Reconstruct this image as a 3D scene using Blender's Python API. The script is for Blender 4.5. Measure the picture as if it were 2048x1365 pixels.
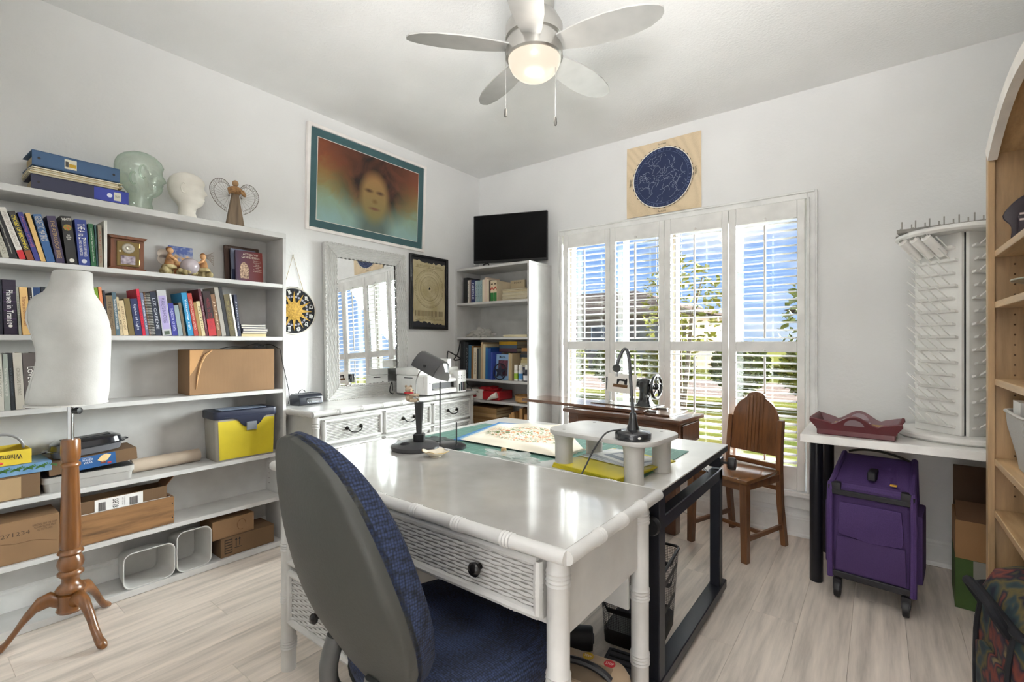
import bpy, bmesh, math, random
from mathutils import Vector, Matrix, noise as MN
R = math.radians
random.seed(7)
S = bpy.context.scene
C = S.collection
for o in list(bpy.data.objects): bpy.data.objects.remove(o)
# ---------------- camera
cam = bpy.data.cameras.new('camera'); cam.sensor_width = 36; cam.lens = 36*960/2048
cam.clip_start = .05; cam.clip_end = 500
co = bpy.data.objects.new('camera', cam); C.objects.link(co)
co.location = (0, 0, 1.203); co.rotation_euler = (R(90), 0, R(37.3)); S.camera = co
# ---------------- exposure
S.view_settings.view_transform = 'Standard'; S.view_settings.look = 'None'
S.view_settings.exposure = 1.17; S.view_settings.gamma = 1; S.view_settings.use_curve_mapping = False
S.cycles.max_bounces = 10; S.cycles.diffuse_bounces = 6; S.cycles.glossy_bounces = 4
S.cycles.transparent_max_bounces = 12; S.cycles.caustics_reflective = False; S.cycles.caustics_refractive = False
# ---------------- world: blue sky with fair weather cloud
W = bpy.data.worlds.new('world'); S.world = W; W.use_nodes = True
def world_sky():
    nt = W.node_tree; N = nt.nodes; L = nt.links; N.clear()
    tc = N.new('ShaderNodeTexCoord'); sep = N.new('ShaderNodeSeparateXYZ'); L.new(tc.outputs['Generated'], sep.inputs[0])
    ramp = N.new('ShaderNodeValToRGB'); L.new(sep.outputs[2], ramp.inputs[0])
    e = ramp.color_ramp.elements
    e[0].position = 0.0; e[0].color = (.52, .66, .92, 1); e[1].position = .45; e[1].color = (.10, .27, .80, 1)
    x = e.new(.10); x.color = (.30, .50, .95, 1)
    mp = N.new('ShaderNodeMapping'); mp.inputs['Scale'].default_value = (2.2, 2.2, 6.5); L.new(tc.outputs['Generated'], mp.inputs[0])
    nz = N.new('ShaderNodeTexNoise'); nz.inputs['Scale'].default_value = 1.6; nz.inputs['Detail'].default_value = 7; nz.inputs['Roughness'].default_value = .55
    L.new(mp.outputs[0], nz.inputs['Vector'])
    cr = N.new('ShaderNodeValToRGB'); cr.color_ramp.elements[0].position = .50; cr.color_ramp.elements[1].position = .66
    L.new(nz.outputs['Fac'], cr.inputs[0])
    mx = N.new('ShaderNodeMixRGB'); mx.inputs[2].default_value = (1.0, 1.0, 1.02, 1)
    L.new(cr.outputs[0], mx.inputs[0]); L.new(ramp.outputs[0], mx.inputs[1])
    bg = N.new('ShaderNodeBackground'); bg.inputs[1].default_value = .50; L.new(mx.outputs[0], bg.inputs[0])
    out = N.new('ShaderNodeOutputWorld'); L.new(bg.outputs[0], out.inputs[0])
world_sky()
# ---------------- sun (bright hazy daylight coming in through the shutters)
def light(name, kind, loc, energy, color=(1, 1, 1), rot=(0, 0, 0), **kw):
    d = bpy.data.lights.new(name, kind); d.energy = energy; d.color = color
    for k, v in kw.items(): setattr(d, k, v)
    o = bpy.data.objects.new(name, d); C.objects.link(o); o.location = loc; o.rotation_euler = rot
    return o
SUN = light('sun', 'SUN', (0, 8, 6), 31.0, (.96, .98, 1), angle=R(50))
FLASH = light('bounce_fill_flash', 'SPOT', (.10, -.06, 1.85), 155, (1, .99, .98), spot_size=R(110), spot_blend=.9, shadow_soft_size=.22)  # fill flash added out of view beside the camera, evens the light
FLASH.rotation_euler = Vector((-.55, .75, 1.0)).to_track_quat('-Z', 'Y').to_euler()
SUN.rotation_euler = Vector((-.50, -.80, -.33)).to_track_quat('-Z', 'Y').to_euler()
# ---------------- helpers
def lin(c):
    if isinstance(c, str): c = tuple(int(c[i:i+2], 16) for i in (0, 2, 4))
    return tuple(((v/255)/12.92 if v/255 <= .04045 else ((v/255+.055)/1.055)**2.4) for v in c)+(1,)
MATS = {}
def mat(c, rough=.5, metal=0, kind='plain', c2=None, scale=1., bump=None, emit=0, alpha=1, sheen=0, coat=0, spec=None, axis='z', trans=0):
    key = (str(c), rough, metal, kind, str(c2), scale, bump, emit, alpha, sheen, coat, spec, axis, trans)
    if key in MATS: return MATS[key]
    m = bpy.data.materials.new(kind+'_'+(c if isinstance(c, str) else '%02x%02x%02x' % tuple(c))); m.use_nodes = True
    nt = m.node_tree; N = nt.nodes; L = nt.links; b = N['Principled BSDF']
    b.inputs['Base Color'].default_value = lin(c); b.inputs['Roughness'].default_value = rough; b.inputs['Metallic'].default_value = metal
    if coat: b.inputs['Coat Weight'].default_value = coat; b.inputs['Coat Roughness'].default_value = .12
    if sheen: b.inputs['Sheen Weight'].default_value = sheen
    if spec is not None: b.inputs['Specular IOR Level'].default_value = spec
    if trans: b.inputs['Transmission Weight'].default_value = trans; b.inputs['IOR'].default_value = 1.45
    if alpha < 1: b.inputs['Alpha'].default_value = alpha
    if emit: b.inputs['Emission Color'].default_value = lin(c); b.inputs['Emission Strength'].default_value = emit
    tc = N.new('ShaderNodeTexCoord'); V = tc.outputs['Object']
    def noise(sc, det=3, vec=None, stretch=None, rough=.5):
        v = vec or V
        if stretch:
            mp = N.new('ShaderNodeMapping'); mp.inputs['Scale'].default_value = stretch; L.new(v, mp.inputs[0]); v = mp.outputs[0]
        n = N.new('ShaderNodeTexNoise'); n.inputs['Scale'].default_value = sc; n.inputs['Detail'].default_value = det; n.inputs['Roughness'].default_value = rough
        L.new(v, n.inputs['Vector']); return n.outputs['Fac']
    def ramp(fac, stops):
        r = N.new('ShaderNodeValToRGB'); e = r.color_ramp.elements
        e[0].position, e[0].color = stops[0][0], lin(stops[0][1]); e[1].position, e[1].color = stops[-1][0], lin(stops[-1][1])
        for p, cc in stops[1:-1]: x = e.new(p); x.color = lin(cc)
        L.new(fac, r.inputs[0]); return r.outputs[0]
    def dobump(h, s, d=.01):
        bp = N.new('ShaderNodeBump'); bp.inputs['Strength'].default_value = s; bp.inputs['Distance'].default_value = d
        L.new(h, bp.inputs['Height']); L.new(bp.outputs[0], b.inputs['Normal'])
    base = c if not isinstance(c, str) else tuple(int(c[i:i+2], 16) for i in (0, 2, 4))
    def sh(k): return tuple(max(0, min(255, v*k)) for v in base)
    if kind == 'plain':
        L.new(ramp(noise(9*scale), [(.3, sh(.96)), (.7, sh(1.03))]), b.inputs['Base Color'])
        if bump: dobump(noise(160*scale, 4), bump, .004)
    elif kind == 'wall':
        L.new(ramp(noise(2.5, 2), [(.3, sh(.985)), (.7, sh(1.01))]), b.inputs['Base Color'])
        dobump(noise(55*scale, 3, rough=.6), bump or .25, .006)
    elif kind == 'wood':
        st = {'x': (.9, 9, 9), 'y': (9, .9, 9), 'z': (9, 9, .9)}[axis]
        f = noise(2.2*scale, 6, stretch=st, rough=.62)
        L.new(ramp(f, [(.28, c2 or sh(.62)), (.5, base), (.72, sh(1.14))]), b.inputs['Base Color'])
        dobump(f, .15, .003)
    elif kind == 'plank':
        oi = N.new('ShaderNodeObjectInfo')
        ad = N.new('ShaderNodeVectorMath'); ad.operation = 'ADD'; ml = N.new('ShaderNodeVectorMath'); ml.operation = 'SCALE'; ml.inputs[3].default_value = 1.0
        cb = N.new('ShaderNodeCombineXYZ'); k = N.new('ShaderNodeMath'); k.operation = 'MULTIPLY'; k.inputs[1].default_value = 37.; L.new(oi.outputs['Random'], k.inputs[0])
        L.new(k.outputs[0], cb.inputs[0]); L.new(k.outputs[0], cb.inputs[1]); L.new(V, ad.inputs[0]); L.new(cb.outputs[0], ad.inputs[1])
        f = noise(3.0, 7, vec=ad.outputs[0], stretch=(8, .55, 8), rough=.6)
        col = ramp(f, [(.25, sh(.80)), (.5, base), (.75, sh(1.12))])
        hs = N.new('ShaderNodeHueSaturation'); mr = N.new('ShaderNodeMapRange'); mr.inputs[3].default_value = .90; mr.inputs[4].default_value = 1.08
        L.new(oi.outputs['Random'], mr.inputs[0]); L.new(mr.outputs[0], hs.inputs['Value']); L.new(col, hs.inputs['Color']); L.new(hs.outputs[0], b.inputs['Base Color'])
        dobump(f, .10, .002)
    elif kind == 'fabric':
        w = N.new('ShaderNodeTexVoronoi'); w.inputs['Scale'].default_value = 170*scale; w.inputs['Randomness'].default_value = .35; L.new(V, w.inputs[0])
        L.new(ramp(w.outputs['Distance'], [(.15, sh(1.1)), (.75, c2 or sh(.55))]), b.inputs['Base Color']); dobump(w.outputs['Distance'], bump or .4, .003)
    elif kind == 'card':
        f = noise(3, 3); w = noise(20, 3, stretch=(6, 6, .5))
        L.new(ramp(f, [(.3, sh(.93)), (.7, sh(1.05))]), b.inputs['Base Color']); dobump(w, .12, .003)
    elif kind == 'mottle':
        L.new(ramp(noise(14*scale, 5), [(.3, base), (.7, c2 or sh(.7))]), b.inputs['Base Color']); dobump(noise(50*scale), bump or .3, .004)
    elif kind == 'stripe':   # paper edges, ribbing
        w = N.new('ShaderNodeTexWave'); w.inputs['Scale'].default_value = 40*scale; w.inputs['Distortion'].default_value = .6; w.bands_direction = axis.upper(); L.new(V, w.inputs[0])
        L.new(ramp(w.outputs['Fac'], [(.2, c2 or sh(.8)), (.8, base)]), b.inputs['Base Color']); dobump(w.outputs['Fac'], bump or .3, .002)
    elif kind == 'floral':
        f = noise(11*scale, 2); f2 = noise(23*scale, 3)
        L.new(ramp(f, [(.30, (18, 24, 40)), (.40, (40, 58, 62)), (.47, (96, 84, 44)), (.53, (20, 28, 44)), (.60, (120, 56, 44)), (.68, (30, 36, 52)), (.76, (150, 128, 84))]), b.inputs['Base Color']); dobump(f2, .4, .004)
    MATS[key] = m; return m
def node_mat(name, fn, rough=.6):
    m = bpy.data.materials.new(name); m.use_nodes = True; fn(m.node_tree, m.node_tree.nodes, m.node_tree.links, m.node_tree.nodes['Principled BSDF']); m.node_tree.nodes['Principled BSDF'].inputs['Roughness'].default_value = rough
    return m
class MB:
    def __init__(s): s.v = []; s.f = []
    def add(s, vs, fs, T=None):
        n = len(s.v); s.v += [tuple(T @ Vector(v)) for v in vs] if T else [tuple(v) for v in vs]; s.f += [tuple(i+n for i in f) for f in fs]; return s
    def box(s, x0, x1, y0, y1, z0, z1, T=None):
        return s.add([(x0, y0, z0), (x1, y0, z0), (x1, y1, z0), (x0, y1, z0), (x0, y0, z1), (x1, y0, z1), (x1, y1, z1), (x0, y1, z1)],
              [(3, 2, 1, 0), (4, 5, 6, 7), (0, 1, 5, 4), (1, 2, 6, 5), (2, 3, 7, 6), (3, 0, 4, 7)], T)
    def loft(s, rings, cap=True, closed=True, T=None):
        n = len(rings[0]); vs = [p for r in rings for p in r]; fs = []
        for i in range(len(rings)-1):
            for j in range(n if closed else n-1):
                k = (j+1) % n; fs.append((i*n+j, i*n+k, (i+1)*n+k, (i+1)*n+j))
        if cap and closed: fs.append(tuple(range(n-1, -1, -1))); fs.append(tuple((len(rings)-1)*n+j for j in range(n)))
        return s.add(vs, fs, T)
    def lathe(s, prof, n=20, c=(0, 0, 0), T=None, axis='z'):
        rg = []
        for r, z in prof:
            ring = []
            for j in range(n):
                a = 2*math.pi*j/n; p = (r*math.cos(a), r*math.sin(a), z)
                if axis == 'x': p = (z, p[0], p[1])
                if axis == 'y': p = (p[1], z, p[0])
                ring.append((p[0]+c[0], p[1]+c[1], p[2]+c[2]))
            rg.append(ring)
        return s.loft(rg, T=T)
    def tube(s, pts, r, n=8, T=None, closed=False, sq=None):
        P = [Vector(p) for p in pts]; m = len(P); rs = r if isinstance(r, (list, tuple)) else [r]*m; rings = []; up = None
        for i in range(m):
            d = (P[(i+1) % m]-P[i-1]) if closed else (P[min(i+1, m-1)]-P[max(i-1, 0)])
            d.normalize()
            if up is None: up = Vector((0, 0, 1)) if abs(d.z) < .9 else Vector((1, 0, 0))
            a = d.cross(up).normalized() if d.cross(up).length > 1e-4 else d.orthogonal().normalized(); bb = a.cross(d).normalized(); up = bb
            k = sq or 1
            rings.append([tuple(P[i]+a*rs[i]*math.cos(2*math.pi*j/n)+bb*rs[i]*k*math.sin(2*math.pi*j/n)) for j in range(n)])
        if closed: rings.append(rings[0])
        return s.loft(rings, cap=not closed, T=T)
    def prism(s, poly, h0, h1, plane='xy', T=None):
        def P(a, b, h): return {'xy': (a, b, h), 'xz': (a, h, b), 'yz': (h, a, b)}[plane]
        return s.loft([[P(a, b, h0) for a, b in poly], [P(a, b, h1) for a, b in poly]], T=T)
    def grid(s, fn, nu, nv, T=None, wrap=False):
        vs = [fn(i/nu, j/nv) for j in range(nv+1) for i in range(nu+1)]
        return s.add(vs, [(j*(nu+1)+i, j*(nu+1)+i+1, (j+1)*(nu+1)+i+1, (j+1)*(nu+1)+i) for j in range(nv) for i in range(nu)], T)
    def sph(s, c, r, n=14, m=9, T=None):
        rx = r if isinstance(r, (list, tuple)) else (r, r, r)
        rg = []
        for i in range(m+1):
            t = math.pi*(i/m); k = max(math.sin(t), .02)
            rg.append([(c[0]+rx[0]*k*math.cos(2*math.pi*j/n), c[1]+rx[1]*k*math.sin(2*math.pi*j/n), c[2]-rx[2]*math.cos(t)) for j in range(n)])
        return s.loft(rg, T=T)
    def mesh(s, name, m, smooth=False, bev=0, seg=1, ang=40):
        me = bpy.data.meshes.new(name); me.from_pydata(s.v, [], s.f)
        bm = bmesh.new(); bm.from_mesh(me)
        bmesh.ops.recalc_face_normals(bm, faces=bm.faces)
        if bev:
            ed = [e for e in bm.edges if len(e.link_faces) == 2 and e.calc_face_angle(0) > R(30)]
            bmesh.ops.bevel(bm, geom=ed, offset=bev, segments=seg, affect='EDGES', profile=.6, clamp_overlap=True)
        bm.to_mesh(me); bm.free(); me.materials.append(m)
        if smooth or (bev and seg > 1):
            for p in me.polygons: p.use_smooth = True
            me.set_sharp_from_angle(angle=R(ang))
        return me
    def build(s, name, m, parent=None, smooth=False, bev=0, seg=1, loc=None, rot=None, ang=40, **props):
        o = bpy.data.objects.new(name, s.mesh(name, m, smooth, bev, seg, ang)); C.objects.link(o)
        if parent: o.parent = parent
        if loc: o.location = loc
        if rot: o.rotation_euler = rot
        for k, v in props.items(): o[k] = v
        return o
def bx(*a): return MB().box(*a)
def thing(name, label, cat, loc=(0, 0, 0), rz=0, group=None, rot=None):
    o = bpy.data.objects.new(name, None); C.objects.link(o); o.location = loc; o.rotation_euler = rot or (0, 0, rz); o.empty_display_size = .1
    o['label'] = label; o['category'] = cat
    if group: o['group'] = group
    return o
def tag(o, label, cat, group=None):
    o['label'] = label; o['category'] = cat
    if group: o['group'] = group
    return o
def inst(me, name, parent=None, loc=(0, 0, 0), rot=(0, 0, 0), scale=None):
    o = bpy.data.objects.new(name, me); C.objects.link(o); o.parent = parent; o.location = loc; o.rotation_euler = rot
    if scale: o.scale = scale
    return o
TX = []
def txt(s, name, m, parent, o, r, u, w, h, bold=0): TX.append((s, name, m, parent, Vector(o), Vector(r).normalized(), Vector(u).normalized(), w, h, bold))
def flush_text():
    tmp = []
    for t in TX:
        c = bpy.data.curves.new('t', 'FONT'); c.body = t[0]; c.resolution_u = 2; c.offset = t[9]; c.align_x = 'CENTER'
        ob = bpy.data.objects.new('t', c); C.objects.link(ob); tmp.append(ob)
    dg = bpy.context.evaluated_depsgraph_get(); dg.update()
    for ob, (s, name, m, par, o, r, u, w, h, bd) in zip(tmp, TX):
        me = bpy.data.meshes.new_from_object(ob.evaluated_get(dg)); me.name = name
        if len(me.vertices):
            xs = [v.co.x for v in me.vertices]; ys = [v.co.y for v in me.vertices]
            cx, cy = (min(xs)+max(xs))/2, (min(ys)+max(ys))/2; sx = w/max(1e-4, max(xs)-min(xs)); sy = h/max(1e-4, max(ys)-min(ys))
            for v in me.vertices: v.co = o+r*((v.co.x-cx)*sx)+u*((v.co.y-cy)*sy)
        me.materials.clear(); me.materials.append(m)
        n = bpy.data.objects.new(name, me); C.objects.link(n); n.parent = par
    for ob in tmp: bpy.data.objects.remove(ob)
def arc(cx, cy, r, a0, a1, n): return [(cx+r*math.cos(R(a0+(a1-a0)*i/n)), cy+r*math.sin(R(a0+(a1-a0)*i/n))) for i in range(n+1)]
def rrect(x0, x1, y0, y1, r, n=5):
    return arc(x1-r, y0+r, r, -90, 0, n)+arc(x1-r, y1-r, r, 0, 90, n)+arc(x0+r, y1-r, r, 90, 180, n)+arc(x0+r, y0+r, r, 180, 270, n)
def bez(p0, p1, p2, p3, n=12):
    out = []
    for i in range(n+1):
        t = i/n; a = 1-t; out.append(tuple(a**3*p0[k]+3*a*a*t*p1[k]+3*a*t*t*p2[k]+t**3*p3[k] for k in range(3)))
    return out
def crom(P, n=6):
    out = []; Q = [P[0]]+list(P)+[P[-1]]
    for i in range(1, len(Q)-2):
        for j in range(n):
            t = j/n; out.append(tuple(.5*(2*Q[i][k]+(Q[i+1][k]-Q[i-1][k])*t+(2*Q[i-1][k]-5*Q[i][k]+4*Q[i+1][k]-Q[i+2][k])*t*t+(3*Q[i][k]-Q[i-1][k]-3*Q[i+1][k]+Q[i+2][k])*t**3) for k in range(len(P[0]))))
    out.append(tuple(P[-1])); return out
X_, Y_, Z_ = Vector((1, 0, 0)), Vector((0, 1, 0)), Vector((0, 0, 1))
def bamboo(mb, p0, p1, r, nodes=(.2, .5, .8), n=10, k=1.14):
    a, b = Vector(p0), Vector(p1); Ln = (b-a).length; ts = [(0, 1)]
    for t in nodes:
        e = .014/Ln
        for d, kk in ((-1.5*e, 1), (-1.0*e, k), (-.65*e, 1.0), (-.35*e, k), (0, 1), (.35*e, k), (.65*e, 1), (1*e, k), (1.5*e, 1)): ts.append((t+d, kk))
    ts.append((1, 1))
    return mb.tube([a.lerp(b, t) for t, _ in ts], [r*kk for _, kk in ts], n)
def weave(w, h, pw=.030, ph=.0090, amp=.0022):
    nst = max(2, round(w/pw)); nr = max(2, round(h/ph)); mb = MB(); amp = .0026
    for r in range(nr):
        z0 = h*(r+.06)/nr; z1 = h*(r+.94)/nr; vs = []; m = nst*4
        for i in range(m+1):
            x = w*i/m; d = amp*math.cos(math.pi*i/4+math.pi*r)
            vs += [(x, -d+.0030, z0), (x, -d-.0012, z0*.65+z1*.35), (x, -d-.0012, z0*.35+z1*.65), (x, -d+.0030, z1)]
        mb.add(vs, [(i*4+j, (i+1)*4+j, (i+1)*4+j+1, i*4+j+1) for i in range(m) for j in range(3)])
    return mb
def struct(o): o['kind'] = 'structure'; return o
WHITE = mat('e9e8e4', .5); WALLM = mat('e4e4e3', .85, kind='wall'); CEILM = mat('efefee', .9, kind='wall', scale=1.3, bump=.4)
TRIM = mat('e6e6e4', .35); SHEL = mat('c8c7c5', .38); BLACK = mat('17171a', .45); BLK2 = mat('232326', .35); PAPER = mat('ebe6da', .8); CREAM = mat('e9e2cf', .6)
CARD = mat('8a6b4c', .85, kind='card'); CARD2 = mat('6f563d', .85, kind='card'); CHROME = mat('c9c9cb', .18, 1); STEEL = mat('a9a8a6', .32, 1); INK = mat('1c1b1e', .7)
PAGES = mat('e5dcc4', .85, kind='stripe', c2='b9ad90', scale=2.2, axis='y')
# =====================================================  ROOM
XL, XR, YB, YF, HC = -3.0, .66, 3.43, -.12, 2.74
FX = [XL-.02]
floor = struct(bx(XL-.15, XR+.15, YF-.15, YB+.17, -.12, -.012).build('floor', mat('8d8276', .9)))
PLK = mat('dfd3c8', .42, kind='plank')
def planks():
    pw, pl = .182, 1.24; g = .0003
    full = MB().box(g, pw-g, g, pl-g, -.012, 0).mesh('plank', PLK, bev=.0005)
    cache = {}
    nx = int((XR-XL)/pw)+1; offs = [0, .47, .83, .2, .66, 1.02, .33]
    for i in range(nx):
        x = XL+i*pw; w = min(pw, XR-x); y = YF-offs[i % 7]
        if w < .02: continue
        while y < YB:
            a, b = max(y, YF), min(y+pl, YB)
            if b-a > .03:
                if w > pw-.001 and b-a > pl-.001: me = full
                else:
                    k = (round(w, 3), round(b-a, 3))
                    if k not in cache: cache[k] = MB().box(g, w-g, g, b-a-g, -.012, 0).mesh('plank', PLK, bev=.0005)
                    me = cache[k]
                inst(me, 'plank', floor, (x, a, 0))
            y += pl
planks()
struct(bx(XL-.15, XR+.15, YF-.15, YB+.17, HC, HC+.12).build('ceiling', CEILM))
struct(bx(XL-.15, XL, YF-.15, YB+.17, 0, HC).build('wall_left', WALLM))
struct(bx(XR, XR+.15, YF-.15, YB+.17, 0, HC).build('wall_right', WALLM))
# rear wall with the doorway the picture is taken from
mb = MB(); DX0, DX1 = -.62, .42
mb.box(XL, DX0, YF-.15, YF, 0, HC); mb.box(DX1, XR, YF-.15, YF, 0, HC); mb.box(DX0, DX1, YF-.15, YF, 2.06, HC)
struct(mb.build('wall_front', WALLM))
# small hall behind the doorway, with a ceiling lamp added out of view as fill
HY = YF-.15; mb = MB().box(-1.5, 1.3, HY-1.6, HY, 2.45, 2.57).box(-1.6, -1.5, HY-1.6, HY, 0, 2.45).box(1.3, 1.4, HY-1.6, HY, 0, 2.45).box(-1.6, 1.4, HY-1.7, HY-1.6, 0, 2.57)
struct(mb.build('wall_hall', WALLM)); struct(bx(-1.5, 1.3, HY-1.6, HY, -.12, 0).build('floor_hall', mat('cfc2b5', .5)))
hl = thing('hall_fill_lamp', 'round frosted fill lamp added in the unseen hall behind the doorway', 'ceiling lamp', (-.1, HY-.75, 2.44))
MB().lathe([(.001, .009), (.20, .009), (.20, -.02), (.17, -.05), (.001, -.07)], 32).build('diffuser', node_mat('hall_fill_diffuser', lambda nt, N, L, b: (b.inputs['Emission Color'].__setattr__('default_value', (1, .97, .93, 1)), b.inputs['Emission Strength'].__setattr__('default_value', 2.0)), .4), hl, smooth=True)
light('hall_fill_light', 'AREA', (-.1, HY-.75, 2.35), 4, (1, .99, .97), (R(28), 0, 0), shape='DISK', size=.38)  # added fill light, unseen behind the camera
# back wall with two window openings
WZ0, WZ1 = .30, 2.05; WA = (-2.045, -1.262); WB = (-1.180, -.355); WT = .115
mb = MB(); Y0, Y1 = YB, YB+WT
mb.box(XL, WA[0], Y0, Y1, 0, HC); mb.box(WA[1], WB[0], Y0+.035, Y1, WZ0, WZ1); mb.box(WB[1], XR, Y0, Y1, 0, HC)
mb.box(WA[0], WB[1], Y0, Y1, 0, WZ0); mb.box(WA[0], WB[1], Y0, Y1, WZ1, HC)
struct(mb.build('wall_back', WALLM))
# exterior cream jamb linings
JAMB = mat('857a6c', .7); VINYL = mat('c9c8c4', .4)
def glassfn(nt, N, L, b):
    t = N.new('ShaderNodeBsdfTransparent'); t.inputs[0].default_value = (.96, .985, .97, 1); g = N.new('ShaderNodeBsdfGlossy'); g.inputs['Roughness'].default_value = .02
    mx = N.new('ShaderNodeMixShader'); mx.inputs[0].default_value = .05; L.new(t.outputs[0], mx.inputs[1]); L.new(g.outputs[0], mx.inputs[2]); L.new(mx.outputs[0], N['Material Output'].inputs[0])
GLASS = node_mat('window_glass', glassfn)
for k, (a, b) in enumerate((WA, WB)):
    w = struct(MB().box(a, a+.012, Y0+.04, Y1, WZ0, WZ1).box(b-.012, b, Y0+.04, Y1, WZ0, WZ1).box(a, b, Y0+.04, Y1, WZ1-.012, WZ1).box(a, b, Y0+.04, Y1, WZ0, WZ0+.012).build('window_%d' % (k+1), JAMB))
    f = MB()
    for (x0, x1, z0, z1) in ((a+.012, a+.032, WZ0+.01, WZ1-.01), (b-.032, b-.012, WZ0+.01, WZ1-.01), (a+.05, b-.05, WZ1-.05, WZ1-.012), (a+.05, b-.05, WZ0+.012, WZ0+.055)): f.box(x0, x1, Y1-.06, Y1-.015, z0, z1)
    f.build('window_frame', VINYL, w, bev=.004)
    bx(a+.05, b-.05, Y1-.065, Y1-.02, 1.140, 1.175).build('meeting_rail', VINYL, w, bev=.004)
    bx(a+.05, b-.05, Y1-.04, Y1-.036, 1.175, WZ1-.05).build('pane', GLASS, w); bx(a+.05, b-.05, Y1-.05, Y1-.046, WZ0+.055, 1.14).build('pane', GLASS, w)
    bx((a+b)/2-.04, (a+b)/2+.04, Y1-.075, Y1-.05, 1.172, 1.185).build('sash_lock', VINYL, w, bev=.003)
# casing round the shutters, sill and apron
SX0, SX1, SZ0, SZ1 = -2.062, -.340, .285, 2.072
def casing(name, poly, ax, a0, a1):
    pass
t = struct(MB().box(SX0-.052, SX0, YB-.02, YB, SZ0, SZ1+.045).box(SX0-.052, SX0-.040, YB-.032, YB-.02, SZ0, SZ1+.045).box(SX0-.014, SX0, YB-.05, YB-.02, SZ0, SZ1).build('trim_1', TRIM, bev=.003))
t = struct(MB().box(SX1, SX1+.052, YB-.02, YB, SZ0, SZ1+.045).box(SX1+.040, SX1+.052, YB-.032, YB-.02, SZ0, SZ1+.045).box(SX1, SX1+.014, YB-.05, YB-.02, SZ0, SZ1).build('trim_2', TRIM, bev=.003))
t = struct(MB().box(SX0, SX1, YB-.02, YB, SZ1, SZ1+.045).box(SX0-.04, SX1+.04, YB-.034, YB-.02, SZ1+.033, SZ1+.046).build('trim_3', TRIM, bev=.003))
t = struct(MB().box(SX0-.07, SX1+.07, YB-.075, YB, .255, .283).box(SX0-.055, SX1+.055, YB-.022, YB, .170, .255).box(SX0-.055, SX1+.055, YB-.032, YB, .238, .255).build('trim_4', TRIM, bev=.004))
def baseboard(name, x0, x1, y0, y1, ax, sgn):
    mb = MB(); prof = [(0, 0), (.022, 0), (.022, .012), (.016, .022), (.016, .105), (.011, .112), (.011, .122), (.004, .132), (0, .134)]
    if ax == 'x': mb.prism([(y0+sgn*p, z) for p, z in prof], x0, x1, 'yz')
    else: mb.prism([(x0+sgn*p, z) for p, z in prof], y0, y1, 'xz')
    return struct(mb.build(name, TRIM))
baseboard('baseboard_back', XL, XR, YB, YB, 'x', -1)
baseboard('baseboard_left', XL, XL, YF, YB-.023, 'y', 1)
baseboard('baseboard_right', XR, XR, YF, YB-.023, 'y', -1)
# =====================================================  PLANTATION SHUTTERS
SHUT = mat('e0dfdc', .35)
PX = [(-2.046, -1.634), (-1.632, -1.214), (-1.210, -.785), (-.781, -.350)]
LX = [(-2.005, -1.674), (-1.591, -1.249), (-1.165, -.824), (-.737, -.391)]
lab = ['white louvred shutter panel nearest the corner bookcase', 'white louvred shutter panel behind the sewing machine head', 'white louvred shutter panel between sewing machine and wooden chair', 'white louvred shutter panel right behind the wooden chair back']
YS = 3.395
for k in range(4):
    p0, p1 = PX[k]; l0, l1 = LX[k]
    s = thing('shutter_panel', lab[k], 'shutter', ((p0+p1)/2, YS, .288), 0, 'white shutter panels in the window'); cx = (p0+p1)/2
    z = lambda v: v-.288
    bx(p0-cx, l0-cx, -.014, .014, 0, 1.778).build('stile', SHUT, s, bev=.003); bx(l1-cx, p1-cx, -.014, .014, 0, 1.778).build('stile', SHUT, s, bev=.003)
    for a, b in ((.288, .432), (1.133, 1.200), (1.958, 2.066)): bx(l0-cx, l1-cx, -.013, .013, z(a), z(b)).build('rail', SHUT, s, bev=.003)
    w = l1-l0-.006
    prof = [(.031*math.cos(R(a)), .0046*math.sin(R(a))) for a in range(0, 360, 30)]
    me = MB().prism(prof, -w/2, w/2, 'yz').mesh('louver', SHUT, smooth=True)
    lc = (l0+l1)/2-cx
    for z0, z1, n in ((.432, 1.133, 15), (1.200, 1.958, 16)):
        for i in range(n): inst(me, 'louver', s, (lc, 0, z(z0+(z1-z0)*(i+.5)/n)), (R(4+random.uniform(-1, 1)), 0, 0))
        bx(lc-.006, lc+.006, -.043, -.032, z(z0+.022), z(z1-.03)).build('tilt_rod', SHUT, s, bev=.002)
        MB().sph((lc, -.026, z(z1+.012)), .010).build('knob', SHUT, s, smooth=True)
    if k in (0, 3):
        hx = (p0 if k == 0 else p1)-cx
        for hz in (.18, .88, 1.60): MB().lathe([(.004, 0), (.004, .06)], 8, (hx, -.017, hz)).build('hinge', SHUT, s, smooth=True)
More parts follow.
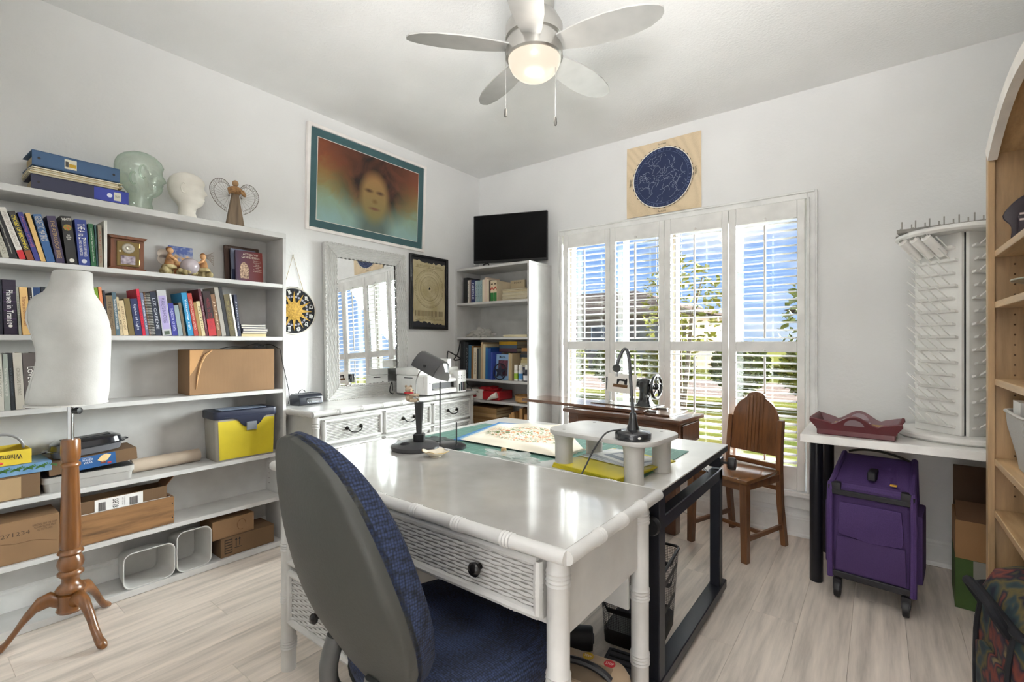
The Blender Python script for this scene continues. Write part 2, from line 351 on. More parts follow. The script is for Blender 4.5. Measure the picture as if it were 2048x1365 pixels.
# =====================================================  OUTSIDE
struct(bx(-60, 60, YB+WT+.05, 80, -.35, -.25).build('ground', mat('4a5226', .95, kind='mottle', c2='62592e', scale=.25, spec=0)))
struct(bx(-60, 60, 13.0, 18.5, -.26, -.235).build('street', mat('6a5c55', .9, spec=0)))
tag(bx(-2.47, -2.41, 5.47, 5.53, -.25, 3.2).build('porch_post', mat('b9b7b1', .6), bev=.006), 'slender white post standing on the lawn outside the window', 'post')
def house(x, y, w, d, h, wc, rc, label, name='house'):
    t = thing(name, label, 'house', (x, y, -.25)); wm = mat(wc, .85, kind='wall', spec=0)
    bx(-w/2, w/2, 0, d, 0, h).build('body', wm, t)
    rf = MB(); e = .5; rf.add([(-w/2-e, -e, h), (w/2+e, -e, h), (w/2+e, d+e, h), (-w/2-e, d+e, h), (-w/2+d/2, d/2, h+1.7), (w/2-d/2, d/2, h+1.7)], [(0, 1, 5, 4), (1, 2, 5), (2, 3, 4, 5), (3, 0, 4), (3, 2, 1, 0)])
    rf.build('roof', mat(rc, .9, kind='mottle', scale=.4, spec=0), t)
    for i, fx in enumerate((-.36, -.12, .16)):
        f = bx(fx*w-.8, fx*w+.8, -.05, .02, .9, 2.3).build('window', VINYL, t, bev=.01)
        for s in (-1, 1): bx(fx*w+s*.37-.33, fx*w+s*.37+.33, -.07, -.04, 1.0, 2.2).build('pane', mat('39434c', .1), f)
    d_ = bx(.33*w-1.3, .33*w+1.3, -.06, .02, 0, 2.2).build('garage_door', mat('8d877c', .6), t)
    for i in range(4): bx(.33*w-1.22, .33*w+1.22, -.08, -.055, .06+i*.53, .54+i*.53).build('panel', mat('96907f', .6), d_, bev=.01)
house(-14, 24, 13, 9, 2.9, '8a7868', '5c4f48', 'pale brick house across the street behind the shrubs')
house(3.5, 26, 13, 9, 2.9, '80705f', '5f514b', 'tan house with brown roof seen through the shutter by the chair')
house(-30, 27, 12, 9, 2.9, '928674', '524842', 'cream house far down the street past the corner bookcase')
LEAFM = [mat('6f7a2c', .7, kind='mottle', c2='94882f', scale=1, spec=.1), mat('4c5c2a', .7, kind='mottle', c2='7c7c34', scale=1, spec=.1)]
def shrub(name, label, cat, x, y, z0, rx, rz, n, m, trunk=0, seed=1, group=None, ls=.10):
    rnd = random.Random(seed); t = thing(name, label, cat, (x, y, -.25), 0, group); mb = MB()
    for i in range(n):
        a = rnd.uniform(0, 6.283); u = rnd.uniform(-1, 1); q = math.sqrt(1-u*u); k = rnd.uniform(.55, 1)**.5
        c = Vector((rx*k*q*math.cos(a), rx*k*q*math.sin(a)*.8, z0+rz+rz*k*u))
        r1 = Vector((rnd.uniform(-1, 1), rnd.uniform(-1, 1), rnd.uniform(-.6, .6))).normalized(); r2 = r1.cross(Vector((rnd.uniform(-1, 1), rnd.uniform(-1, 1), 1))).normalized()
        s_ = ls*rnd.uniform(.6, 1.3)
        mb.add([c-r1*s_, c+r2*s_*.45, c+r1*s_, c-r2*s_*.45], [(0, 1, 2, 3)])
    mb.build('foliage', m, t)
    tr = MB()
    for i in range(3 if trunk else 5):
        a = i*2.1; tr.tube([(.03*math.cos(a), .03*math.sin(a), 0), (rx*.25*math.cos(a), rx*.25*math.sin(a), z0+rz*.8), (rx*.5*math.cos(a), rx*.5*math.sin(a), z0+rz*1.5)], [.05, .035, .012], 6)
    tr.build('trunk', mat('6b5a48', .9), t)
for i, (x, y) in enumerate(((-7.2, 12.0), (-5.7, 12.2), (-4.2, 12.0), (-2.6, 12.3), (-1.1, 12.1), (.4, 12.2), (1.8, 12.0))):
    shrub('shrub', ['rounded olive shrub by the street farthest down the row', 'second rounded shrub of the row beside the street', 'third shrub of the row, below the young tree', 'middle shrub of the row, yellow green and dense', 'fourth shrub of the row counting back from the far end', 'shrub second from the near end of the street row', 'last shrub of the street row behind the wooden chair'][i], 'shrub', x, y, .2, .66, .62, 1300, LEAFM[i % 2], seed=i+3, group='shrubs along the street', ls=.11)
shrub('young_tree', 'young thin tree with sparse leaves on the lawn outside', 'tree', -2.9, 9.0, 1.1, .75, 1.0, 420, LEAFM[0], 1, 21, ls=.09)
shrub('young_tree', 'small bare-branched tree outside behind the wooden chair', 'tree', -.65, 8.6, 1.0, .6, .75, 260, LEAFM[1], 1, 22, ls=.09)
# =====================================================  LEFT BOOKCASE
BF, BB = -2.785, -2.999
SH = [1.838, 1.537, 1.228, .921, .553, .293, .032]
bk = thing('bookcase', 'long low white open bookcase along the wall full of astrology books and boxes', 'bookcase', (0, 0, 0))
def shelfpart(z, th=.022): bx(BB+.006, BF, .12, 1.430, z-th, z).build('shelf', SHEL, bk, bev=.0015)
for i, z in enumerate(SH):
    if i: shelfpart(z, .030 if i == 6 else .022)
bx(BB, BF, .10, 1.450, SH[0]-.030, SH[0]).build('top_panel', SHEL, bk, bev=.0015)
bx(BB, BF, 1.430, 1.450, 0, SH[0]-.030).build('side_panel', SHEL, bk, bev=.0015); bx(BB, BF, .10, .12, 0, SH[0]-.030).build('side_panel', SHEL, bk, bev=.0015)
bx(BB, BB+.006, .12, 1.43, .03, SH[0]-.03).build('back_panel', SHEL, bk)
ph = MB().lathe([(.003, 0), (.003, .0012)], 8, axis='y').mesh('pin_hole', mat('6f6d69', .9))
for zz in (.34, .37, .40, .43, .46, .49, .60, .63): 
    for xx in (BF-.035, BB+.05): inst(ph, 'pin_hole', bk, (xx, 1.4285, zz))
# ---- books
def book(label, y, z, w, h, d, c, lean=0, title=None, tc='e8e4d8', band=None, x=-2.80, axis='y', rx=0, group=None, tw=.8, tt=.55, sub=None, cat='book', name='book', page='e5dcc4', hard=True, tpos=.5):
    """spine faces local +x; thickness along local +y"""
    t = thing(name, label, cat, (x, y, z+.0005), group=group, rot=(R(lean), 0, 0) if axis == 'y' else (0, R(-lean), -R(90)+rx))
    m = mat(c, .45, bump=.05); cv = .0022 if hard else .0009
    if w < .009: cv = min(cv, w*.12)
    mb = MB().box(-d, 0, 0, cv, 0, h).box(-d, 0, w-cv, w, 0, h).box(-cv*1.3, 0, cv, w-cv, 0, h)
    mb.build('cover', m, t)
    e = .003 if hard else .0003
    bx(-d+e, -cv*1.3, cv, w-cv, e, h-e).build('pages', mat(page, .85, kind='stripe', c2='b9ad90', scale=2.2, axis='y'), t)
    if band: bx(-.0005, .0006, 0, w, h*band[0], h*band[1]).build('spine_band', mat(band[2], .5), t)
    if title: txt(title, 'title', mat(tc, .6), t, (.0009, w*.5, h*tpos), (0, 0, -1), (0, 1, 0), h*tw, w*tt)
    if sub:
        for s, pos, sw, shh in sub: txt(s, 'title', mat(tc, .6), t, (.0010, w*.5, h*pos), (0, 1, 0), (0, 0, 1), w*sw, shh)
    return t
z = SH[1]; G = 'books leaning on the second shelf'
book('grey white paperback at the far end of the leaning row on upper shelf', .294, z, .019, .16, .14, 'b9b5a6', 12, 'STAR SIGNS', '8a8678', group=G)
book('black hardback with thin white lettering leaning beside the red-footed white book', .315, z, .022, .192, .15, '1d1c1e', 15, 'Astrological Timing of Critical Illness', 'd8d4c8', group=G, tt=.22, hard=True)
book('white book with a red foot leaning on the upper shelf', .343, z, .0185, .21, .15, 'd9d4cb', 16.5, 'VENUS ON THE ASCENDANT', '9a8f86', (0, .18, 'c4232c'), group=G, tw=.7, tpos=.58)
book('charcoal book titled Cycles of Becoming in yellow letters', .366, z, .0195, .200, .15, '3a3836', 16.5, 'CYCLES OF BECOMING', 'f0dc3c', (0, .2, '8c4a2a'), group=G, tw=.7, tpos=.57)
book('indigo book with red and white lettering leaning on the tan book', .389, z, .0155, .200, .15, '33337c', 15.5, 'Astrology of Fate', 'b86a7a', group=G, tw=.6, tpos=.62, sub=[('Charles', .32, .7, .012)])
book('plain tan book with no title in the leaning row', .4065, z, .0145, .200, .145, 'd6b06c', 14, None, group=G)
book('blue book with large grey title and a loose ribbon marker', .424, z, .0255, .199, .15, '2f5a8c', 12.5, 'GENETIC MATRIX', 'c9c3b4', group=G, tw=.52, tpos=.7, tt=.8)
book('dark purple book with gold blocks of lettering on the spine', .4535, z, .0275, .199, .15, '39304e', 9, 'THE ASTROLOGY BIBLE', 'b79a6a', group=G, tt=.5)
book('thick black paperback headed WHITE with a red and green disc', .4875, z, .0345, .207, .15, '242322', 6, None, 'eeeae0', group=G, sub=[('WHITE', .93, .85, .012), ('THE\nMOON\nSIGN', .56, .45, .022)])
d_ = bpy.data.objects['cover']  # disc on the last book
wb = [o for o in bpy.data.objects if o.get('label', '').startswith('thick black paperback headed')][0]
MB().lathe([(.0135, 0), (.0135, .0008)], 20, (.0004, .0172, .158), axis='x').build('emblem', mat('c4512e', .6, kind='mottle', c2='4d8a3a', scale=9), wb)
MB().lathe([(.0085, 0), (.0085, .0006)], 16, (.0004, .0172, .016), axis='x').build('emblem', mat('dcd8ce', .6), wb)
book('thick royal blue book titled the A to Z horoscope maker', .5265, z, .0385, .201, .155, '2d3f86', 4.3, 'THE A to Z', 'f2f0ea', group=G, tw=.34, tt=.62, tpos=.74)
az = [o for o in bpy.data.objects if o.get('label', '').startswith('thick royal blue')][0]
txt('HOROSCOPE MAKER\nAND DELINEATOR', 'title', mat('e8e6e0', .6), az, (.0009, .019, .076), (0, 0, -1), (0, 1, 0), .075, .024)
MB().lathe([(.009, 0), (.009, .0006)], 16, (.0004, .019, .018), axis='x').build('emblem', mat('c9ccd8', .6), az)
book('green paperback with white lettering on the upper shelf', .5685, z, .0175, .190, .14, '1f5c36', 3.6, 'Interpret Your Rays Through the Planets', 'dfe6d8', group=G, tt=.4, hard=False)
book('thin teal booklet squeezed beside the green paperback', .587, z, .0055, .188, .14, '2b4a4c', 2.6, None, group=G, hard=False)
book('grey brown paperback with faded red lettering beside white leaflets', .5945, z, .0135, .189, .14, '8f8470', 1.4, 'ASPECTS', '93564a', group=G, tt=.5, hard=False)
book('first of two slim white leaflets standing beside the wooden clock', .6125, z, .0055, .214, .15, 'dedbd2', 0, None, group=G, hard=False)
book('slim white leaflet standing nearest the wooden clock', .6185, z, .005, .216, .15, 'e6e3dc', 0, None, group=G, hard=False)
z = SH[2]; G = 'books on the third shelf'
L3 = [('very dark navy book at the far end of the third shelf', .277, .018, .222, '191c2c', 1, None, None),
 ('black book titled Planets in Transit with purple lines', .2985, .038, .223, '231a2e', 1.5, 'Planets in Transit', 'f4f2ee'),
 ('thin grey green paperback next to the Planets in Transit book', .3405, .0075, .197, '9b9a8c', 2.8, 'THE EARTH ANGEL', '5a584e'),
 ('cream and tan paperback with brown script title on third shelf', .3515, .0235, .196, 'd9b072', 3.2, 'Transcendental Sun', '8a4a34'),
 ('thin dark book with white lettering behind the cream spine', .3775, .0105, .197, '2b2426', 3.3, 'relating astrology', 'cfc8c0'),
 ('very thin white booklet beside the Luminaries book', .3892, .0035, .199, 'e0ddd6', 3.5, None, None),
 ('navy book titled the Luminaries beside the dress form', .3935, .0225, .199, '25406b', 3.9, 'the Luminaries', 'd8dce4'),
 ('dark book with a gold label partly behind dress form shoulder', .4175, .013, .203, '20242f', 3.6, None, None),
 ('pale teal booklet with yellow label at the dress form shoulder', .432, .0125, .204, '86a09c', 2.6, None, None),
 ('red book peeking out behind the dress form shoulder', .446, .018, .207, '8f2b26', 2, None, None)]
for lb, y, w, h, c, ln, ti, tc in L3:
    b = book(lb, y, z, w, h, .15, c, ln, ti, tc or 'ffffff', group=G, tw=.62, tt=.5)
    if 'Planets' in lb and 'black' in lb:
        for q in range(5): bx(0, .0007, .002, w-.002, h*(.12+.16*q), h*(.125+.16*q)).build('spine_line', mat('6b3a78', .6), b)
        MB().lathe([(.006, 0), (.006, .0007)], 14, (.0003, w*.5, .035), axis='x').build('emblem', mat('eeeae2', .6), b)
R3 = [('bright green paperback just past the dress form shoulder', .598, .012, .216, '7c9c2e', 5.6, None, None),
 ('orange and white book beside the bright green paperback', .6115, .011, .220, 'e08a5e', 5.2, None, None),
 ('thin dark book beside the orange and white spine', .6235, .007, .205, '34323a', 4.4, None, None),
 ('taupe cloth-bound book with faded title', .632, .0235, .183, '7c6a52', 4.4, 'THE PRACTICE', '4c3e30'),
 ('slate blue book titled The Astrological Houses in white', .657, .0145, .199, '4d6470', 5, 'THE ASTROLOGICAL HOUSES', 'eef0ee'),
 ('narrow beige booklet beside the astrological houses book', .6725, .0095, .178, 'cbb894', 5.6, 'STARS', '4a4238'),
 ('cream paperback with brown capital letters', .6845, .018, .163, 'd2bd96', 6.8, 'ASTROLOGY', '7a6248'),
 ('plain olive brown book without a title', .705, .0215, .174, '75643c', 7, None, None),
 ('navy paperback with white script Signs title', .729, .0265, .175, '272f58', 7, 'Cycles of Light', 'dfe2ee'),
 ('tall red book sticking up above its neighbours', .7575, .012, .223, 'c8203e', 7, 'EPHEMERIS', 'a01830'),
 ('lavender grey book with white letters beside the tall red one', .771, .0115, .206, '6f7892', 7, 'THE SPIRAL OF LIFE', 'e8eaf2'),
 ('thin brown book next to the wire-bound notebook', .784, .0065, .210, '6b4b30', 7, None, None),
 ('wire-bound notebook with white spiral on the third shelf', .792, .016, .208, '3a3630', 7, None, None),
 ('dark navy book with silver lettering by the lavender spine', .8105, .024, .215, '20273a', 7, 'LIZ GREENE', 'c8ccd4'),
 ('wide silver book with lavender panel and library stickers', .8385, .038, .224, 'b7b8ba', 6.8, None, None),
 ('indigo paperback with white lettering', .8805, .0225, .163, '36388c', 7.6, 'THE BOOK OF FATE', 'c9cdf0'),
 ('grey blue small hardback in the middle of third shelf', .9055, .0195, .154, '8b9a9e', 8, None, None),
 ('slim taupe paperback beside the grey blue hardback', .9275, .0115, .169, '6b5e4c', 8, None, None),
 ('bright blue book with white handwritten style title', .949, .024, .221, '2a86b4', 8.6, 'Yesterday sign', 'eef4f6'),
 ('brick red book with white lettering beside the bright blue one', .9755, .0195, .220, 'a8352c', 8.6, 'PSYCHOLOGY OF ASTRO', 'e2c8b8'),
 ('short tan paperback beside the brick red book', .997, .0135, .174, '9a7c48', 9, None, None),
 ('short cream paperback with dark lettering', .012+1.0, .0155, .182, 'cfbf96', 9, 'MYTHIC', '5a5040'),
 ('maroon book with white title running down the spine', 1.0295, .0125, .246, '561f2c', 8.8, 'How to Read the Horoscope', 'd8c0c0'),
 ('thick black book with a bright red lower half', 1.0445, .036, .236, '2a1a1c', 8, 'MAKING the GODS WORK', '8a2434'),
 ('brown patterned book with pale figures on the spine', 1.0845, .0195, .223, '7c5a3e', 8.8, 'JUNG', 'e0d0b4'),
 ('tall grey and white book leaning near the shelf end', 1.1075, .0205, .262, 'a19c92', 9, None, None),
 ('tall black book with a white stripe near the shelf end', 1.1305, .0155, .268, '26262a', 9, None, None),
 ('olive gold old book with ornate worn spine', 1.1485, .0265, .227, '5e5438', 9, 'THE ART OF SYNTHESIS', '9a8c58'),
 ('white folded booklet leaning beside the last navy book', 1.1775, .0095, .233, 'eae6da', 8.6, None, None),
 ('navy book closing the row beside the small stacked books', 1.189, .0155, .229, '262b42', 6, 'Jupiter', 'd6dae6')]
for lb, y, w, h, c, ln, ti, tc in R3:
    b = book(lb, y, z, w, h, .15, c, ln, ti, tc or 'ffffff', group=G, tw=.7, tt=.48, hard=w > .012, band=(0, .38, 'b3262c') if 'red lower' in lb else None)
    if 'wire-bound' in lb:
        rg = MB().tube([(.003+.006*math.cos(a), w*.5+w*.5*math.sin(a), 0) for a in [i*6.283/8 for i in range(8)]], .0008, 5, closed=True).mesh('wire_loop', mat('e6e6e2', .4))
        for q in range(26): inst(rg, 'wire_loop', b, (0, 0, .008+q*.0077))
    if 'lavender panel' in lb:
        bx(0, .0008, .004, w-.004, h*.14, h*.88).build('spine_label', mat('a79cc8', .6), b); txt('PLANETS IN HOUSES', 'title', mat('4a4468', .6), b, (.0013, w*.5, h*.55), (0, 0, -1), (0, 1, 0), h*.55, w*.4)
        bx(0, .0008, .008, w-.008, h*.02, h*.10).build('library_sticker', mat('4e5a4a', .7), b)
def flat(name, label, x0, x1, y0, y1, z0, z1, c, rot=0, group=None, pg=True, cat='book', page='e8e2d2'):
    """a book lying flat, fore-edge or spine toward the room"""
    t = thing(name, label, cat, ((x0+x1)/2, (y0+y1)/2, z0+.0004), rot, group); a, b, h = (x1-x0)/2, (y1-y0)/2, z1-z0-.0008; k = min(.002, h*.15)
    m = mat(c, .5)
    MB().box(-a, a, -b, b, 0, k).box(-a, a, -b, b, h-k, h).box(-a, a, -b, -b+k*1.3, k, h-k).build('cover', m, t)
    bx(-a+.002, a-.002, -b+k*1.3, b-.002, k, h-k).build('pages', mat(page, .85, kind='stripe', c2='b9ad90', scale=2.2, axis='z'), t)
    return t
zz = z
for i, (h, c, dy, pg) in enumerate(((.016, 'cbb98c', 0, 'd8c690'), (.014, '2c2c38', .004, 'e0ddd4'), (.015, '9a98a0', .008, 'd9d6d4'), (.012, '3a3a40', -.002, 'ecebe6'), (.012, '26262a', -.004, 'e9e9e6'))):
    flat('book', ['bottom tan book of the small flat stack on third shelf', 'second lowest book of the small stack with dark cover', 'middle grey book of the small flat stack', 'fourth book up in the small flat stack', 'top dark book of the small flat stack on third shelf'][i], -2.955, -2.815, 1.213+dy, 1.35+dy, zz, zz+h, c, 0, 'small books stacked flat', page=pg); zz += h
z = SH[3]; G = 'books on the fourth shelf'
for lb, y, w, h, c, ln, ti, tc in [('white patterned book at the edge of fourth shelf', .281, .018, .228, 'c9c6bc', 1.2, 'ASTROLOGY', '8a877c'), ('silver green book with red and white lettering', .3005, .0165, .229, '9da39a', 2.4, 'THE SECOND FUNCTION OF SEX', 'e8e6e0'),
 ('narrow black book between the silver and cream spines', .3185, .0125, .231, '23262a', 2.8, 'YOUR RELATIONSHIPS', '566068'), ('cream book titled Horoscope Symbols on fourth shelf', .3325, .0255, .233, 'b9b2a6', 2.6, 'HOROSCOPE SYMBOLS', '7d786e'),
 ('thick brown book titled Love Signs on fourth shelf', .3595, .040, .232, '574e4c', 2.4, 'LOVE SIGNS', 'f0eee8')]:
    b = book(lb, y, z, w, h, .15, c, ln, ti, tc, group=G, tw=.5, tt=.40)
    if 'Love' in lb: txt("LINDA GOODMAN'S", 'title', mat('f0eee8', .6), b, (.0009, w*.83, h*.5), (0, 0, -1), (0, 1, 0), h*.5, w*.2)
tag(MB().lathe([(.001, 0), (.05, .001), (.088, .010), (.090, .012), (.05, .004), (.001, .003)], 28).build('saucer', mat('e4e2dc', .3), None, smooth=True, loc=(-2.885, .51, SH[3]+.0005)), 'shallow white dish lying flat behind the dress form', 'dish')
# ---- top of the bookcase
zt = SH[0]
def binder(label, y0, y1, z0, z1, x0, x1, c, rz):
    t = thing('ring_binder', label, 'binder', ((x0+x1)/2, (y0+y1)/2, z0+.001), rz); a, b, h = (x1-x0)/2, (y1-y0)/2, z1-z0-.002; m = mat(c, .5)
    MB().box(-a, a, -b, b, 0, .003).box(-a, a, -b, b, h-.003, h).box(a-.003, a, -b, b, .003, h-.003).build('cover', m, t, bev=.001)
    MB().box(-a+.01, a-.02, -b+.012, b-.012, .003, h*.8).build('paper_block', mat('d8c9a4', .9, kind='stripe', c2='a08d66', scale=3, axis='z'), t)
    for s in (-.85, .85): MB().lathe([(.005, 0), (.005, .0008)], 12, (a, b*s, h/2), axis='x').build('rivet_hole', BLACK, t)
    return t, a, b, h
t, a, b, h = binder('navy ring binder at the bottom of the stack with blue label', .375, .690, zt, zt+.066, -2.98, -2.80, '2b2e48', 0)
bx(a, a+.0008, .045, .17, .004, h-.004).build('spine_label', mat('2f3fa0', .5), t); MB().lathe([(.010, 0), (.010, .0006)], 14, (a+.0004, .10, h*.5), axis='x').build('emblem', mat('dfe3f0', .6), t); bx(a+.0008, a+.0016, .115, .142, .012, h-.014).build('sticker', mat('d8d6c4', .6), t); txt('CALL NO', 'print', INK, t, (a+.0024, .128, h*.5), Y_, Z_, .018, .010)
p = thing('paper_stack', 'loose stack of yellowed papers between the two binders', 'papers', (-2.885, .53, zt+.067))
for i in range(9): bx(-.085+random.uniform(-.006, .006), .083+random.uniform(-.006, .004), -.15+random.uniform(-.012, .01), .14+random.uniform(-.01, .012), i*.0035, i*.0035+.0031).build('sheet', mat(['d9cfae', 'e6dfc8', 'c9b384', 'efe9d8'][i % 4], .9), p)
t, a, b, h = binder('blue ring binder on top of the stack on the bookcase', .375, .668, zt+.0995, zt+.165, -2.985, -2.80, '3d5f86', R(1.5))
bx(a, a+.0008, -.045, -.005, .012, h-.010).build('sticker', mat('e3dfcc', .6), t); bx(a+.0008, a+.0014, -.03, -.007, .02, h-.028).build('sticker_print', mat('c9a22c', .6), t); bx(a+.0008, a+.0013, -.042, -.032, .02, h-.02).build('sticker_print', mat('4a4a48', .6), t)
def head(parent, m, s, glass=False):
    # head facing +y (profile seen from +x); rings of (z, y0 back, y1 front, half width)
    P = [(0, -.055, .050, .056), (.012, -.054, .049, .055), (.045, -.046, .040, .045), (.075, -.046, .046, .045), (.092, -.056, .070, .052), (.105, -.068, .080, .058), (.118, -.078, .084, .062), (.128, -.084, .088, .064), (.134, -.087, .083, .0655), (.142, -.090, .089, .067),
         (.152, -.094, .088, .069), (.162, -.097, .102, .070), (.175, -.100, .096, .072), (.190, -.102, .086, .073), (.205, -.102, .084, .074), (.225, -.098, .090, .073), (.245, -.088, .080, .068), (.262, -.070, .062, .056), (.274, -.045, .038, .038), (.280, -.015, .010, .012)]
    rings = []
    for z, y0, y1, w in P:
        cy = (y0+y1)/2; d = (y1-y0)/2; ring = []
        for j in range(28):
            a = 2*math.pi*j/28; yy = math.sin(a); xx = math.cos(a)
            nar = 1.0
            if .125 < z < .20 and yy > .6: nar = 1-.35*(yy-.6)/.4        # nose / brow narrowing
            # eye sockets
            dy = 0
            if .182 < z < .21 and yy > .55 and abs(xx) > .25: dy = -.006
            ring.append((w*xx*nar*s, (cy+d*yy+dy)*s, z*s))
        rings.append(ring)
    hd = MB().loft(rings).build('head', m, parent, smooth=True, ang=80)
    for sx in (-1, 1):
        MB().tube([(sx*.071*s, (-.012+.018*math.cos(a)*(.7))*s, (.175+.030*math.sin(a))*s) for a in [R(50+i*32) for i in range(9)]], .0045*s, 6).build('ear', m, hd, smooth=True)
    return hd
def glasshead(nt, N, L, b):
    t = N.new('ShaderNodeBsdfTransparent'); t.inputs[0].default_value = (.93, .965, .93, 1); g = N.new('ShaderNodeBsdfGlossy'); g.inputs['Roughness'].default_value = .05; g.inputs[0].default_value = (.75, .85, .78, 1)
    d = N.new('ShaderNodeBsdfDiffuse'); d.inputs[0].default_value = lin('8fae98'); lw = N.new('ShaderNodeLayerWeight'); lw.inputs[0].default_value = .25
    m1 = N.new('ShaderNodeMixShader'); m2 = N.new('ShaderNodeMixShader'); mr = N.new('ShaderNodeMapRange'); mr.inputs[3].default_value = .0; mr.inputs[4].default_value = .60
    L.new(lw.outputs['Facing'], mr.inputs[0]); L.new(mr.outputs[0], m1.inputs[0]); L.new(t.outputs[0], m1.inputs[1]); L.new(d.outputs[0], m1.inputs[2])
    m2.inputs[0].default_value = .10; L.new(m1.outputs[0], m2.inputs[1]); L.new(g.outputs[0], m2.inputs[2]); L.new(m2.outputs[0], N['Material Output'].inputs[0])
t = thing('glass_bust', 'clear green glass display head in profile on top of bookcase', 'display head', (-2.89, .775, zt+.001)); head(t, node_mat('bottle_glass', glasshead), 1.04)
t = thing('wig_bust', 'white foam wig head on top of bookcase', 'display head', (-2.89, .975, zt+.001), R(-24)); head(t, mat('eae6dc', .8, bump=.1), .88)
t = thing('angel_figure', 'straw angel with driftwood skirt and wire lace wings', 'figurine', (-2.885, 1.208, zt+.001), R(0))
TW = mat('b98d5e', .8, kind='mottle', scale=3); WIRE = mat('5d5244', .6)
MB().prism([(-.05, 0), (.05, 0), (.014, .205), (-.014, .205)], -.012, .012, 'yz').build('skirt', mat('7b6a58', .9, kind='wood', axis='z', scale=2), t, bev=.003)
MB().sph((.004, 0, .252), (.015, .0165, .018)).build('head', mat('a98660', .8), t, smooth=True)
MB().sph((.004, 0, .213), (.020, .040, .024)).build('bodice', TW, t, smooth=True)
for s in (-1, 1):
    MB().tube([(.012, s*.034, .214), (.026, s*.040, .190), (.034, s*.012, .205)], [.011, .010, .007], 7).build('arm', TW, t, smooth=True)
    w = [(0, s*.020, .19), (0, s*.030, .235), (0, s*.060, .262), (0, s*.100, .255), (0, s*.128, .215), (0, s*.125, .170), (0, s*.095, .120), (0, s*.045, .085)]
    cw = crom(w, 4); g = MB(); g.tube(cw, .0015, 5)
    cen = Vector((0, s*.03, .175)); inner = [tuple(Vector(p).lerp(cen, .22)) for p in cw]; g.tube(inner, .0009, 4)
    for i in range(len(cw)-1): g.tube([cw[i], inner[i+1]], .0006, 3); g.tube([inner[i], cw[i+1]], .0006, 3)
    for i in range(0, len(cw), 2): g.tube([inner[i], tuple(cen)], .0005, 3)
    g.build('wing', WIRE, t)
# ---- shelf two ornaments
z = SH[1]
WD = mat('6e4026', .45, kind='wood', axis='z', scale=3, coat=.3); BRS = mat('7d6a44', .38, .8)
t = thing('wooden_clock', 'small dark wooden box clock with brass door and dial', 'clock', (-2.875, .705, z+.0005))
bx(-.05, .05, -.064, .064, .010, .146).build('case', WD, t, bev=.002); bx(-.056, .056, -.071, .071, 0, .010).build('base', WD, t, bev=.002); MB().prism([(-.066, .146), (.066, .146), (.076, .160), (-.076, .160)], -.055, .060, 'yz').build('cornice', WD, t, bev=.002)
dr = bx(.05, .056, -.042, .044, .018, .136).build('door', BRS, t, bev=.002)
MB().lathe([(.001, .006), (.010, .012), (.013, .008), (.020, .008), (.024, .004), (.024, 0)], 22, (.056, .001, .103), axis='x').build('dial', mat('b9b4a8', .3, .7), dr, smooth=True)
bx(.056, .058, -.028, .028, .028, .068).build('picture_window', mat('cfc3cc', .4, kind='mottle', c2='5a4a58', scale=4), dr, bev=.003)
for hz in (.03, .11): MB().lathe([(.0025, 0), (.0025, .02)], 8, (.058, .043, hz)).build('hinge', mat('d0b070', .3, 1), dr, smooth=True)
MB().sph((.058, -.031, .087), .005).build('keyhole', mat('d8cfae', .3, .6), dr, smooth=True)
t = thing('fairy_figurine', 'resin figurine of two fairies on mushrooms round a crystal ball', 'figurine', (-2.875, .965, z+.0005))
RES = mat('b5834e', .6, kind='mottle', c2='7a5232', scale=3); MUSH = mat('c3b48a', .6, kind='mottle', c2='8f8050', scale=3)
mb = MB()
for i in range(24):
    a = i*.8; mb.sph((.035*math.cos(a)*random.uniform(.3, 1), .105*math.sin(a*1.7), .019+random.uniform(0, .010)), random.uniform(.010, .018), 8, 5)
mb.build('base', MUSH, t, smooth=True)
MB().sph((.01, .012, .056), .044, 20, 12).build('crystal_ball', mat('b5abb0', .08, 0, coat=1), t, smooth=True)
for s, zz_ in ((-1, 0), (1, -.012)):
    y = s*.078
    MB().lathe([(.012, 0), (.010, .03), (.034, .034), (.030, .048), (.012, .056)], 14, (.004, y, .004)).build('mushroom', MUSH, t, smooth=True)
    MB().tube([(.004, y, .05), (.006, y*.97, .085), (.004, y*.98, .112+zz_)], [.024, .018, .008], 10).build('body', RES, t, smooth=True)
    MB().sph((.008, y*.96, .126+zz_), .0145).build('head', mat('d9a878', .6), t, smooth=True)
    MB().sph((.0, y*.99, .134+zz_), .014).build('hair', mat('8a5a2c', .8), t, smooth=True)
    MB().tube([(.012, y, .10), (.03, y*.8, .085), (.02, y*.62, .078)], [.007, .006, .005], 6).build('arm', mat('d9a878', .6), t, smooth=True)
    if s < 0:
        for k in (0, 1): MB().prism([(y-.006+q[0]*.026-.016, .11-k*.03+q[1]*.024) for q in arc(0, 0, 1, 0, 330, 12)], -.012, -.010, 'yz').build('wing', mat('c9beb2', .3, alpha=.7), t)
    else:
        for q in range(7): MB().tube([(0, y, .12), (-.002, y+.035, .10+q*.006), (0, y+.052, .075+q*.012)], .0008, 4).build('twig', mat('6a4a2c', .8), t)
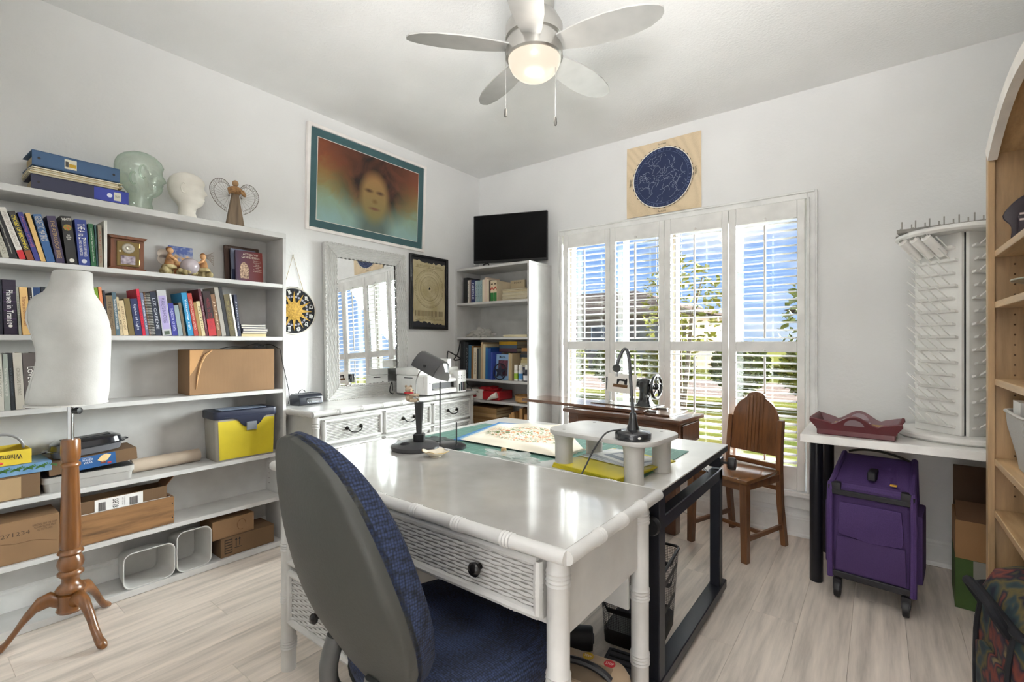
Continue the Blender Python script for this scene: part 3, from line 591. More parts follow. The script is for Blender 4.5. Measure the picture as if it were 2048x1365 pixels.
def angelcard(nt, N, L, b):
    tc = N.new('ShaderNodeTexCoord'); n = N.new('ShaderNodeTexNoise'); n.inputs['Scale'].default_value = 26; n.inputs['Detail'].default_value = 4; L.new(tc.outputs['Object'], n.inputs[0])
    sp = N.new('ShaderNodeSeparateXYZ'); L.new(tc.outputs['Object'], sp.inputs[0]); ad = N.new('ShaderNodeMath'); ad.operation = 'MULTIPLY_ADD'; ad.inputs[1].default_value = 3.2; L.new(sp.outputs[2], ad.inputs[0]); L.new(n.outputs[0], ad.inputs[2])
    r = N.new('ShaderNodeValToRGB'); e = r.color_ramp.elements; e[0].position = .45; e[0].color = lin('6a4428'); e[1].position = 1.0; e[1].color = lin('4a5c98')
    for p, c in ((.62, 'a8622c'), (.76, 'd8b078'), (.88, '8c96b4')): x = e.new(min(p, 1)); x.color = lin(c)
    L.new(ad.outputs[0], r.inputs[0]); L.new(r.outputs[0], b.inputs['Base Color'])
tag(bx(0, .003, -.056, .056, 0, .165).build('picture_card', node_mat('angel_card', angelcard), None, loc=(-2.935, .965, z+.005), rot=(0, R(-9), 0)), 'painted angel picture card propped behind the fairy figurine', 'card')
def framed(name, label, y0, y1, z0, h, x, c, lean):
    t = thing(name, label, 'frame', (x, (y0+y1)/2, z0+.001), rot=(0, R(-lean), 0)); w = (y1-y0)/2
    MB().box(0, .02, -w, -w+.022, 0, h).box(0, .02, w-.022, w, 0, h).box(0, .02, -w+.022, w-.022, 0, .022).box(0, .02, -w+.022, w-.022, h-.022, h).build('frame', mat(c, .5, kind='wood'), t, bev=.002); bx(0, .006, -w+.02, w-.02, .02, h-.02).build('picture', mat('3a2e34', .5), t)
    return t
framed('framed_picture', 'dark brown picture frame leaning at the end of second shelf', 1.185, 1.375, z, .215, -2.965, '4a352a', 5)
t = thing('book', 'grey blue hardback leaning between dark frame and maroon book', 'book', (-2.925, 1.205, z+.001), rot=(0, R(-6), 0)); bx(0, .014, 0, .135, 0, .195).build('cover', mat('7e869c', .5), t, bev=.001); bx(.0145, .0155, 0, .03, 0, .075).build('cover_band', mat('28304e', .5), t); bx(.002, .012, .1352, .1362, .003, .192).build('pages', PAPER, t)
t = thing('book', 'maroon book titled Asteroid Goddesses facing out', 'book', (-2.893, 1.212, z+.001), rot=(0, R(-5), 0))
def agc(nt, N, L, b):
    tc = N.new('ShaderNodeTexCoord'); sp = N.new('ShaderNodeSeparateXYZ'); L.new(tc.outputs['Object'], sp.inputs[0]); r = N.new('ShaderNodeValToRGB'); e = r.color_ramp.elements; e[0].position = 0; e[0].color = lin('3c2a44'); e[1].position = .15; e[1].color = lin('7e2c24'); L.new(sp.outputs[1], r.inputs[0]); L.new(r.outputs[0], b.inputs['Base Color'])
bx(0, .016, 0, .150, 0, .182).build('cover', node_mat('asteroid_cover', agc, .4), t, bev=.001); bx(.002, .014, .1502, .1512, .002, .180).build('pages', PAPER, t)
TA = mat('e8dccb', .6); txt('ASTEROID', 'title', TA, t, (.0170, .082, .163), Y_, Z_, .085, .011); txt('GODDESSES', 'title', TA, t, (.0170, .082, .146), Y_, Z_, .10, .011)
for i, s in enumerate(('The Mythology', 'Psychology', 'and', 'Astrology', 'of the', 'Re-emerging', 'Feminine')): txt(s, 'subtitle', TA, t, (.0170, .118, .128-i*.010), Y_, Z_, .045 if len(s) > 6 else .02, .005)
MB().prism([(.022, .022), (.066, .022), (.072, .075), (.060, .105), (.045, .118), (.028, .105), (.020, .075)], .0162, .0172, 'yz').build('cover_figure', mat('d8b89a', .6, kind='mottle', c2='4a2a24', scale=9), t)
# ---- boxes and tubs on the lower shelves
def carton(name, label, loc, w, d, h, m, rz=0, flaps=None, open_top=False, cat='box', tape=None, group=None):
    """w along local y, d along local x, origin centre of base"""
    t = thing(name, label, cat, loc, rz, group); a, b = d/2, w/2; k = .004
    mb = MB().box(-a, a, -b, b, 0, k).box(-a, -a+k, -b, b, k, h).box(a-k, a, -b, b, k, h).box(-a+k, a-k, -b, -b+k, k, h).box(-a+k, a-k, b-k, b, k, h)
    mb.build('body', m, t, bev=.001)
    if not open_top: MB().box(-a, -.001, -b, b, h, h+k).box(.001, a, -b, b, h, h+k).build('top_flap', m, t, bev=.001)
    if tape: bx(-tape, tape, -b-.001, b+.001, h+k, h+k+.0008).build('tape', mat('b98f5c', .3), t)
    return t
s4, s5, s6, s7 = SH[3:7]
t = carton('cardboard_box', 'large brown cardboard box with crumpled corner on fourth shelf', (-2.895, 1.175, s4+.001), .43, .175, .232, CARD, R(-1.5))
MB().prism([(-.215, .232), (-.150, .236), (-.165, .20), (-.18, .16), (-.195, .13), (-.215, .10)], .0860, .0905, 'yz').build('torn_flap', mat('b98e60', .85, kind='card'), t, bev=.001)
MB().tube([(.089, -.11, .234), (.091, -.145, .205), (.090, -.165, .16), (.091, -.178, .10), (.089, -.185, .03)], [.003, .006, .005, .004, .002], 6).build('crease', mat('c39a6c', .85), t, smooth=True)
c = MB(); c.tube(crom([(-2.86, 1.12, s4+.240), (-2.84, 1.17, s4+.250), (-2.86, 1.24, s4+.249), (-2.84, 1.30, s4+.265), (-2.85, 1.35, s4+.252), (-2.83, 1.28, s4+.246), (-2.85, 1.38, s4+.262), (-2.80, 1.408, s4+.24), (-2.80, 1.421, s4+.23), (-2.782, 1.428, s4+.15), (-2.777, 1.455, s4+.02), (-2.774, 1.463, s4-.05), (-2.776, 1.458, s4-.09)], 5), .0022, 6)
tag(c.build('power_cable', BLACK, None, smooth=True), 'black cable lying on the cardboard box and hanging over shelf edge', 'cable')
def lid_strip(): pass
t = thing('file_box', 'clear plastic hanging file box with yellow insert and navy lid', 'file box', (-2.884, 1.236, s5+.001), R(-2))
CLR = mat('b4afa5', .25, alpha=.75); NV = mat('23283c', .4)
mb = MB(); a, b, h = .088, .158, .225
for r0 in (0,): mb.loft([[(x*k, y*k2, z) for x, y in rrect(-a, a, -b, b, .02)] for z, k, k2 in ((0, .94, .96), (.19, 1, 1), (h, 1, 1))])
mb.build('tub', CLR, t, smooth=True)
MB().prism([(-.138, .008), (.142, .008), (.148, .215), (.10, .214), (.075, .205), (.055, .178), (-.01, .178), (-.035, .205), (-.06, .214), (-.146, .214)], .0885, .0895, 'yz').build('insert', mat('c8b426', .5), t)
MB().prism(rrect(-.096, .094, -.165, .165, .02), h, h+.042, 'xy').build('lid', NV, t, bev=.004, seg=2)
MB().prism([(-.12, h+.012), (.13, h+.012), (.09, h-.005), (.07, h-.035), (.05, h-.05), (-.01, h-.05), (-.03, h-.035), (-.05, h-.005)], .091, .096, 'yz').build('lid_apron', NV, t, bev=.001)
for i in range(4): bx(-.05+i*.03, -.038+i*.03, -.12, .12, h+.042, h+.047).build('lid_rib', mat('6d7686', .3), t, bev=.001)
bx(.096, .104, -.006, .048, h-.072, h-.025).build('latch', mat('8b9098', .3, .2), t, bev=.003)
# paper roll
t = thing('paper_roll', 'pale roll of backing paper lying behind the bakeware boxes', 'paper roll', (-2.92, .90, s5+.034), rot=(0, 0, R(3)))
MB().lathe([(.033, -.16), (.033, .14), (.028, .14), (.028, -.15), (.001, -.15)], 20, axis='y').build('roll', mat('b5a593', .7), t, smooth=True)
# white storage tub with dark lid, bakeware box and roaster
def tub(name, label, loc, w, d, h, m, lidm, rz=0):
    t = thing(name, label, 'tray', loc, rz); 
    MB().loft([[(x*k, y*k, z) for x, y in rrect(-d/2, d/2, -w/2, w/2, .02)] for z, k in ((0, .93), (h*.6, .965), (h*.62, 1), (h, 1.0))]).build('tub', m, t, smooth=True)
    MB().prism(rrect(-d/2+.006, d/2-.006, -w/2+.006, w/2-.006, .016), h-.004, h+.003).build('lid', lidm, t)
    return t
tub('plastic_tray', 'shallow grey plastic tray under the blue bakeware box', (-2.888, .57, s5+.001), .318, .18, .064, mat('a9a7a3', .4), BLK2, R(-2))
t = thing('bakeware_box', 'cardboard sleeve box with blue printed front for bakeware', 'box', (-2.892, .445, s5+.071), rot=(R(4.0), 0, R(-2)))
bx(-.085, .085, -.01, .295, 0, .056).build('carton', CARD2, t, bev=.002); bx(.0852, .0862, .078, .215, .001, .055).build('printed_front', mat('285a92', .45), t)
txt('NAKED\nWEAR', 'print', mat('eef2f8', .5), t, (.0868, .118, .034), Y_, Z_, .035, .022); txt("DON'T COOK", 'print', mat('eef2f8', .5), t, (.0868, .115, .049), Y_, Z_, .03, .004)
MB().prism([(.150, .030), (.168, .018), (.185, .024), (.200, .046), (.182, .053), (.165, .048)], .0864, .0872, 'yz').build('print_figure', mat('e6c890', .6), t); bx(.0864, .0872, .160, .178, .012, .024).build('print_figure', mat('7c3a2c', .6), t); bx(.0864, .0872, .184, .198, .006, .014).build('print_badge', mat('b8343c', .6), t)
t = thing('roaster', 'black enamel covered roaster lying tilted on the bakeware box', 'roasting pan', (-2.892, .437, s5+.131), rot=(R(4.5), 0, R(-2)))
EN = mat('1b1c22', .18, coat=.6)
def oval(a, b, n=28): return [(a*math.cos(2*math.pi*i/n), b+b*math.sin(2*math.pi*i/n)) for i in range(n)]
def ringo(k, z, ex=0): return [(x*k+ex*0, .135+(y-.135)*k, z) for x, y in [((.078*math.copysign(abs(math.cos(q))**.6, math.cos(q))), .135+.135*math.copysign(abs(math.sin(q))**.6, math.sin(q))) for q in [2*math.pi*i/32 for i in range(32)]]]
MB().loft([ringo(.86, 0), ringo(.94, .030)]).build('pan', mat('6d6e74', .3), t, smooth=True); MB().loft([ringo(1.03, .030), ringo(1.03, .035)]).build('rim', EN, t, smooth=True)
MB().loft([ringo(.95, .035), ringo(.90, .058), ringo(.74, .068), ringo(.2, .069)]).build('lid', EN, t, smooth=True)
for i in range(5): bx(-.03+i*.012, -.024+i*.012, .05, .22, .067, .0715).build('lid_rib', EN, t, bev=.001)
bx(-.02, .02, .264, .285, .030, .036).build('handle', EN, t, bev=.002); bx(-.02, .02, -.016, .006, .030, .036).build('handle', EN, t, bev=.002)
t = carton('cardboard_box', 'brown cardboard box under the palm tree printed box', (-2.89, .285, s5+.001), .235, .18, .095, CARD2, R(1)); bx(.0902, .0912, -.09, .06, .004, .09).build('tape', mat('a68b68', .35), t)
t = thing('palm_box', 'flat box printed with sky and palm fronds', 'box', (-2.888, .30, s5+.101), R(1)); bx(-.092, .096, -.17, .136, 0, .042).build('carton', mat('7c9db4', .4, kind='mottle', c2='4f7aaa', scale=.8), t, bev=.002)
mb = MB()
for q in range(5):
    cy = -.03+q*.037; 
    for i in range(9):
        u = -1+i*.25; mb.add([(.0966, cy+.002*i, .024), (.0966, cy+.03*u+.004, .038-.012*abs(u)), (.0966, cy+.034*u, .014+.02*(1-abs(u)))], [(0, 1, 2)])
mb.build('palm_print', mat('3f6b34', .6), t)
t = thing('chocolate_box', 'open yellow chocolate box lid holding craft bits', 'box', (-2.885, .285, s5+.1445), R(2)); YL = mat('d0b536', .45); a, b, h, k = .085, .09, .058, .002
MB().box(-a, a, -b, b, 0, k).box(a-k, a, -b, b, k, h).box(-a, -a+k, -b, b, k, h).box(-a+k, a-k, -b, -b+k, k, h).box(-a+k, a-k, b-k, b, k, h).build('tray', YL, t)
txt("Whitman's", 'print', INK, t, (a+.0012, .02, .032), -Y_, -Z_, .085, .022); MB().sph((a, -.005, .012), (.001, .014, .006)).build('print_flower', mat('c43a34', .6), t)
t = thing('headband', 'grey plastic headband arching out of the yellow box', 'headband', (-2.89, .30, s5+.195)); MB().tube([(0, .065*math.cos(q), .065*math.sin(q)) for q in [R(i*15) for i in range(13)]], .005, 8, sq=.5).build('band', mat('8b8a8a', .25), t, smooth=True)
t = thing('ribbon_bundle', 'bundle of brown and blue ribbons in the yellow box', 'ribbon', (-2.885, .33, s5+.150))
for i in range(6): MB().tube([(-.03+.012*i, -.03+.004*i, 0), (-.02+.012*i, 0, .030+.004*(i % 3)), (-.03+.012*i, .032, .010)], .007, 7).build('loop', mat(['a8743c', '6f8094', '8c6a3c'][i % 3], .6), t, smooth=True)
# shelf six
t = carton('cardboard_box', 'wide brown carton with black stamped number on the sixth shelf', (-2.885, .30, s6+.001), .325, .17, .168, CARD, R(0))
txt('271234', 'print', mat('4a3828', .8), t, (.0855, .03, .118), Y_, Z_, .085, .016); txt('DESIGNED FOR USE ONLY\nTO HANDLE THIS PART\nDO NOT STACK', 'print', mat('4a3828', .8), t, (.0855, .118, .128), Y_, Z_, .075, .030)
MB().tube(crom([(.0856, -.12, .085), (.0856, -.05, .095), (.0856, .03, .080), (.0856, .09, .078), (.0856, .155, .055)], 5), .0008, 4).build('stain_line', mat('6b4c30', .8), t)
t = thing('oak_tray', 'pale oak drawer box used as a tray on sixth shelf', 'drawer box', (-2.873, .688, s6+.001)); OAK = mat('8c6743', .5, kind='wood', axis='y', scale=1.6)
MB().box(.06, .076, -.198, .198, 0, .132).build('front', OAK, t, bev=.002); MB().box(-.09, -.078, -.198, .198, 0, .132).build('back', OAK, t, bev=.002)
for s in (-1, 1):
    q = bx(-.078, .06, s*.198-(.012 if s > 0 else 0), s*.198+(0 if s > 0 else .012), 0, .132).build('side', OAK, t, bev=.001)
bx(-.078, .06, -.186, .186, .003, .009).build('bottom', mat('c9a06c', .6), t)
bx(.0555, .060, -.186, .186, .120, .1325).build('inner_edge', WHITE, t)
for zz in (.03, .10): MB().lathe([(.003, 0), (.003, .001)], 8, (.0762, .190, zz), axis='x').build('screw_hole', INK, t)
t = carton('shipping_box', 'brown shipping carton with address label inside the wooden drawer', (-2.882, .690, s6+.012), .345, .11, .175, CARD2, R(0), open_top=True)
bx(.0552, .0562, -.105, .075, .100, .172).build('shipping_label', mat('e9e8e6', .5), t)
for i in range(12): bx(.0562, .0567, -.092+i*.0022, -.0912+i*.0022+(i % 3)*.0004, .118, .158).build('barcode_bar', INK, t)
for i in range(14): bx(.0562, .0567, .022+i*.0024, .0230+i*.0024+(i % 3)*.0004, .116, .156).build('barcode_bar', INK, t)
txt('38LBS', 'print', INK, t, (.0570, -.03, .138), Z_, -Y_, .05, .022); txt('SHIP TO: 1244\nCARRIER NO 12', 'print', INK, t, (.0570, .0, .145), Z_, -Y_, .04, .012)
MB().add([(-.055, .170, .172), (.055, .170, .172), (.055, .205, .215), (-.055, .195, .205), (-.055, .166, .172), (.055, .166, .172), (.055, .201, .215), (-.055, .191, .205)], [(0, 1, 2, 3), (7, 6, 5, 4), (0, 3, 7, 4), (1, 5, 6, 2), (3, 2, 6, 7), (0, 4, 5, 1)]).build('open_flap', mat('6d4d30', .85, kind='card'), t)
# bottom shelf bins
RIB = mat('c4c3c0', .45)
def bin_(label, y, w, h, L_, rz):
    t = thing('ribbed_bin', label, 'bin', (-2.800, y, s7+.001), rz, 'white ribbed bins lying on their sides'); rings = []; rin = []
    n = 9
    for i in range(n+1):
        u = i/n; k = 1-.22*u; x = -L_*u; jj = .0018*(i % 2)
        rings.append([(x, p*k, h*.0+q*k+(0)) for p, q in rrect(-w/2-jj, w/2+jj, 0, h+jj, .035, 5)])
        k2 = k-.03; rin.append([(x, p*k2, q*k2+.003) for p, q in rrect(-w/2, w/2, 0, h, .035, 5)])
    MB().loft(rings+[]).mesh
    mb = MB(); mb.loft(rings, cap=False); mb.loft(rin[:-1]+[[(x+.004, p, q) for x, p, q in rin[-1]]], cap=False); mb.loft([rings[0], rin[0]], cap=False); mb.loft([rings[-1], [(x, p*.02, .5*h*.8) for x, p, q in rings[-1]]], cap=False)
    mb.build('shell', RIB, t, smooth=True, ang=25); MB().tube([(.002, p, q+.001) for p, q in rrect(-w/2, w/2, 0, h, .035, 5)], .003, 6, closed=True).build('rim', RIB, t, smooth=True)
    return t
bin_('wide white ribbed bin lying on its side on the bottom shelf', .785, .205, .165, .17, R(0))
bin_('narrow white ribbed bin lying on its side by the cartons', .975, .155, .20, .17, R(0))
t = carton('cardboard_box', 'flat carton with arrow print at the end of bottom shelf', (-2.885, 1.245, s7+.001), .285, .165, .098, CARD2, R(0))
bx(.0827, .0834, -.125, -.085, .016, .092).build('print_panel', mat('3a2c20', .8), t)
for i in range(5): bx(.0836, .0840, -.121, -.089, .022+i*.014, .030+i*.014).build('print_line', CARD2, t)
for i in (0, 1): MB().prism([(-.068+i*.018, .045), (-.064+i*.018, .045), (-.064+i*.018, .078), (-.059+i*.018, .078), (-.066+i*.018, .090), (-.073+i*.018, .078), (-.068+i*.018, .078)], .0827, .0834, 'yz').build('arrow_print', INK, t)
bx(.0827, .0834, -.075, -.038, .036, .039).build('arrow_print', INK, t)
t = carton('cardboard_box', 'upper brown carton on the bottom shelf under sixth shelf', (-2.89, 1.17, s7+.104), .215, .155, .095, CARD, R(1)); MB().tube([(.0780, .04+.028*math.cos(q)*.8, .05+.028*math.sin(q)) for q in [R(i*24) for i in range(13)]], .0012, 4).build('smile_print', mat('6a4526', .8), t)
# =====================================================  DRESS FORM
t = thing('dress_form', 'white dress form torso on turned wooden tripod stand', 'dress form', (-2.61, .465, 0), R(37.3))
k = .002033; CTR = 146
prof = [(806, 77, 212, .090), (800, 76, 213, .094), (780, 81, 214, .100), (760, 88, 215, .100), (740, 95, 216, .096), (720, 98, 217, .092), (700, 97, 218, .092), (680, 92, 218, .096), (660, 88, 217, .100), (640, 85, 212, .102), (620, 84, 205, .100), (604, 86, 198, .090), (594, 93, 193, .075), (586, 105, 190, .060), (575, 113, 189, .052), (560, 118, 188, .050), (546, 122, 187, .050), (543, 126, 182, .046)]
FAB = mat('c6c4c0', .9, bump=.12)
rings = []
for y, l, r_, d in prof:
    zc = 1.203-(y-682)*k; c0 = ((l+r_)/2-CTR)*k; hw = (r_-l)/2*k
    rings.append([(c0+hw*math.copysign(abs(math.cos(q))**.9, math.cos(q)), -.01+d*math.copysign(abs(math.sin(q))**.9, math.sin(q)), zc) for q in [2*math.pi*i/32 for i in range(32)]])
MB().loft(rings).build('torso', FAB, t, smooth=True, ang=70)
for (a0, pts) in ((0, [(604, 96), (640, 100), (680, 112), (720, 118), (760, 113), (804, 106)]),):
    sm = [((x-CTR)*k, -.088-.0, 1.203-(y-682)*k) for y, x in pts]
    out = []
    for x, yy, zc in sm:
        best = min(rings, key=lambda rg: abs(rg[0][2]-zc)); xs = [p for p in best if p[1] < -.01]; q = min(xs, key=lambda p: abs(p[0]-x)); out.append((x, q[1]-.001, zc))
    MB().tube(crom(out, 4), .0035, 6).build('seam', FAB, t, smooth=True)
MB().prism(arc(-.003, -.01, .128, 0, 348, 24), .948, .953).build('base_plate', mat('cfcdc8', .7), t)
MB().lathe([(.011, .77), (.011, .955)], 16).build('post', CHROME, t, smooth=True); MB().lathe([(.009, .012), (.013, .02), (.013, .038), (.006, .04)], 12, (0, 0, .920), axis='x').build('knob', BLACK, t, smooth=True)
WST = mat('784a1e', .32, kind='wood', axis='z', scale=1.6, coat=.5, c2='5a3513')
pr_ = [(.001, .806), (.028, .804), (.031, .796), (.032, .75), (.030, .722), (.024, .712), (.032, .705), (.032, .696), (.026, .690), (.029, .60), (.032, .48), (.034, .40), (.034, .372), (.030, .362), (.040, .352), (.042, .345), (.032, .335), (.040, .318), (.043, .300), (.038, .282), (.032, .276), (.042, .266), (.042, .258), (.028, .245), (.028, .225), (.040, .212), (.048, .200), (.046, .192), (.034, .186), (.042, .180), (.042, .125), (.046, .118), (.040, .108), (.001, .106)]
MB().lathe(pr_, 26).build('column', WST, t, smooth=True, ang=50)
leg = MB(); L_ = [(.030, .152, .030, .024), (.065, .172, .030, .022), (.105, .160, .028, .019), (.145, .115, .022, .016), (.180, .062, .018, .015), (.205, .030, .018, .016), (.228, .018, .015, .018), (.240, .013, .009, .012)]
leg.loft([[(x+math.sin(math.atan2(.3, 1))*0, w*math.cos(q), z+h*math.sin(q)) for q in [2*math.pi*i/12 for i in range(12)]] for x, z, h, w in L_])
lm = leg.mesh('leg', WST, smooth=True, ang=60)
for an in (-22, 98, 218): inst(lm, 'leg', t, (0, 0, 0), (0, 0, R(an)), (.93, 1, 1))
# =====================================================  WALL HANGINGS ON LEFT WALL
t = thing('embroidery_hoop', 'round black embroidery hoop with gold sun and zodiac signs hanging by gold cord', 'wall hanging', (XL+.002, 1.608, 1.397))
MB().lathe([(.148, 0), (.148, .006), (.001, .006), (.001, 0)], 48, axis='x').build('black_cloth', mat('191a1f', .9, kind='fabric', c2='121317', bump=.1), t)
MB().tube([(.006, .149*math.cos(q), .149*math.sin(q)) for q in [2*math.pi*i/48 for i in range(48)]], .005, 8, closed=True).build('hoop', mat('cfcac0', .5), t, smooth=True)
GOLD = mat('c69c3a', .5, .25, kind='mottle', c2='8a6a1c', scale=8, bump=.6)
for q in range(12):
    a = R(30*q); e = .125 if q % 2 == 0 else .128; p = [(e*math.cos(a), e*math.sin(a)), (.055*math.cos(a+.19), .055*math.sin(a+.19)), (.03*math.cos(a), .03*math.sin(a)), (.055*math.cos(a-.19), .055*math.sin(a-.19))]
    MB().prism(p, .0085, .0105, 'yz').build('sun_ray', GOLD, t)
MB().lathe([(.058, .0085), (.054, .0115), (.001, .012)], 28, axis='x').build('sun_disc', GOLD, t, smooth=True)
mb = MB()
for q in range(24): mb.prism([(r_*math.cos(R(15*q+d)), r_*math.sin(R(15*q+d))) for r_, d in ((.085, 1), (.098, 1), (.098, 12), (.085, 12))], .0062, .0072, 'yz')
mb.build('grey_ring', mat('8d8b96', .6), t, kind='stuff')
SG = mat('eceae6', .7); circ = lambda x, y, r_: [(x+r_*math.cos(R(i*45)), y+r_*math.sin(R(i*45))) for i in range(9)]
ZOD = [[[(-.8, -.9), (.8, .9)], [(.1, .9), (.8, .9), (.8, .2)], [(-.7, 0), (0, -.7)]], [[(-.9, .7), (-.5, .6), (-.3, -.4)], [(-.3, .3), (.1, .8), (.3, .2), (.1, -.6), (-.3, -1)], circ(.5, -.2, .35)], [[(-.9, .2), (-.5, .6), (-.1, .2), (.3, .6), (.8, .2)], [(-.9, -.5), (-.5, -.1), (-.1, -.5), (.3, -.1), (.8, -.5)]], [[(-.7, .9), (-.3, 0), (-.7, -.9)], [(.7, .9), (.3, 0), (.7, -.9)], [(-.8, 0), (.8, 0)]],
 [[(-.8, .4), (-.5, .9), (-.1, .4), (0, -.9)], [(.8, .4), (.5, .9), (.1, .4), (0, -.9)]], [circ(0, -.3, .5), [(-.7, .9), (-.3, .3), (.3, .3), (.7, .9)]], [[(-.7, .9), (.7, .9)], [(-.7, -.9), (.7, -.9)], [(-.3, .9), (-.3, -.9)], [(.3, .9), (.3, -.9)]], [circ(-.5, .15, .3), circ(.5, -.15, .3), [(-.7, .4), (0, .8), (.8, .5)], [(.7, -.4), (0, -.8), (-.8, -.5)]],
 [circ(-.5, -.1, .3), [(-.3, .1), (-.4, .7), (.1, .9), (.5, .5), (.2, -.3), (.4, -.8), (.8, -.6)]], [[(-.9, .8), (-.7, .5), (-.7, -.7)], [(-.7, .5), (-.4, .8), (-.2, .5), (-.2, -.7)], [(-.2, .5), (.1, .8), (.3, .5), (.3, -.5), (.8, -.9)], [(.3, .2), (.8, .4), (.7, -.3), (0, -.9)]], [[(-.9, -.7), (.9, -.7)], [(-.9, -.2), (-.4, -.2), (-.6, .4), (0, .9), (.6, .4), (.4, -.2), (.9, -.2)]], [[(-.9, .8), (-.7, .5), (-.7, -.7)], [(-.7, .5), (-.4, .8), (-.2, .5), (-.2, -.7)], [(-.2, .5), (.1, .8), (.3, .5), (.3, -.6), (.9, -.8)], [(.9, -.8), (.7, -.4)]]]
for q in range(12):
    a = R(75+30*q); mb = MB()
    for st_ in ZOD[q]:
        P = crom([(.0085, .120*math.cos(a)+u*.014, .120*math.sin(a)+v*.015) for u, v in st_], 4) if len(st_) > 2 else [(.0085, .120*math.cos(a)+u*.014, .120*math.sin(a)+v*.015) for u, v in st_]
        mb.tube(P, .0021, 5)
    mb.build('zodiac_sign', SG, t)
MB().tube([(.005, -.070, .128), (.002, -.003, .36), (.005, .066, .130)], .0016, 5).build('cord', mat('b59a58', .5), t); MB().sph((.004, -.003, .36), .005).build('pin', mat('d8d4c4', .5), t, smooth=True); MB().tube([(.007, -.03, .152), (.007, .03, .154)], .003, 6).build('tightening_screw', STEEL, t)
# portrait
def paint(nt, N, L, b):
    tc = N.new('ShaderNodeTexCoord'); sp = N.new('ShaderNodeSeparateXYZ'); L.new(tc.outputs['Object'], sp.inputs[0])
    n = N.new('ShaderNodeTexNoise'); n.inputs['Scale'].default_value = 5.5; n.inputs['Detail'].default_value = 5; n.inputs['Distortion'].default_value = 1.6; L.new(tc.outputs['Object'], n.inputs[0])
    def mth(op, a, b_=None, c=None):
        m = N.new('ShaderNodeMath'); m.operation = op
        for i, v in enumerate((a, b_, c)):
            if v is None: continue
            if isinstance(v, (int, float)): m.inputs[i].default_value = v
            else: L.new(v, m.inputs[i])
        return m.outputs[0]
    y, z = sp.outputs[1], sp.outputs[2]; zz = mth('MULTIPLY_ADD', n.outputs[0], .22, mth('ADD', z, -.11))
    rp = N.new('ShaderNodeValToRGB'); e = rp.color_ramp.elements; e[0].position = 0; e[0].color = lin('8fb0ae'); e[1].position = 1; e[1].color = lin('6a3a2a')
    for p, c in ((.28, '8aa08a'), (.42, '8a8458'), (.62, '8a6a3c'), (.8, '84492c')): x = e.new(p); x.color = lin(c)
    L.new(mth('MULTIPLY_ADD', zz, 1.75, .5), rp.inputs[0])
    def ell(cy, cz, ry, rz, soft, amt):
        dy = mth('DIVIDE', mth('SUBTRACT', y, cy), ry); dz = mth('DIVIDE', mth('SUBTRACT', z, cz), rz)
        d = mth('SQRT', mth('ADD', mth('MULTIPLY', dy, dy), mth('MULTIPLY', dz, dz))); d = mth('MULTIPLY_ADD', n.outputs[0], amt, d)
        mr = N.new('ShaderNodeMapRange'); mr.inputs[1].default_value = 1+soft; mr.inputs[2].default_value = 1-soft; L.new(d, mr.inputs[0]); return mr.outputs[0]
    def over(base, col, fac):
        m = N.new('ShaderNodeMixRGB'); L.new(fac, m.inputs[0]); L.new(base, m.inputs[1])
        if isinstance(col, str): m.inputs[2].default_value = lin(col)
        else: L.new(col, m.inputs[2])
        return m.outputs[0]
    hr = N.new('ShaderNodeValToRGB'); hr.color_ramp.elements[0].color = lin('1e1310'); hr.color_ramp.elements[0].position = .35; hr.color_ramp.elements[1].color = lin('5e3424'); hr.color_ramp.elements[1].position = .68; L.new(n.outputs[0], hr.inputs[0])
    c = over(rp.outputs[0], hr.outputs[0], ell(.03, .10, .34, .30, .35, .25))
    c = over(c, '5c6c66', ell(.02, -.26, .15, .13, .4, .1))
    fr = N.new('ShaderNodeValToRGB'); fr.color_ramp.elements[0].color = lin('7c7a4c'); fr.color_ramp.elements[1].color = lin('a8784a'); L.new(mth('MULTIPLY_ADD', z, 2.2, .5), fr.inputs[0])
    c = over(c, fr.outputs[0], ell(.02, -.03, .125, .185, .22, .10))
    for cy in (-.03, .068): c = over(c, '4a3020', ell(cy, .02, .030, .012, .7, .05))
    c = over(c, '75582f', ell(.022, -.05, .02, .014, .8, .05)); c = over(c, '74483a', ell(.02, -.105, .04, .010, .7, .05))
    L.new(c, b.inputs['Base Color'])
t = thing('framed_portrait', 'large framed painting of a long-haired face with teal mat in white frame', 'picture', (XL+.001, 2.205, 2.292), rot=(R(-.3), R(2), 0)); w, h = .518, .352
MB().box(0, .03, -w, -w+.022, -h, h).box(0, .03, w-.022, w, -h, h).box(0, .03, -w+.022, w-.022, -h, -h+.022).box(0, .03, -w+.022, w-.022, h-.022, h).build('frame', mat('ece7e3', .4), t, bev=.002)
bx(.004, .016, -w+.02, w-.02, -h+.02, h-.02).build('mat_board', mat('3f6064', .7), t)
bx(.016, .0175, -w+.074, w-.074, -h+.074, h-.074).build('mat_bevel', mat('e8e4da', .6), t); bx(.0175, .0185, -w+.078, w-.078, -h+.078, h-.078).build('painting', node_mat('painting', paint, .35), t)
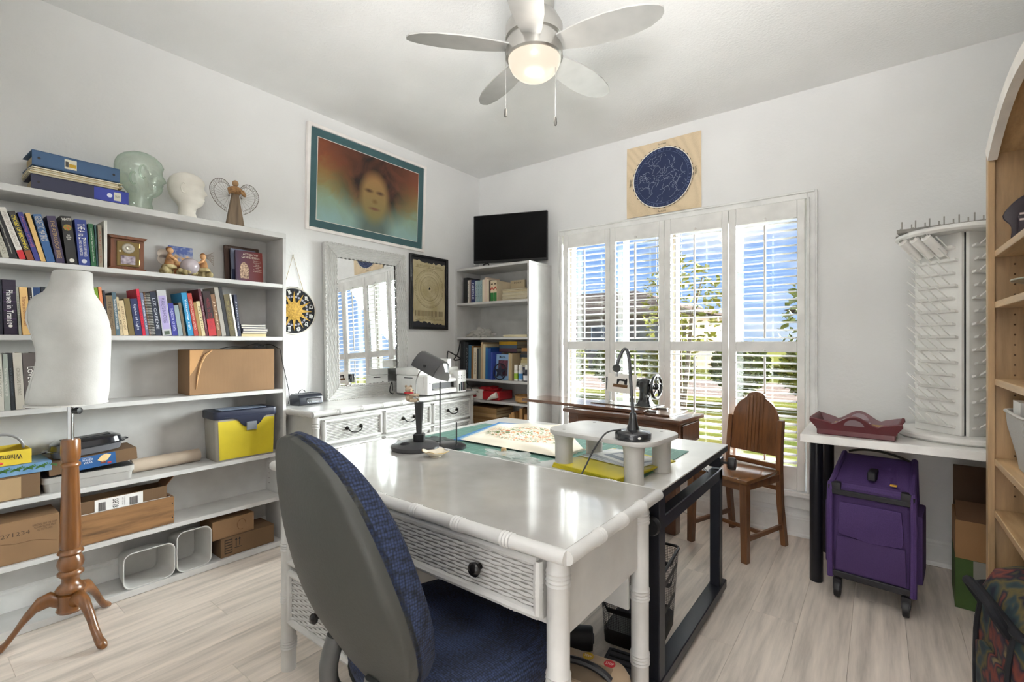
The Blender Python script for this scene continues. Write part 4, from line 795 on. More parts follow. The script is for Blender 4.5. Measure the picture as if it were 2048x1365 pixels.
# antique zodiac chart in black frame
t = thing('framed_chart', 'antique zodiac wheel chart on ragged parchment in a black frame', 'picture', (XL+.001, 2.780, 1.605)); w, h = .214, .306
MB().box(0, .022, -w, -w+.020, -h, h).box(0, .022, w-.020, w, -h, h).box(0, .022, -w+.02, w-.02, -h, -h+.02).box(0, .022, -w+.02, w-.02, h-.02, h).build('frame', mat('18181b', .35), t, bev=.002); bx(.002, .006, -w+.018, w-.018, -h+.018, h-.018).build('backing', mat('2b2b31', .6), t)
rnd = random.Random(4); pts = []
def edge(a, b, n, amp):
    for i in range(n):
        u = i/n; pts.append((a[0]+(b[0]-a[0])*u+rnd.uniform(-amp, amp), a[1]+(b[1]-a[1])*u+rnd.uniform(-amp, amp)))
edge((-.165, -.235), (.182, -.265), 22, .009); edge((.184, -.265), (.184, .245), 16, .003); edge((.182, .245), (-.168, .262), 22, .010); edge((-.172, .262), (-.172, -.21), 16, .004)
MB().prism(pts, .006, .0075, 'yz').build('parchment', mat('c9bd9b', .9, kind='mottle', c2='b3a47c', scale=.7), t)
SEP = mat('7b6d50', .9); mb = MB()
for r_, wd in ((.160, .0022), (.146, .001), (.122, .0015), (.100, .003), (.094, .001), (.070, .001), (.034, .0012), (.026, .002)): mb.loft([[(.0078, .004+(r_+s)*math.cos(2*math.pi*i/48), .035+(r_+s)*math.sin(2*math.pi*i/48)) for i in range(48)] for s in (0, wd)], cap=False)
for i in range(36):
    a = R(10*i); mb.add([(.0078, .004+r_*math.cos(a+d), .035+r_*math.sin(a+d)) for r_, d in ((.037, -.012), (.092, -.004), (.092, .004), (.037, .012))], [(0, 1, 2, 3)])
for i in range(72):
    a = R(5*i); mb.add([(.0078, .004+r_*math.cos(a+d), .035+r_*math.sin(a+d)) for r_, d in ((.147, -.008), (.160, -.008), (.160, .008), (.147, .008))], [(0, 1, 2, 3)])
for i in range(22): mb.add([(.0078, -.15+i*.0145, -.195+rnd.uniform(-.004, 0)), (.0078, -.142+i*.0145, -.195), (.0078, -.142+i*.0145, -.150), (.0078, -.15+i*.0145, -.150)], [(0, 1, 2, 3)])
for zz in (-.205, -.228, .205): mb.box(.0076, .0079, -.15, .165, zz, zz+.0025)
mb.build('printed_wheel', SEP, t, kind='stuff')
MB().prism([((.016 if i % 2 == 0 else .007)*math.cos(R(90+36*i))+.004, .038+(.016 if i % 2 == 0 else .007)*math.sin(R(90+36*i))) for i in range(10)], .0080, .0086, 'yz').build('centre_star', INK, t)
txt('ASTROLOGY OF THE ZODIAC', 'print', SEP, t, (.0080, .004, .222), Y_, Z_, .28, .016); txt('TABLE OF THE CELESTIAL HOUSES', 'print', SEP, t, (.0080, .004, -.217), Y_, Z_, .28, .011)
# =====================================================  WICKER DRESSER
WK = mat('c4c3c0', .42); WKP = mat('c1c0bd', .5); BRONZE = mat('23211f', .35, .6)
DZ = .80; DA = math.atan2(.064, 1.449)
# local frame: origin at front-left floor corner, x along the front (towards the window wall), y into the room's left wall
D = thing('wicker_dresser', 'white wicker and bamboo dresser with three top drawers under the mirror', 'dresser', (-2.536, 1.474, 0), R(90)+DA)
DW, DD = 1.452, .365
bx(.03, DW-.03, .02, DD, .10, DZ-.04).build('body', WK, D, bev=.002)
bx(.004, DW-.004, .004, DD+.01, DZ-.03, DZ).build('top_board', mat('f0efec', .15, coat=.5), D, bev=.003)
mb = MB(); bamboo(mb, (.0, .004, DZ-.017), (DW, .004, DZ-.017), .0165, [i/9 for i in range(1, 9)]); mb.build('top_moulding', WK, D, smooth=True)
for xx in (.002, DW-.002): mb = MB(); bamboo(mb, (xx, .0, DZ-.017), (xx, DD, DZ-.017), .0165, (.3, .65)); mb.build('top_moulding', WK, D, smooth=True)
for xx in (.032, DW-.032):
    for yy in (.022, DD-.03): mb = MB(); bamboo(mb, (xx, yy, 0), (xx, yy, DZ-.03), .020, (.12, .4, .7, .93)); mb.build('leg', WK, D, smooth=True)
def pull(parent, x, y, z, w=.05, m=None):
    p = MB().tube(bez((x-w, y-.012, z+.006), (x-w+.006, y-.03, z-.03), (x+w-.006, y-.03, z-.03), (x+w, y-.012, z+.006), 14), [.0035]+[.004]*13+[.0035], 8)
    for s in (-1, 1): p.lathe([(.012, 0), (.011, -.006), (.005, -.010), (.005, -.016), (.001, -.017)], 12, (x+s*w, y, z+.006), axis='y')
    return p.build('handle', BRONZE, parent, smooth=True)
def wdrawer(parent, x0, x1, z0, z1, y=.0, hw=.05, knobs=None):
    d = bx(x0, x1, y-.008, y+.02, z0, z1).build('drawer', WK, parent, bev=.002); e = .020
    bx(x0+e, x1-e, y-.0086, y-.0082, z0+e, z1-e).build('panel_backing', mat('8f8d88', .8), d)  # grey sheet puts the shade of the gaps between strands into colour
    wm = weave(x1-x0-2*e, z1-z0-2*e).build('wicker_panel', WKP, d, smooth=True, loc=(x0+e, y-.011, z0+e), ang=80)
    mb = MB(); r_ = .0115
    for p0, p1, nd in (((x0+.010, y-.012, z0+.010), (x1-.010, y-.012, z0+.010), (.12, .5, .88)), ((x0+.010, y-.012, z1-.010), (x1-.010, y-.012, z1-.010), (.12, .5, .88)), ((x0+.010, y-.012, z0+.010), (x0+.010, y-.012, z1-.010), (.5,)), ((x1-.010, y-.012, z0+.010), (x1-.010, y-.012, z1-.010), (.5,))): bamboo(mb, p0, p1, r_, nd, 8)
    mb.build('bamboo_border', WK, d, smooth=True)
    if knobs:
        for kx in knobs: MB().lathe([(.008, -.010), (.007, -.022), (.016, -.026), (.018, -.034), (.012, -.041), (.001, -.043)], 16, (kx, y-.004, (z0+z1)/2), axis='y').build('knob', mat('1c1a1a', .2, .3), d, smooth=True)
    elif hw: pull(d, (x0+x1)/2, y-.014, (z0+z1)/2, hw)
    return d
for i in range(3):
    x0 = .065+i*.448; wdrawer(D, x0, x0+.43, .595, .745, .018); wdrawer(D, x0, x0+.43, .415, .580, .018); wdrawer(D, x0, x0+.43, .20, .40, .018)
# mirror
t = thing('wicker_mirror', 'tall white wicker framed mirror standing on the dresser reflecting the window', 'mirror', (-2.938, 2.145, DZ+.002), rot=(0, R(-2.0), 0)); w, h, fw = .343, 1.07, .088
mb = MB()
def side(L0, T):
    p = weave(L0, fw, .030, .010, .002); vs = []
    for x, y, z in p.v:
        u = z/fw; xx = max(x, z) if x < L0/2 else min(x, L0-z); vs.append(T @ Vector((xx, y-.022+.012*math.cos(u*math.pi-.0)*0, z)))
    mb.v += []; n = len(mb.v); mb.v += [tuple(v) for v in vs]; mb.f += [tuple(i+n for i in f) for f in p.f]
B = Matrix(((0, -1, 0, 0), (1, 0, 0, 0), (0, 0, 1, 0), (0, 0, 0, 1)))   # local x->Y, local -y -> +X
def MT(c, r_, u): 
    f = -Vector(r_).cross(Vector(u)) * -1
    m = Matrix.Identity(4)
    nrm = Vector((1, 0, 0))
    for i in range(3): m[i][0] = r_[i]; m[i][1] = -nrm[i]; m[i][2] = u[i]; m[i][3] = c[i]
    return m
side(2*w, MT((0, -w, 0), (0, 1, 0), (0, 0, 1))); side(2*w, MT((0, w, h), (0, -1, 0), (0, 0, -1))); side(h, MT((0, w, 0), (0, 0, 1), (0, -1, 0))); side(h, MT((0, -w, h), (0, 0, -1), (0, 1, 0)))
mb.build('wicker_frame', WKP, t, smooth=True, ang=80)
MB().box(-.01, .0185, -w, -w+fw, 0, h).box(-.01, .018, w-fw, w, 0, h).box(-.01, .018, -w+fw, w-fw, 0, fw).box(-.01, .018, -w+fw, w-fw, h-fw, h).build('frame_core', WK, t)
for o_, nm in ((0, 'outer_braid'), (fw, 'inner_braid')):
    mb = MB(); q = [(0.020, -w+o_, o_), (0.020, w-o_, o_), (0.020, w-o_, h-o_), (0.020, -w+o_, h-o_)]
    for i in range(4):
        a, b = Vector(q[i]), Vector(q[(i+1) % 4]); n = int((b-a).length/.016)
        for j in range(n): 
            p = a.lerp(b, (j+.5)/n); d = (b-a).normalized(); s_ = d.cross(X_)*.004*(1 if j % 2 else -1); mb.tube([p-d*.010+s_, p+X_*.004, p+d*.010-s_], [.0035, .0055, .0035], 6)
    mb.build(nm, WK, t, smooth=True)
bx(.008, .012, -w+fw-.004, w-fw+.004, fw-.004, h-fw+.004).build('mirror_glass', mat('f2f4f4', .01, 1), t)
# clock radio
t = thing('clock_radio', 'small black clock radio on the dresser beside the mirror', 'clock radio', (-2.885, 1.635, DZ+.0005), R(4))
MB().prism([(-.055, .0), (.040, .0), (.055, .010), (.050, .050), (.035, .068), (-.045, .070), (-.058, .055)], -.082, .082, 'xz').build('body', mat('22252e', .3), t, bev=.006, seg=2)
MB().prism([(.0552, .013), (.0508, .048)], 0, 1, 'xz') if 0 else None
bx(.0515, .0545, -.035, .070, .014, .046).build('display', mat('11131c', .08), t, bev=.001)
for i in range(7): bx(.0546, .0552, -.03+i*.014, -.021+i*.014, .018, .0205).build('button_print', mat('c8ccd6', .5), t)
for i in range(8): bx(-.03+.004*(i % 2), -.014, -.06+i*.016, -.05+i*.016, .069, .073).build('button', mat('2d3038', .4), t)
MB().tube(bez((-.06, -.01, .02), (-.10, -.01, .06), (-.08, .01, .11), (-.06, .03, .075)), .0025, 6).build('cord', BLACK, t)
# printer
t = thing('printer', 'white ink tank printer at the end of the dresser', 'printer', (-2.750, 2.565, DZ+.0005), DA)
PW = mat('e7e6e3', .4)
bx(-.14, .14, -.215, .215, .012, .150).build('body', PW, t, bev=.012, seg=2); bx(-.145, .10, -.218, .218, .150, .200).build('scanner_lid', PW, t, bev=.010, seg=2)
bx(.10, .178, -.205, -.16, .012, .15).build('side_housing', PW, t, bev=.008, seg=2); bx(.10, .185, .115, .215, .005, .175).build('tank_housing', PW, t, bev=.008, seg=2)
bx(.10, .175, -.16, .115, .012, .040).build('output_tray', PW, t, bev=.004); bx(.10, .142, -.158, .113, .040, .092).build('output_slot', BLACK, t); bx(.102, .172, -.158, .113, .092, .120).build('control_panel', PW, t, bev=.006); bx(.14, .20, -.11, .08, .042, .049).build('paper_stop', mat('d8d7d4', .4), t, bev=.002)
for i in range(4): bx(.1852, .1866, .125+i*.021, .140+i*.021, .018, .085-.012*(i == 0)).build('ink_window', mat(['1d1d20', '26303a', '3a2a32', '3c3a26'][i], .2), t)
for i in range(6): MB().sph((.187, .125+(i % 3)*.030, .115+.018*(i//3)), .004).build('button', mat('b5b4b2', .4), t, smooth=True)
bx(.1792, .1800, -.19, -.178, .09, .10).build('indicator', BLACK, t); bx(-.05, .04, -.2195, -.2185, .128, .134).build('grip_slot', INK, t)
MB().prism([(-.02, .205), (.02, .205), (.02, .27), (-.02, .265)], .05, .20, 'yz').build('paper_support', PW, t, bev=.003)
tag(MB().tube(crom([(-2.90, 2.325, DZ+.03), (-2.875, 2.300, DZ+.10), (-2.895, 2.295, DZ+.03), (-2.88, 2.31, DZ+.008), (-2.91, 2.34, DZ+.008)], 5), .004, 6).build('printer_cable', BLACK, None, smooth=True), 'black cable looping at the back corner of the printer', 'cable')
tag(MB().tube(crom([(-2.80, 2.80, DZ+.24), (-2.79, 2.795, DZ+.30), (-2.81, 2.83, DZ+.315), (-2.80, 2.93, DZ+.27), (-2.80, 2.955, DZ+.25), (-2.82, 2.90, DZ+.245), (-2.84, 2.97, DZ+.30), (-2.86, 3.02, DZ+.40)], 6), .0055, 6).build('cord_loop', BLACK, None, smooth=True), 'black cord loop rising behind the printer toward the corner bookcase', 'cable')
tag(MB().tube(crom([(-2.62, 2.79, DZ+.13), (-2.60, 2.83, DZ+.06), (-2.62, 2.90, DZ+.004), (-2.68, 2.96, DZ-.10), (-2.74, 2.99, DZ-.3)], 6), .004, 6).build('cord', BLACK, None, smooth=True), 'thin black cord dropping off the dresser end', 'cable')
# =====================================================  CORNER BOOKCASE
CX0, CX1, CY0, CY1, CT = -2.998, -2.190, 3.10, 3.425, 1.842
cb = thing('bookcase', 'tall white bookcase in the room corner carrying the television', 'bookcase', (0, 0, 0))
for a in (CX0, CX1-.02): bx(a, a+.02, CY0, CY1, 0, CT-.02).build('side_panel', SHEL, cb, bev=.0015)
bx(CX0, CX1, CY0, CY1, CT-.02, CT).build('top_panel', SHEL, cb, bev=.0015); bx(CX0+.02, CX1-.02, CY1-.006, CY1, .02, CT-.02).build('back_panel', SHEL, cb)
CS = [1.538, 1.236, .876, .698, .40, .08]
for z in CS: bx(CX0+.02, CX1-.02, CY0+.003, CY1-.006, z-.02, z).build('shelf', SHEL, cb, bev=.0015)
bx(CX0+.02, CX1-.02, CY0+.03, CY0+.045, 0, .06).build('plinth', SHEL, cb)
# television
t = thing('television', 'black flat television turned toward the room on the corner bookcase', 'television', (-2.482, 3.232, CT+.001), math.atan2(.22, .61))
bx(-.328, .328, -.016, .014, .030, .442).build('bezel', mat('141416', .3), t, bev=.004); bx(-.320, .320, -.0175, -.0155, .052, .434).build('screen', mat('060607', .22, spec=.15), t)
bx(-.26, .26, .014, .045, .10, .38).build('back_housing', BLK2, t, bev=.01)
for s in (-1, 1): MB().tube([(s*.20, 0, .034), (s*.215, -.075, .005)], [.007, .006], 8).tube([(s*.20, 0, .034), (s*.215, .075, .005)], [.007, .006], 8).build('foot', BLK2, t, smooth=True)
txt('TV', 'logo', mat('77777a', .4), t, (0, -.0172, .041), X_, Z_, .03, .006) if 0 else None
# books on corner case: spine faces -y
def cbook(label, x, z, w, h, c, title=None, tc='e8e4d8', lean=0, d=.17, yf=3.118, group=None, hard=True):
    t = thing('book', label, 'book', (x, yf, z+.0005), group=group, rot=(0, R(-lean), 0)); m = mat(c, .5, bump=.05); cv = .002 if hard else .0008
    MB().box(0, cv, 0, d, 0, h).box(w-cv, w, 0, d, 0, h).box(cv, w-cv, 0, cv*1.3, 0, h).build('cover', m, t); bx(cv, w-cv, cv*1.3, d-.003, .002, h-.002).build('pages', PAGES, t)
    if title: txt(title, 'title', mat(tc, .6), t, (w/2, -.0008, h*.5), (0, 0, -1), (1, 0, 0), h*.7, w*.5)
    return t
G = 'books on the corner bookcase top shelf'; z = CS[0]
for lb, x, w, h, c, ti, tc in [('thick black book first in the corner bookcase top row', -2.915, .048, .222, '26292b', None, None), ('white paperback beside the thick black book', -2.864, .018, .196, 'd8d3c8', 'HOME', '7a7468'), ('mauve grey paperback on the corner bookcase top row', -2.845, .020, .198, '8d7c78', None, None), ('navy book with white spine lettering on the top row', -2.824, .045, .196, '2c3666', 'NEEDLE', 'dfe4f4'),
  ('first pale blue volume of the matching trio', -2.777, .026, .186, '9fb0b4', 'VOL', '5c6c72'), ('second pale blue volume of the matching trio', -2.750, .026, .186, '8ea8ae', 'VOL', '55686e'), ('third pale blue volume of the matching trio', -2.723, .026, .186, '93acae', 'VOL', '55686e'), ('cream paperback after the pale blue volumes', -2.695, .024, .188, 'd8cdb6', None, None),
  ('pale pink tall book with pages showing', -2.670, .030, .206, 'd6c0ae', None, None), ('ivory booklet beside the tall pale pink book', -2.638, .016, .190, 'dccfb8', None, None), ('thin dark brown book before the striped spines', -2.620, .014, .178, '4a3a34', None, None)]: cbook(lb, x, z, w, h, c, ti, tc or 'ffffff', group=G)
for i in range(2):
    b = cbook(['first of the pair of cream books with red and green chevrons', 'second cream book with red and green chevrons'][i], -2.603+i*.034, z, .033, .172, 'd9c9ab', None, group=G, d=.19)
    MB().prism([(.001, .105), (.017, .125), (.032, .105), (.032, .090), (.017, .110), (.001, .090)], -.0012, -.0004, 'xz').build('chevron', mat('b23a2c', .6), b); bx(.001, .032, -.0012, -.0004, .001, .072).build('green_foot', mat('2f7a3c', .6), b); bx(.006, .026, -.0012, -.0004, .140, .150).build('title_block', mat('5a4a3c', .6), b)
t = thing('book', 'cream hardback standing face out behind the stacked magazines', 'book', (-2.50, 3.30, z+.0005)); bx(-.03, .12, 0, .02, 0, .185).build('cover', mat('cdbb98', .6), t, bev=.001); txt('FOLK', 'title', INK, t, (.05, -.001, .165), X_, Z_, .08, .014); bx(-.028, .118, .002, .018, .1852, .1862).build('pages', PAPER, t)
def magstack(name, x0, x1, y0, y1, z, n, th, cols, label, group):
    for i in range(n):
        a = random.uniform(-.006, .006); t = thing(name, label % ['bottom', 'second', 'third', 'fourth', 'fifth', 'sixth', 'seventh', 'eighth', 'ninth'][i] if '%s' in label else label, 'magazine', ((x0+x1)/2+a, (y0+y1)/2+random.uniform(-.004, .004), z+i*th+.0004), R(random.uniform(-2, 2)), group)
        wx, wy = (x1-x0)/2, (y1-y0)/2; c = mat(cols[i % len(cols)], .5); k = th*.12
        MB().box(-wx, wx, -wy, wy, 0, k).box(-wx, wx, -wy, wy, th-k-.0006, th-.0006).build('cover', c, t); bx(-wx+.001, wx-.001, -wy+.001, wy-.001, k, th-k-.0006).build('pages', mat('d6ccb2', .9, kind='stripe', c2='a99c7c', scale=3, axis='z'), t)
magstack('magazine', -2.485, -2.225, 3.13, 3.28, z, 8, .0118, ['d9d2c0', '9a8f7c', 'cfc8bc', 'b9a888', 'e2dccc', '6f6a5a', 'c7a868', '4d4a46'], '%s magazine up in the stack on the corner bookcase top shelf', 'magazines on the top shelf')
# shelf two: plastic bag and thin books
z = CS[1]
t = thing('plastic_bag', 'crumpled clear plastic bag on the empty corner shelf', 'bag', (-2.80, 3.24, z+.001))
def blob(rx, ry, rz, amp, f, n=26, m=14, seed=0):
    vs = []
    def fn(u, v):
        th = math.pi*v; ph_ = 2*math.pi*u; k = 1+amp*MN.noise(Vector((math.sin(th)*math.cos(ph_)*f+seed, math.sin(th)*math.sin(ph_)*f, math.cos(th)*f))); return (rx*k*math.sin(th)*math.cos(ph_), ry*k*math.sin(th)*math.sin(ph_), max(-rz*.55, -rz*k*math.cos(th))+rz*.55)
    return MB().grid(fn, n, m)
blob(.11, .055, .05, .7, 2.6, seed=3).build('film', mat('c9c6c0', .25, alpha=.6), t); MB().tube([(-.13, 0, .02), (-.17, -.02, .012), (-.20, .0, .005)], [.015, .012, .008], 8).build('knot', mat('bdb9b2', .3), t, smooth=True)
flat('book', 'thin cream book lying flat on the second corner shelf', -2.475, -2.235, 3.13, 3.27, z, z+.020, 'd6cba8', 0)
flat('booklet', 'very thin grey booklet lying flat beside the cream book', -2.62, -2.49, 3.14, 3.27, z, z+.005, 'a9a69c', 0)
# shelf three
z = CS[2]; G = 'large books on the corner bookcase middle shelf'
for lb, x, w, h, c, ti, tc in [('black tall book at the wall end of the corner middle shelf', -2.955, .034, .330, '1d2022', None, None), ('dark grey tall book second on the corner middle shelf', -2.919, .020, .322, '34383a', None, None), ('black book with thin grey letters on the corner middle shelf', -2.897, .036, .316, '20242a', 'CARVING', '70767c'), ('teal blue picture book on the corner middle shelf', -2.859, .032, .290, '35607a', None, None), ('brown wood-toned book on the corner middle shelf', -2.824, .024, .285, '9a6c3c', None, None),
  ('white spined book with black title on corner middle shelf', -2.798, .036, .270, 'e4d9c0', 'WOOD TURNING', '3a3430'), ('dark mottled book behind the white spine', -2.760, .018, .262, '3c3e40', None, None), ('grey green book mid row on the corner shelf', -2.740, .022, .264, '6f7468', None, None), ('tall pale tan book on the corner middle shelf', -2.716, .022, .315, 'c7ab86', None, None), ('tall cream book on the corner middle shelf', -2.692, .026, .300, 'd8c8a6', None, None),
  ('bright blue tall book leaning on the corner middle shelf', -2.663, .026, .272, '2c6a9c', None, None), ('royal blue book beside the bright blue one', -2.635, .030, .266, '1f4a92', None, None), ('indigo blue book behind the pale blue cover', -2.603, .018, .232, '3c4fa6', None, None)]: cbook(lb, x, z, w, h, c, ti, tc or 'ffffff', group=G, d=.22, lean=-1.0)
t = thing('book', 'pale blue book with dark picture titled Merlin facing out', 'book', (-2.505, 3.150, z+.001), rot=(R(-4), 0, 0)); bx(-.072, .070, 0, .016, 0, .215).build('cover', mat('8fb2d8', .45), t, bev=.001); txt('Merlin', 'title', INK, t, (-.005, -.0010, .192), X_, Z_, .065, .020, .02)
bx(-.045, .055, -.0012, 0, .035, .165).build('cover_picture', mat('8a4a58', .6, kind='mottle', c2='2a2434', scale=2), t); bx(.0702, .0712, .002, .014, .002, .213).build('pages', PAPER, t)
t = thing('star_plaque', 'black metal star in a ring leaning on the pale blue book', 'ornament', (-2.508, 3.126, z+.072), rot=(R(-6), 0, 0)); MB().tube([(.066*math.cos(q), 0, .066*math.sin(q)) for q in [2*math.pi*i/36 for i in range(36)]], .005, 6, closed=True).build('ring', mat('1d2230', .5), t, smooth=True)
MB().prism([((.064 if i % 2 == 0 else .027)*math.cos(R(90+36*i)), (.064 if i % 2 == 0 else .027)*math.sin(R(90+36*i))) for i in range(10)], -.004, .004, 'xz').build('star', mat('22263a', .5), t, bev=.002)
cbook('tan old book just past the pale blue cover', -2.428, z, .020, .225, 'c9b083', None, d=.2, yf=3.14); cbook('cream folder-like book beside the dark gap', -2.406, z, .016, .222, 'b9a684', None, d=.2, yf=3.14)
zz = z
G = 'books stacked flat on the corner middle shelf'
for i, (h, c) in enumerate(((.022, '3a3e44'), (.022, 'b98c4c'), (.020, '2e3438'), (.024, '8c8f94'), (.022, '5a5c74'), (.018, 'd6d2c4'), (.016, 'e4dcc0'), (.024, 'd8c894'), (.022, 'cbb27a'), (.026, '3c4650'), (.024, '4c4440'), (.030, 'b8874c'))):
    flat('book', ['lowest', 'second', 'third', 'fourth', 'fifth', 'sixth', 'seventh', 'eighth', 'ninth', 'tenth', 'eleventh', 'topmost'][i]+' book in the tall flat stack behind the paint bottles', -2.365+(i % 3)*.006, -2.222, 3.22, 3.40, zz, zz+h, c, 0, G); zz += h
for i, (h, c) in enumerate(((.030, '5c3c44'), (.028, '4e6478'), (.030, 'd8a828'))):
    y0 = z+.235; hh = sum((.030, .028, .030)[:i]); flat('book', ['plum book lying across the standing books', 'slate blue book lying across the standing books', 'yellow book lying on top across the standing books'][i], -2.60, -2.41, 3.23, 3.39, y0+hh, y0+hh+h, c, 0, 'books lying across')
for i in range(5): cbook(['short grey book standing behind the pale blue cover', 'short brown book standing behind the pale blue cover', 'short green book behind the star plaque', 'short black book behind the star plaque', 'short navy book behind the star plaque'][i], -2.58+i*.032, z, .030, .230, ['6c6a66', '5a4030', '3c4a3c', '26262a', '2c3450'][i], None, d=.15, yf=3.235)
def paintbottle(label, x, y, z, c, lab, r_=.018, h=.132, grp='paint bottles'):
    t = thing('paint_bottle', label, 'bottle', (x, y, z+.0005), 0, grp); MB().lathe([(.001, 0), (r_, .001), (r_, h*.62), (r_*.9, h*.68), (.001, h*.69)], 18).build('body', mat(c, .35), t, smooth=True); MB().lathe([(r_*.92, h*.69), (r_*.92, h), (.001, h)], 16).build('cap', mat('efece4', .4), t, smooth=True); MB().lathe([(r_*1.015, h*.12), (r_*1.015, h*.48)], 18).build('label', mat(lab, .5), t, smooth=True)
paintbottle('white capped paint bottle with green and yellow label', -2.345, 3.135, z, 'e8e6de', '9ab83a'); paintbottle('white capped paint bottle with blue label', -2.300, 3.135, z, 'e8eaee', '4a8ac4')
t = thing('ink_bottle', 'dark glue bottle with white angled label at the shelf end', 'bottle', (-2.245, 3.14, z+.0005)); MB().lathe([(.001, 0), (.026, .002), (.027, .055), (.014, .075), (.012, .095), (.001, .096)], 18).build('body', mat('2b2f3c', .3), t, smooth=True); MB().lathe([(.0278, .010), (.0278, .05)], 18).build('label', mat('d9d9dc', .5), t, smooth=True)
MB().lathe([(.013, .096), (.013, .135), (.001, .136)], 12).build('cap', mat('e8e6e0', .4), t, smooth=True)
# shelf four: red wrapped paper, basket
z = CS[3]
t = thing('paper_package', 'white and red ream of copy and print paper torn open', 'paper', (-2.74, 3.22, z+.001), R(6)); MB().box(-.19, .03, -.10, .12, 0, .085).build('white_wrap', mat('e3dbd2', .5), t, bev=.004); MB().box(.031, .20, -.10, .12, 0, .075).build('red_wrap', mat('b8242c', .4), t, bev=.006); txt('copy & print', 'print', mat('5a5048', .6), t, (-.09, -.1008, .066), X_, Z_, .16, .026)
mb = MB().tube([(.19, -.115, .05), (.15, -.120, .035), (.10, -.125, .005)], [.026, .022, .006], 12); mb.build('torn_roll', mat('ece6de', .5), t, smooth=True); blob(.11, .05, .025, .5, 3, seed=9).build('torn_wrap', mat('a8242c', .4), t, loc=(.06, -.03, .075)); MB().sph((-.05, -.101, .03), (.02, .001, .012)).build('print_flower', mat('a83438', .6), t)
t = thing('round_basket', 'shallow round wooden basket with lid on the lower corner shelf', 'basket', (-2.300, 3.185, z+.001)); MB().lathe([(.001, 0), (.055, 0), (.072, .012), (.078, .060), (.070, .060), (.066, .014), (.001, .010)], 28).build('body', mat('b98f56', .6, kind='wood', axis='x', scale=2), t, smooth=True); MB().tube([(.076*math.cos(q), .076*math.sin(q), .060) for q in [2*math.pi*i/30 for i in range(30)]], .0045, 6, closed=True).build('rim', mat('7c5630', .6), t, smooth=True)
tag(MB().lathe([(.001, 0), (.028, .001), (.030, .008), (.026, .013), (.001, .013)], 20).build('small_tin', mat('2c2a26', .4), None, smooth=True, loc=(-2.345, 3.118+.02, z+.0005)), 'small flat dark round tin beside the basket on the shelf', 'tin') if 0 else None
# shelf five: paper stacks, wooden blocks
z = CS[4]
for i in range(9): flat('magazine', ['bottom', 'second', 'third', 'fourth', 'fifth', 'sixth', 'seventh', 'eighth', 'top'][i]+' yellowed magazine of the pile below the red paper', -2.87+random.uniform(-.008, .008), -2.545+random.uniform(-.008, .008), 3.125, 3.36, z+i*.026, z+i*.026+.0255, ['a8865a', '8f6c44', 'b59468', '9a7a50'][i % 4], R(random.uniform(-1, 1)), 'yellowed magazines', cat='magazine', page='c4a878')
for i, (x, h, a) in enumerate(((-2.440, .20, 7), (-2.375, .215, -5), (-2.310, .255, 0), (-2.262, .21, 0))):
    t = thing('wood_block', ['tan offcut leaning with a brown edge beside the pile', 'short tan wooden offcut leaning the other way', 'tallest tan wooden offcut standing upright', 'end tan wooden offcut by the bookcase side'][i], 'wood block', (x, 3.13, z+.001), rot=(0, R(a), 0), group='wooden offcuts'); bx(0, .030, 0, .15, .008 if abs(a) > 5 else 0, h).build('block', mat('b58a58', .7, kind='wood', axis='z', scale=2), t, bev=.002); bx(.004, .026, .02, .13, h, h+.004).build('end_grain', mat('8a5c3a', .8), t)
# =====================================================  CEILING FAN
t = thing('ceiling_fan', 'brushed nickel ceiling fan with five silver blades and lit glass bowl', 'ceiling fan', (-1.217, 1.761, 0)); NI = mat('bdbbb6', .30, .95)
MB().lathe([(.001, 2.739), (.085, 2.739), (.090, 2.70), (.080, 2.66), (.104, 2.64), (.126, 2.60), (.128, 2.545), (.118, 2.540), (.118, 2.528), (.127, 2.524), (.127, 2.462), (.120, 2.455), (.001, 2.455)], 40).build('motor_housing', NI, t, smooth=True, ang=35)
gl = node_mat('lit_bowl', lambda nt, N, L, b: (b.inputs['Base Color'].__setattr__('default_value', lin('3a352e')), b.inputs['Emission Color'].__setattr__('default_value', lin('ffeed8')), b.inputs['Emission Strength'].__setattr__('default_value', .42)), .3)
MB().lathe([(.117, 2.460), (.113, 2.435), (.100, 2.408), (.078, 2.388), (.045, 2.377), (.001, 2.374)], 36).build('glass_bowl', gl, t, smooth=True, ang=80)
BL = mat('b4b3b0', .38, .35)
def blade():
    mb = MB(); up = []; dn = []
    P = [(.12, -.045, .040), (.17, -.058, .052), (.25, -.072, .066), (.34, -.078, .071), (.43, -.074, .066), (.50, -.060, .050), (.545, -.040, .022), (.558, -.028, .000)]
    for x, a, b_ in P:
        tl = R(-11); 
        up.append([(x, a*math.cos(tl), a*math.sin(tl)), (x, b_*math.cos(tl), b_*math.sin(tl))])
    vs = []; fs = []
    for i, (p, q) in enumerate(up):
        for e in (p, q): vs.append((e[0], e[1], e[2]+.003)); vs.append((e[0], e[1], e[2]-.003))
    for i in range(len(up)-1):
        a = i*4; b = a+4; fs += [(a, a+2, b+2, b), (a+1, b+1, b+3, a+3), (a, b, b+1, a+1), (a+2, a+3, b+3, b+2)]
    fs += [(0, 1, 3, 2), (len(vs)-4, len(vs)-2, len(vs)-1, len(vs)-3)]
    return mb.add(vs, fs)
bm_ = blade().mesh('blade', BL); br = MB().box(.08, .17, -.016, .016, .004, .012).mesh('blade_arm', NI)
for q in range(5):
    o = inst(bm_, 'blade', t, (0, 0, 2.502), (0, 0, R(-133+72*q))); inst(br, 'blade_arm', o)
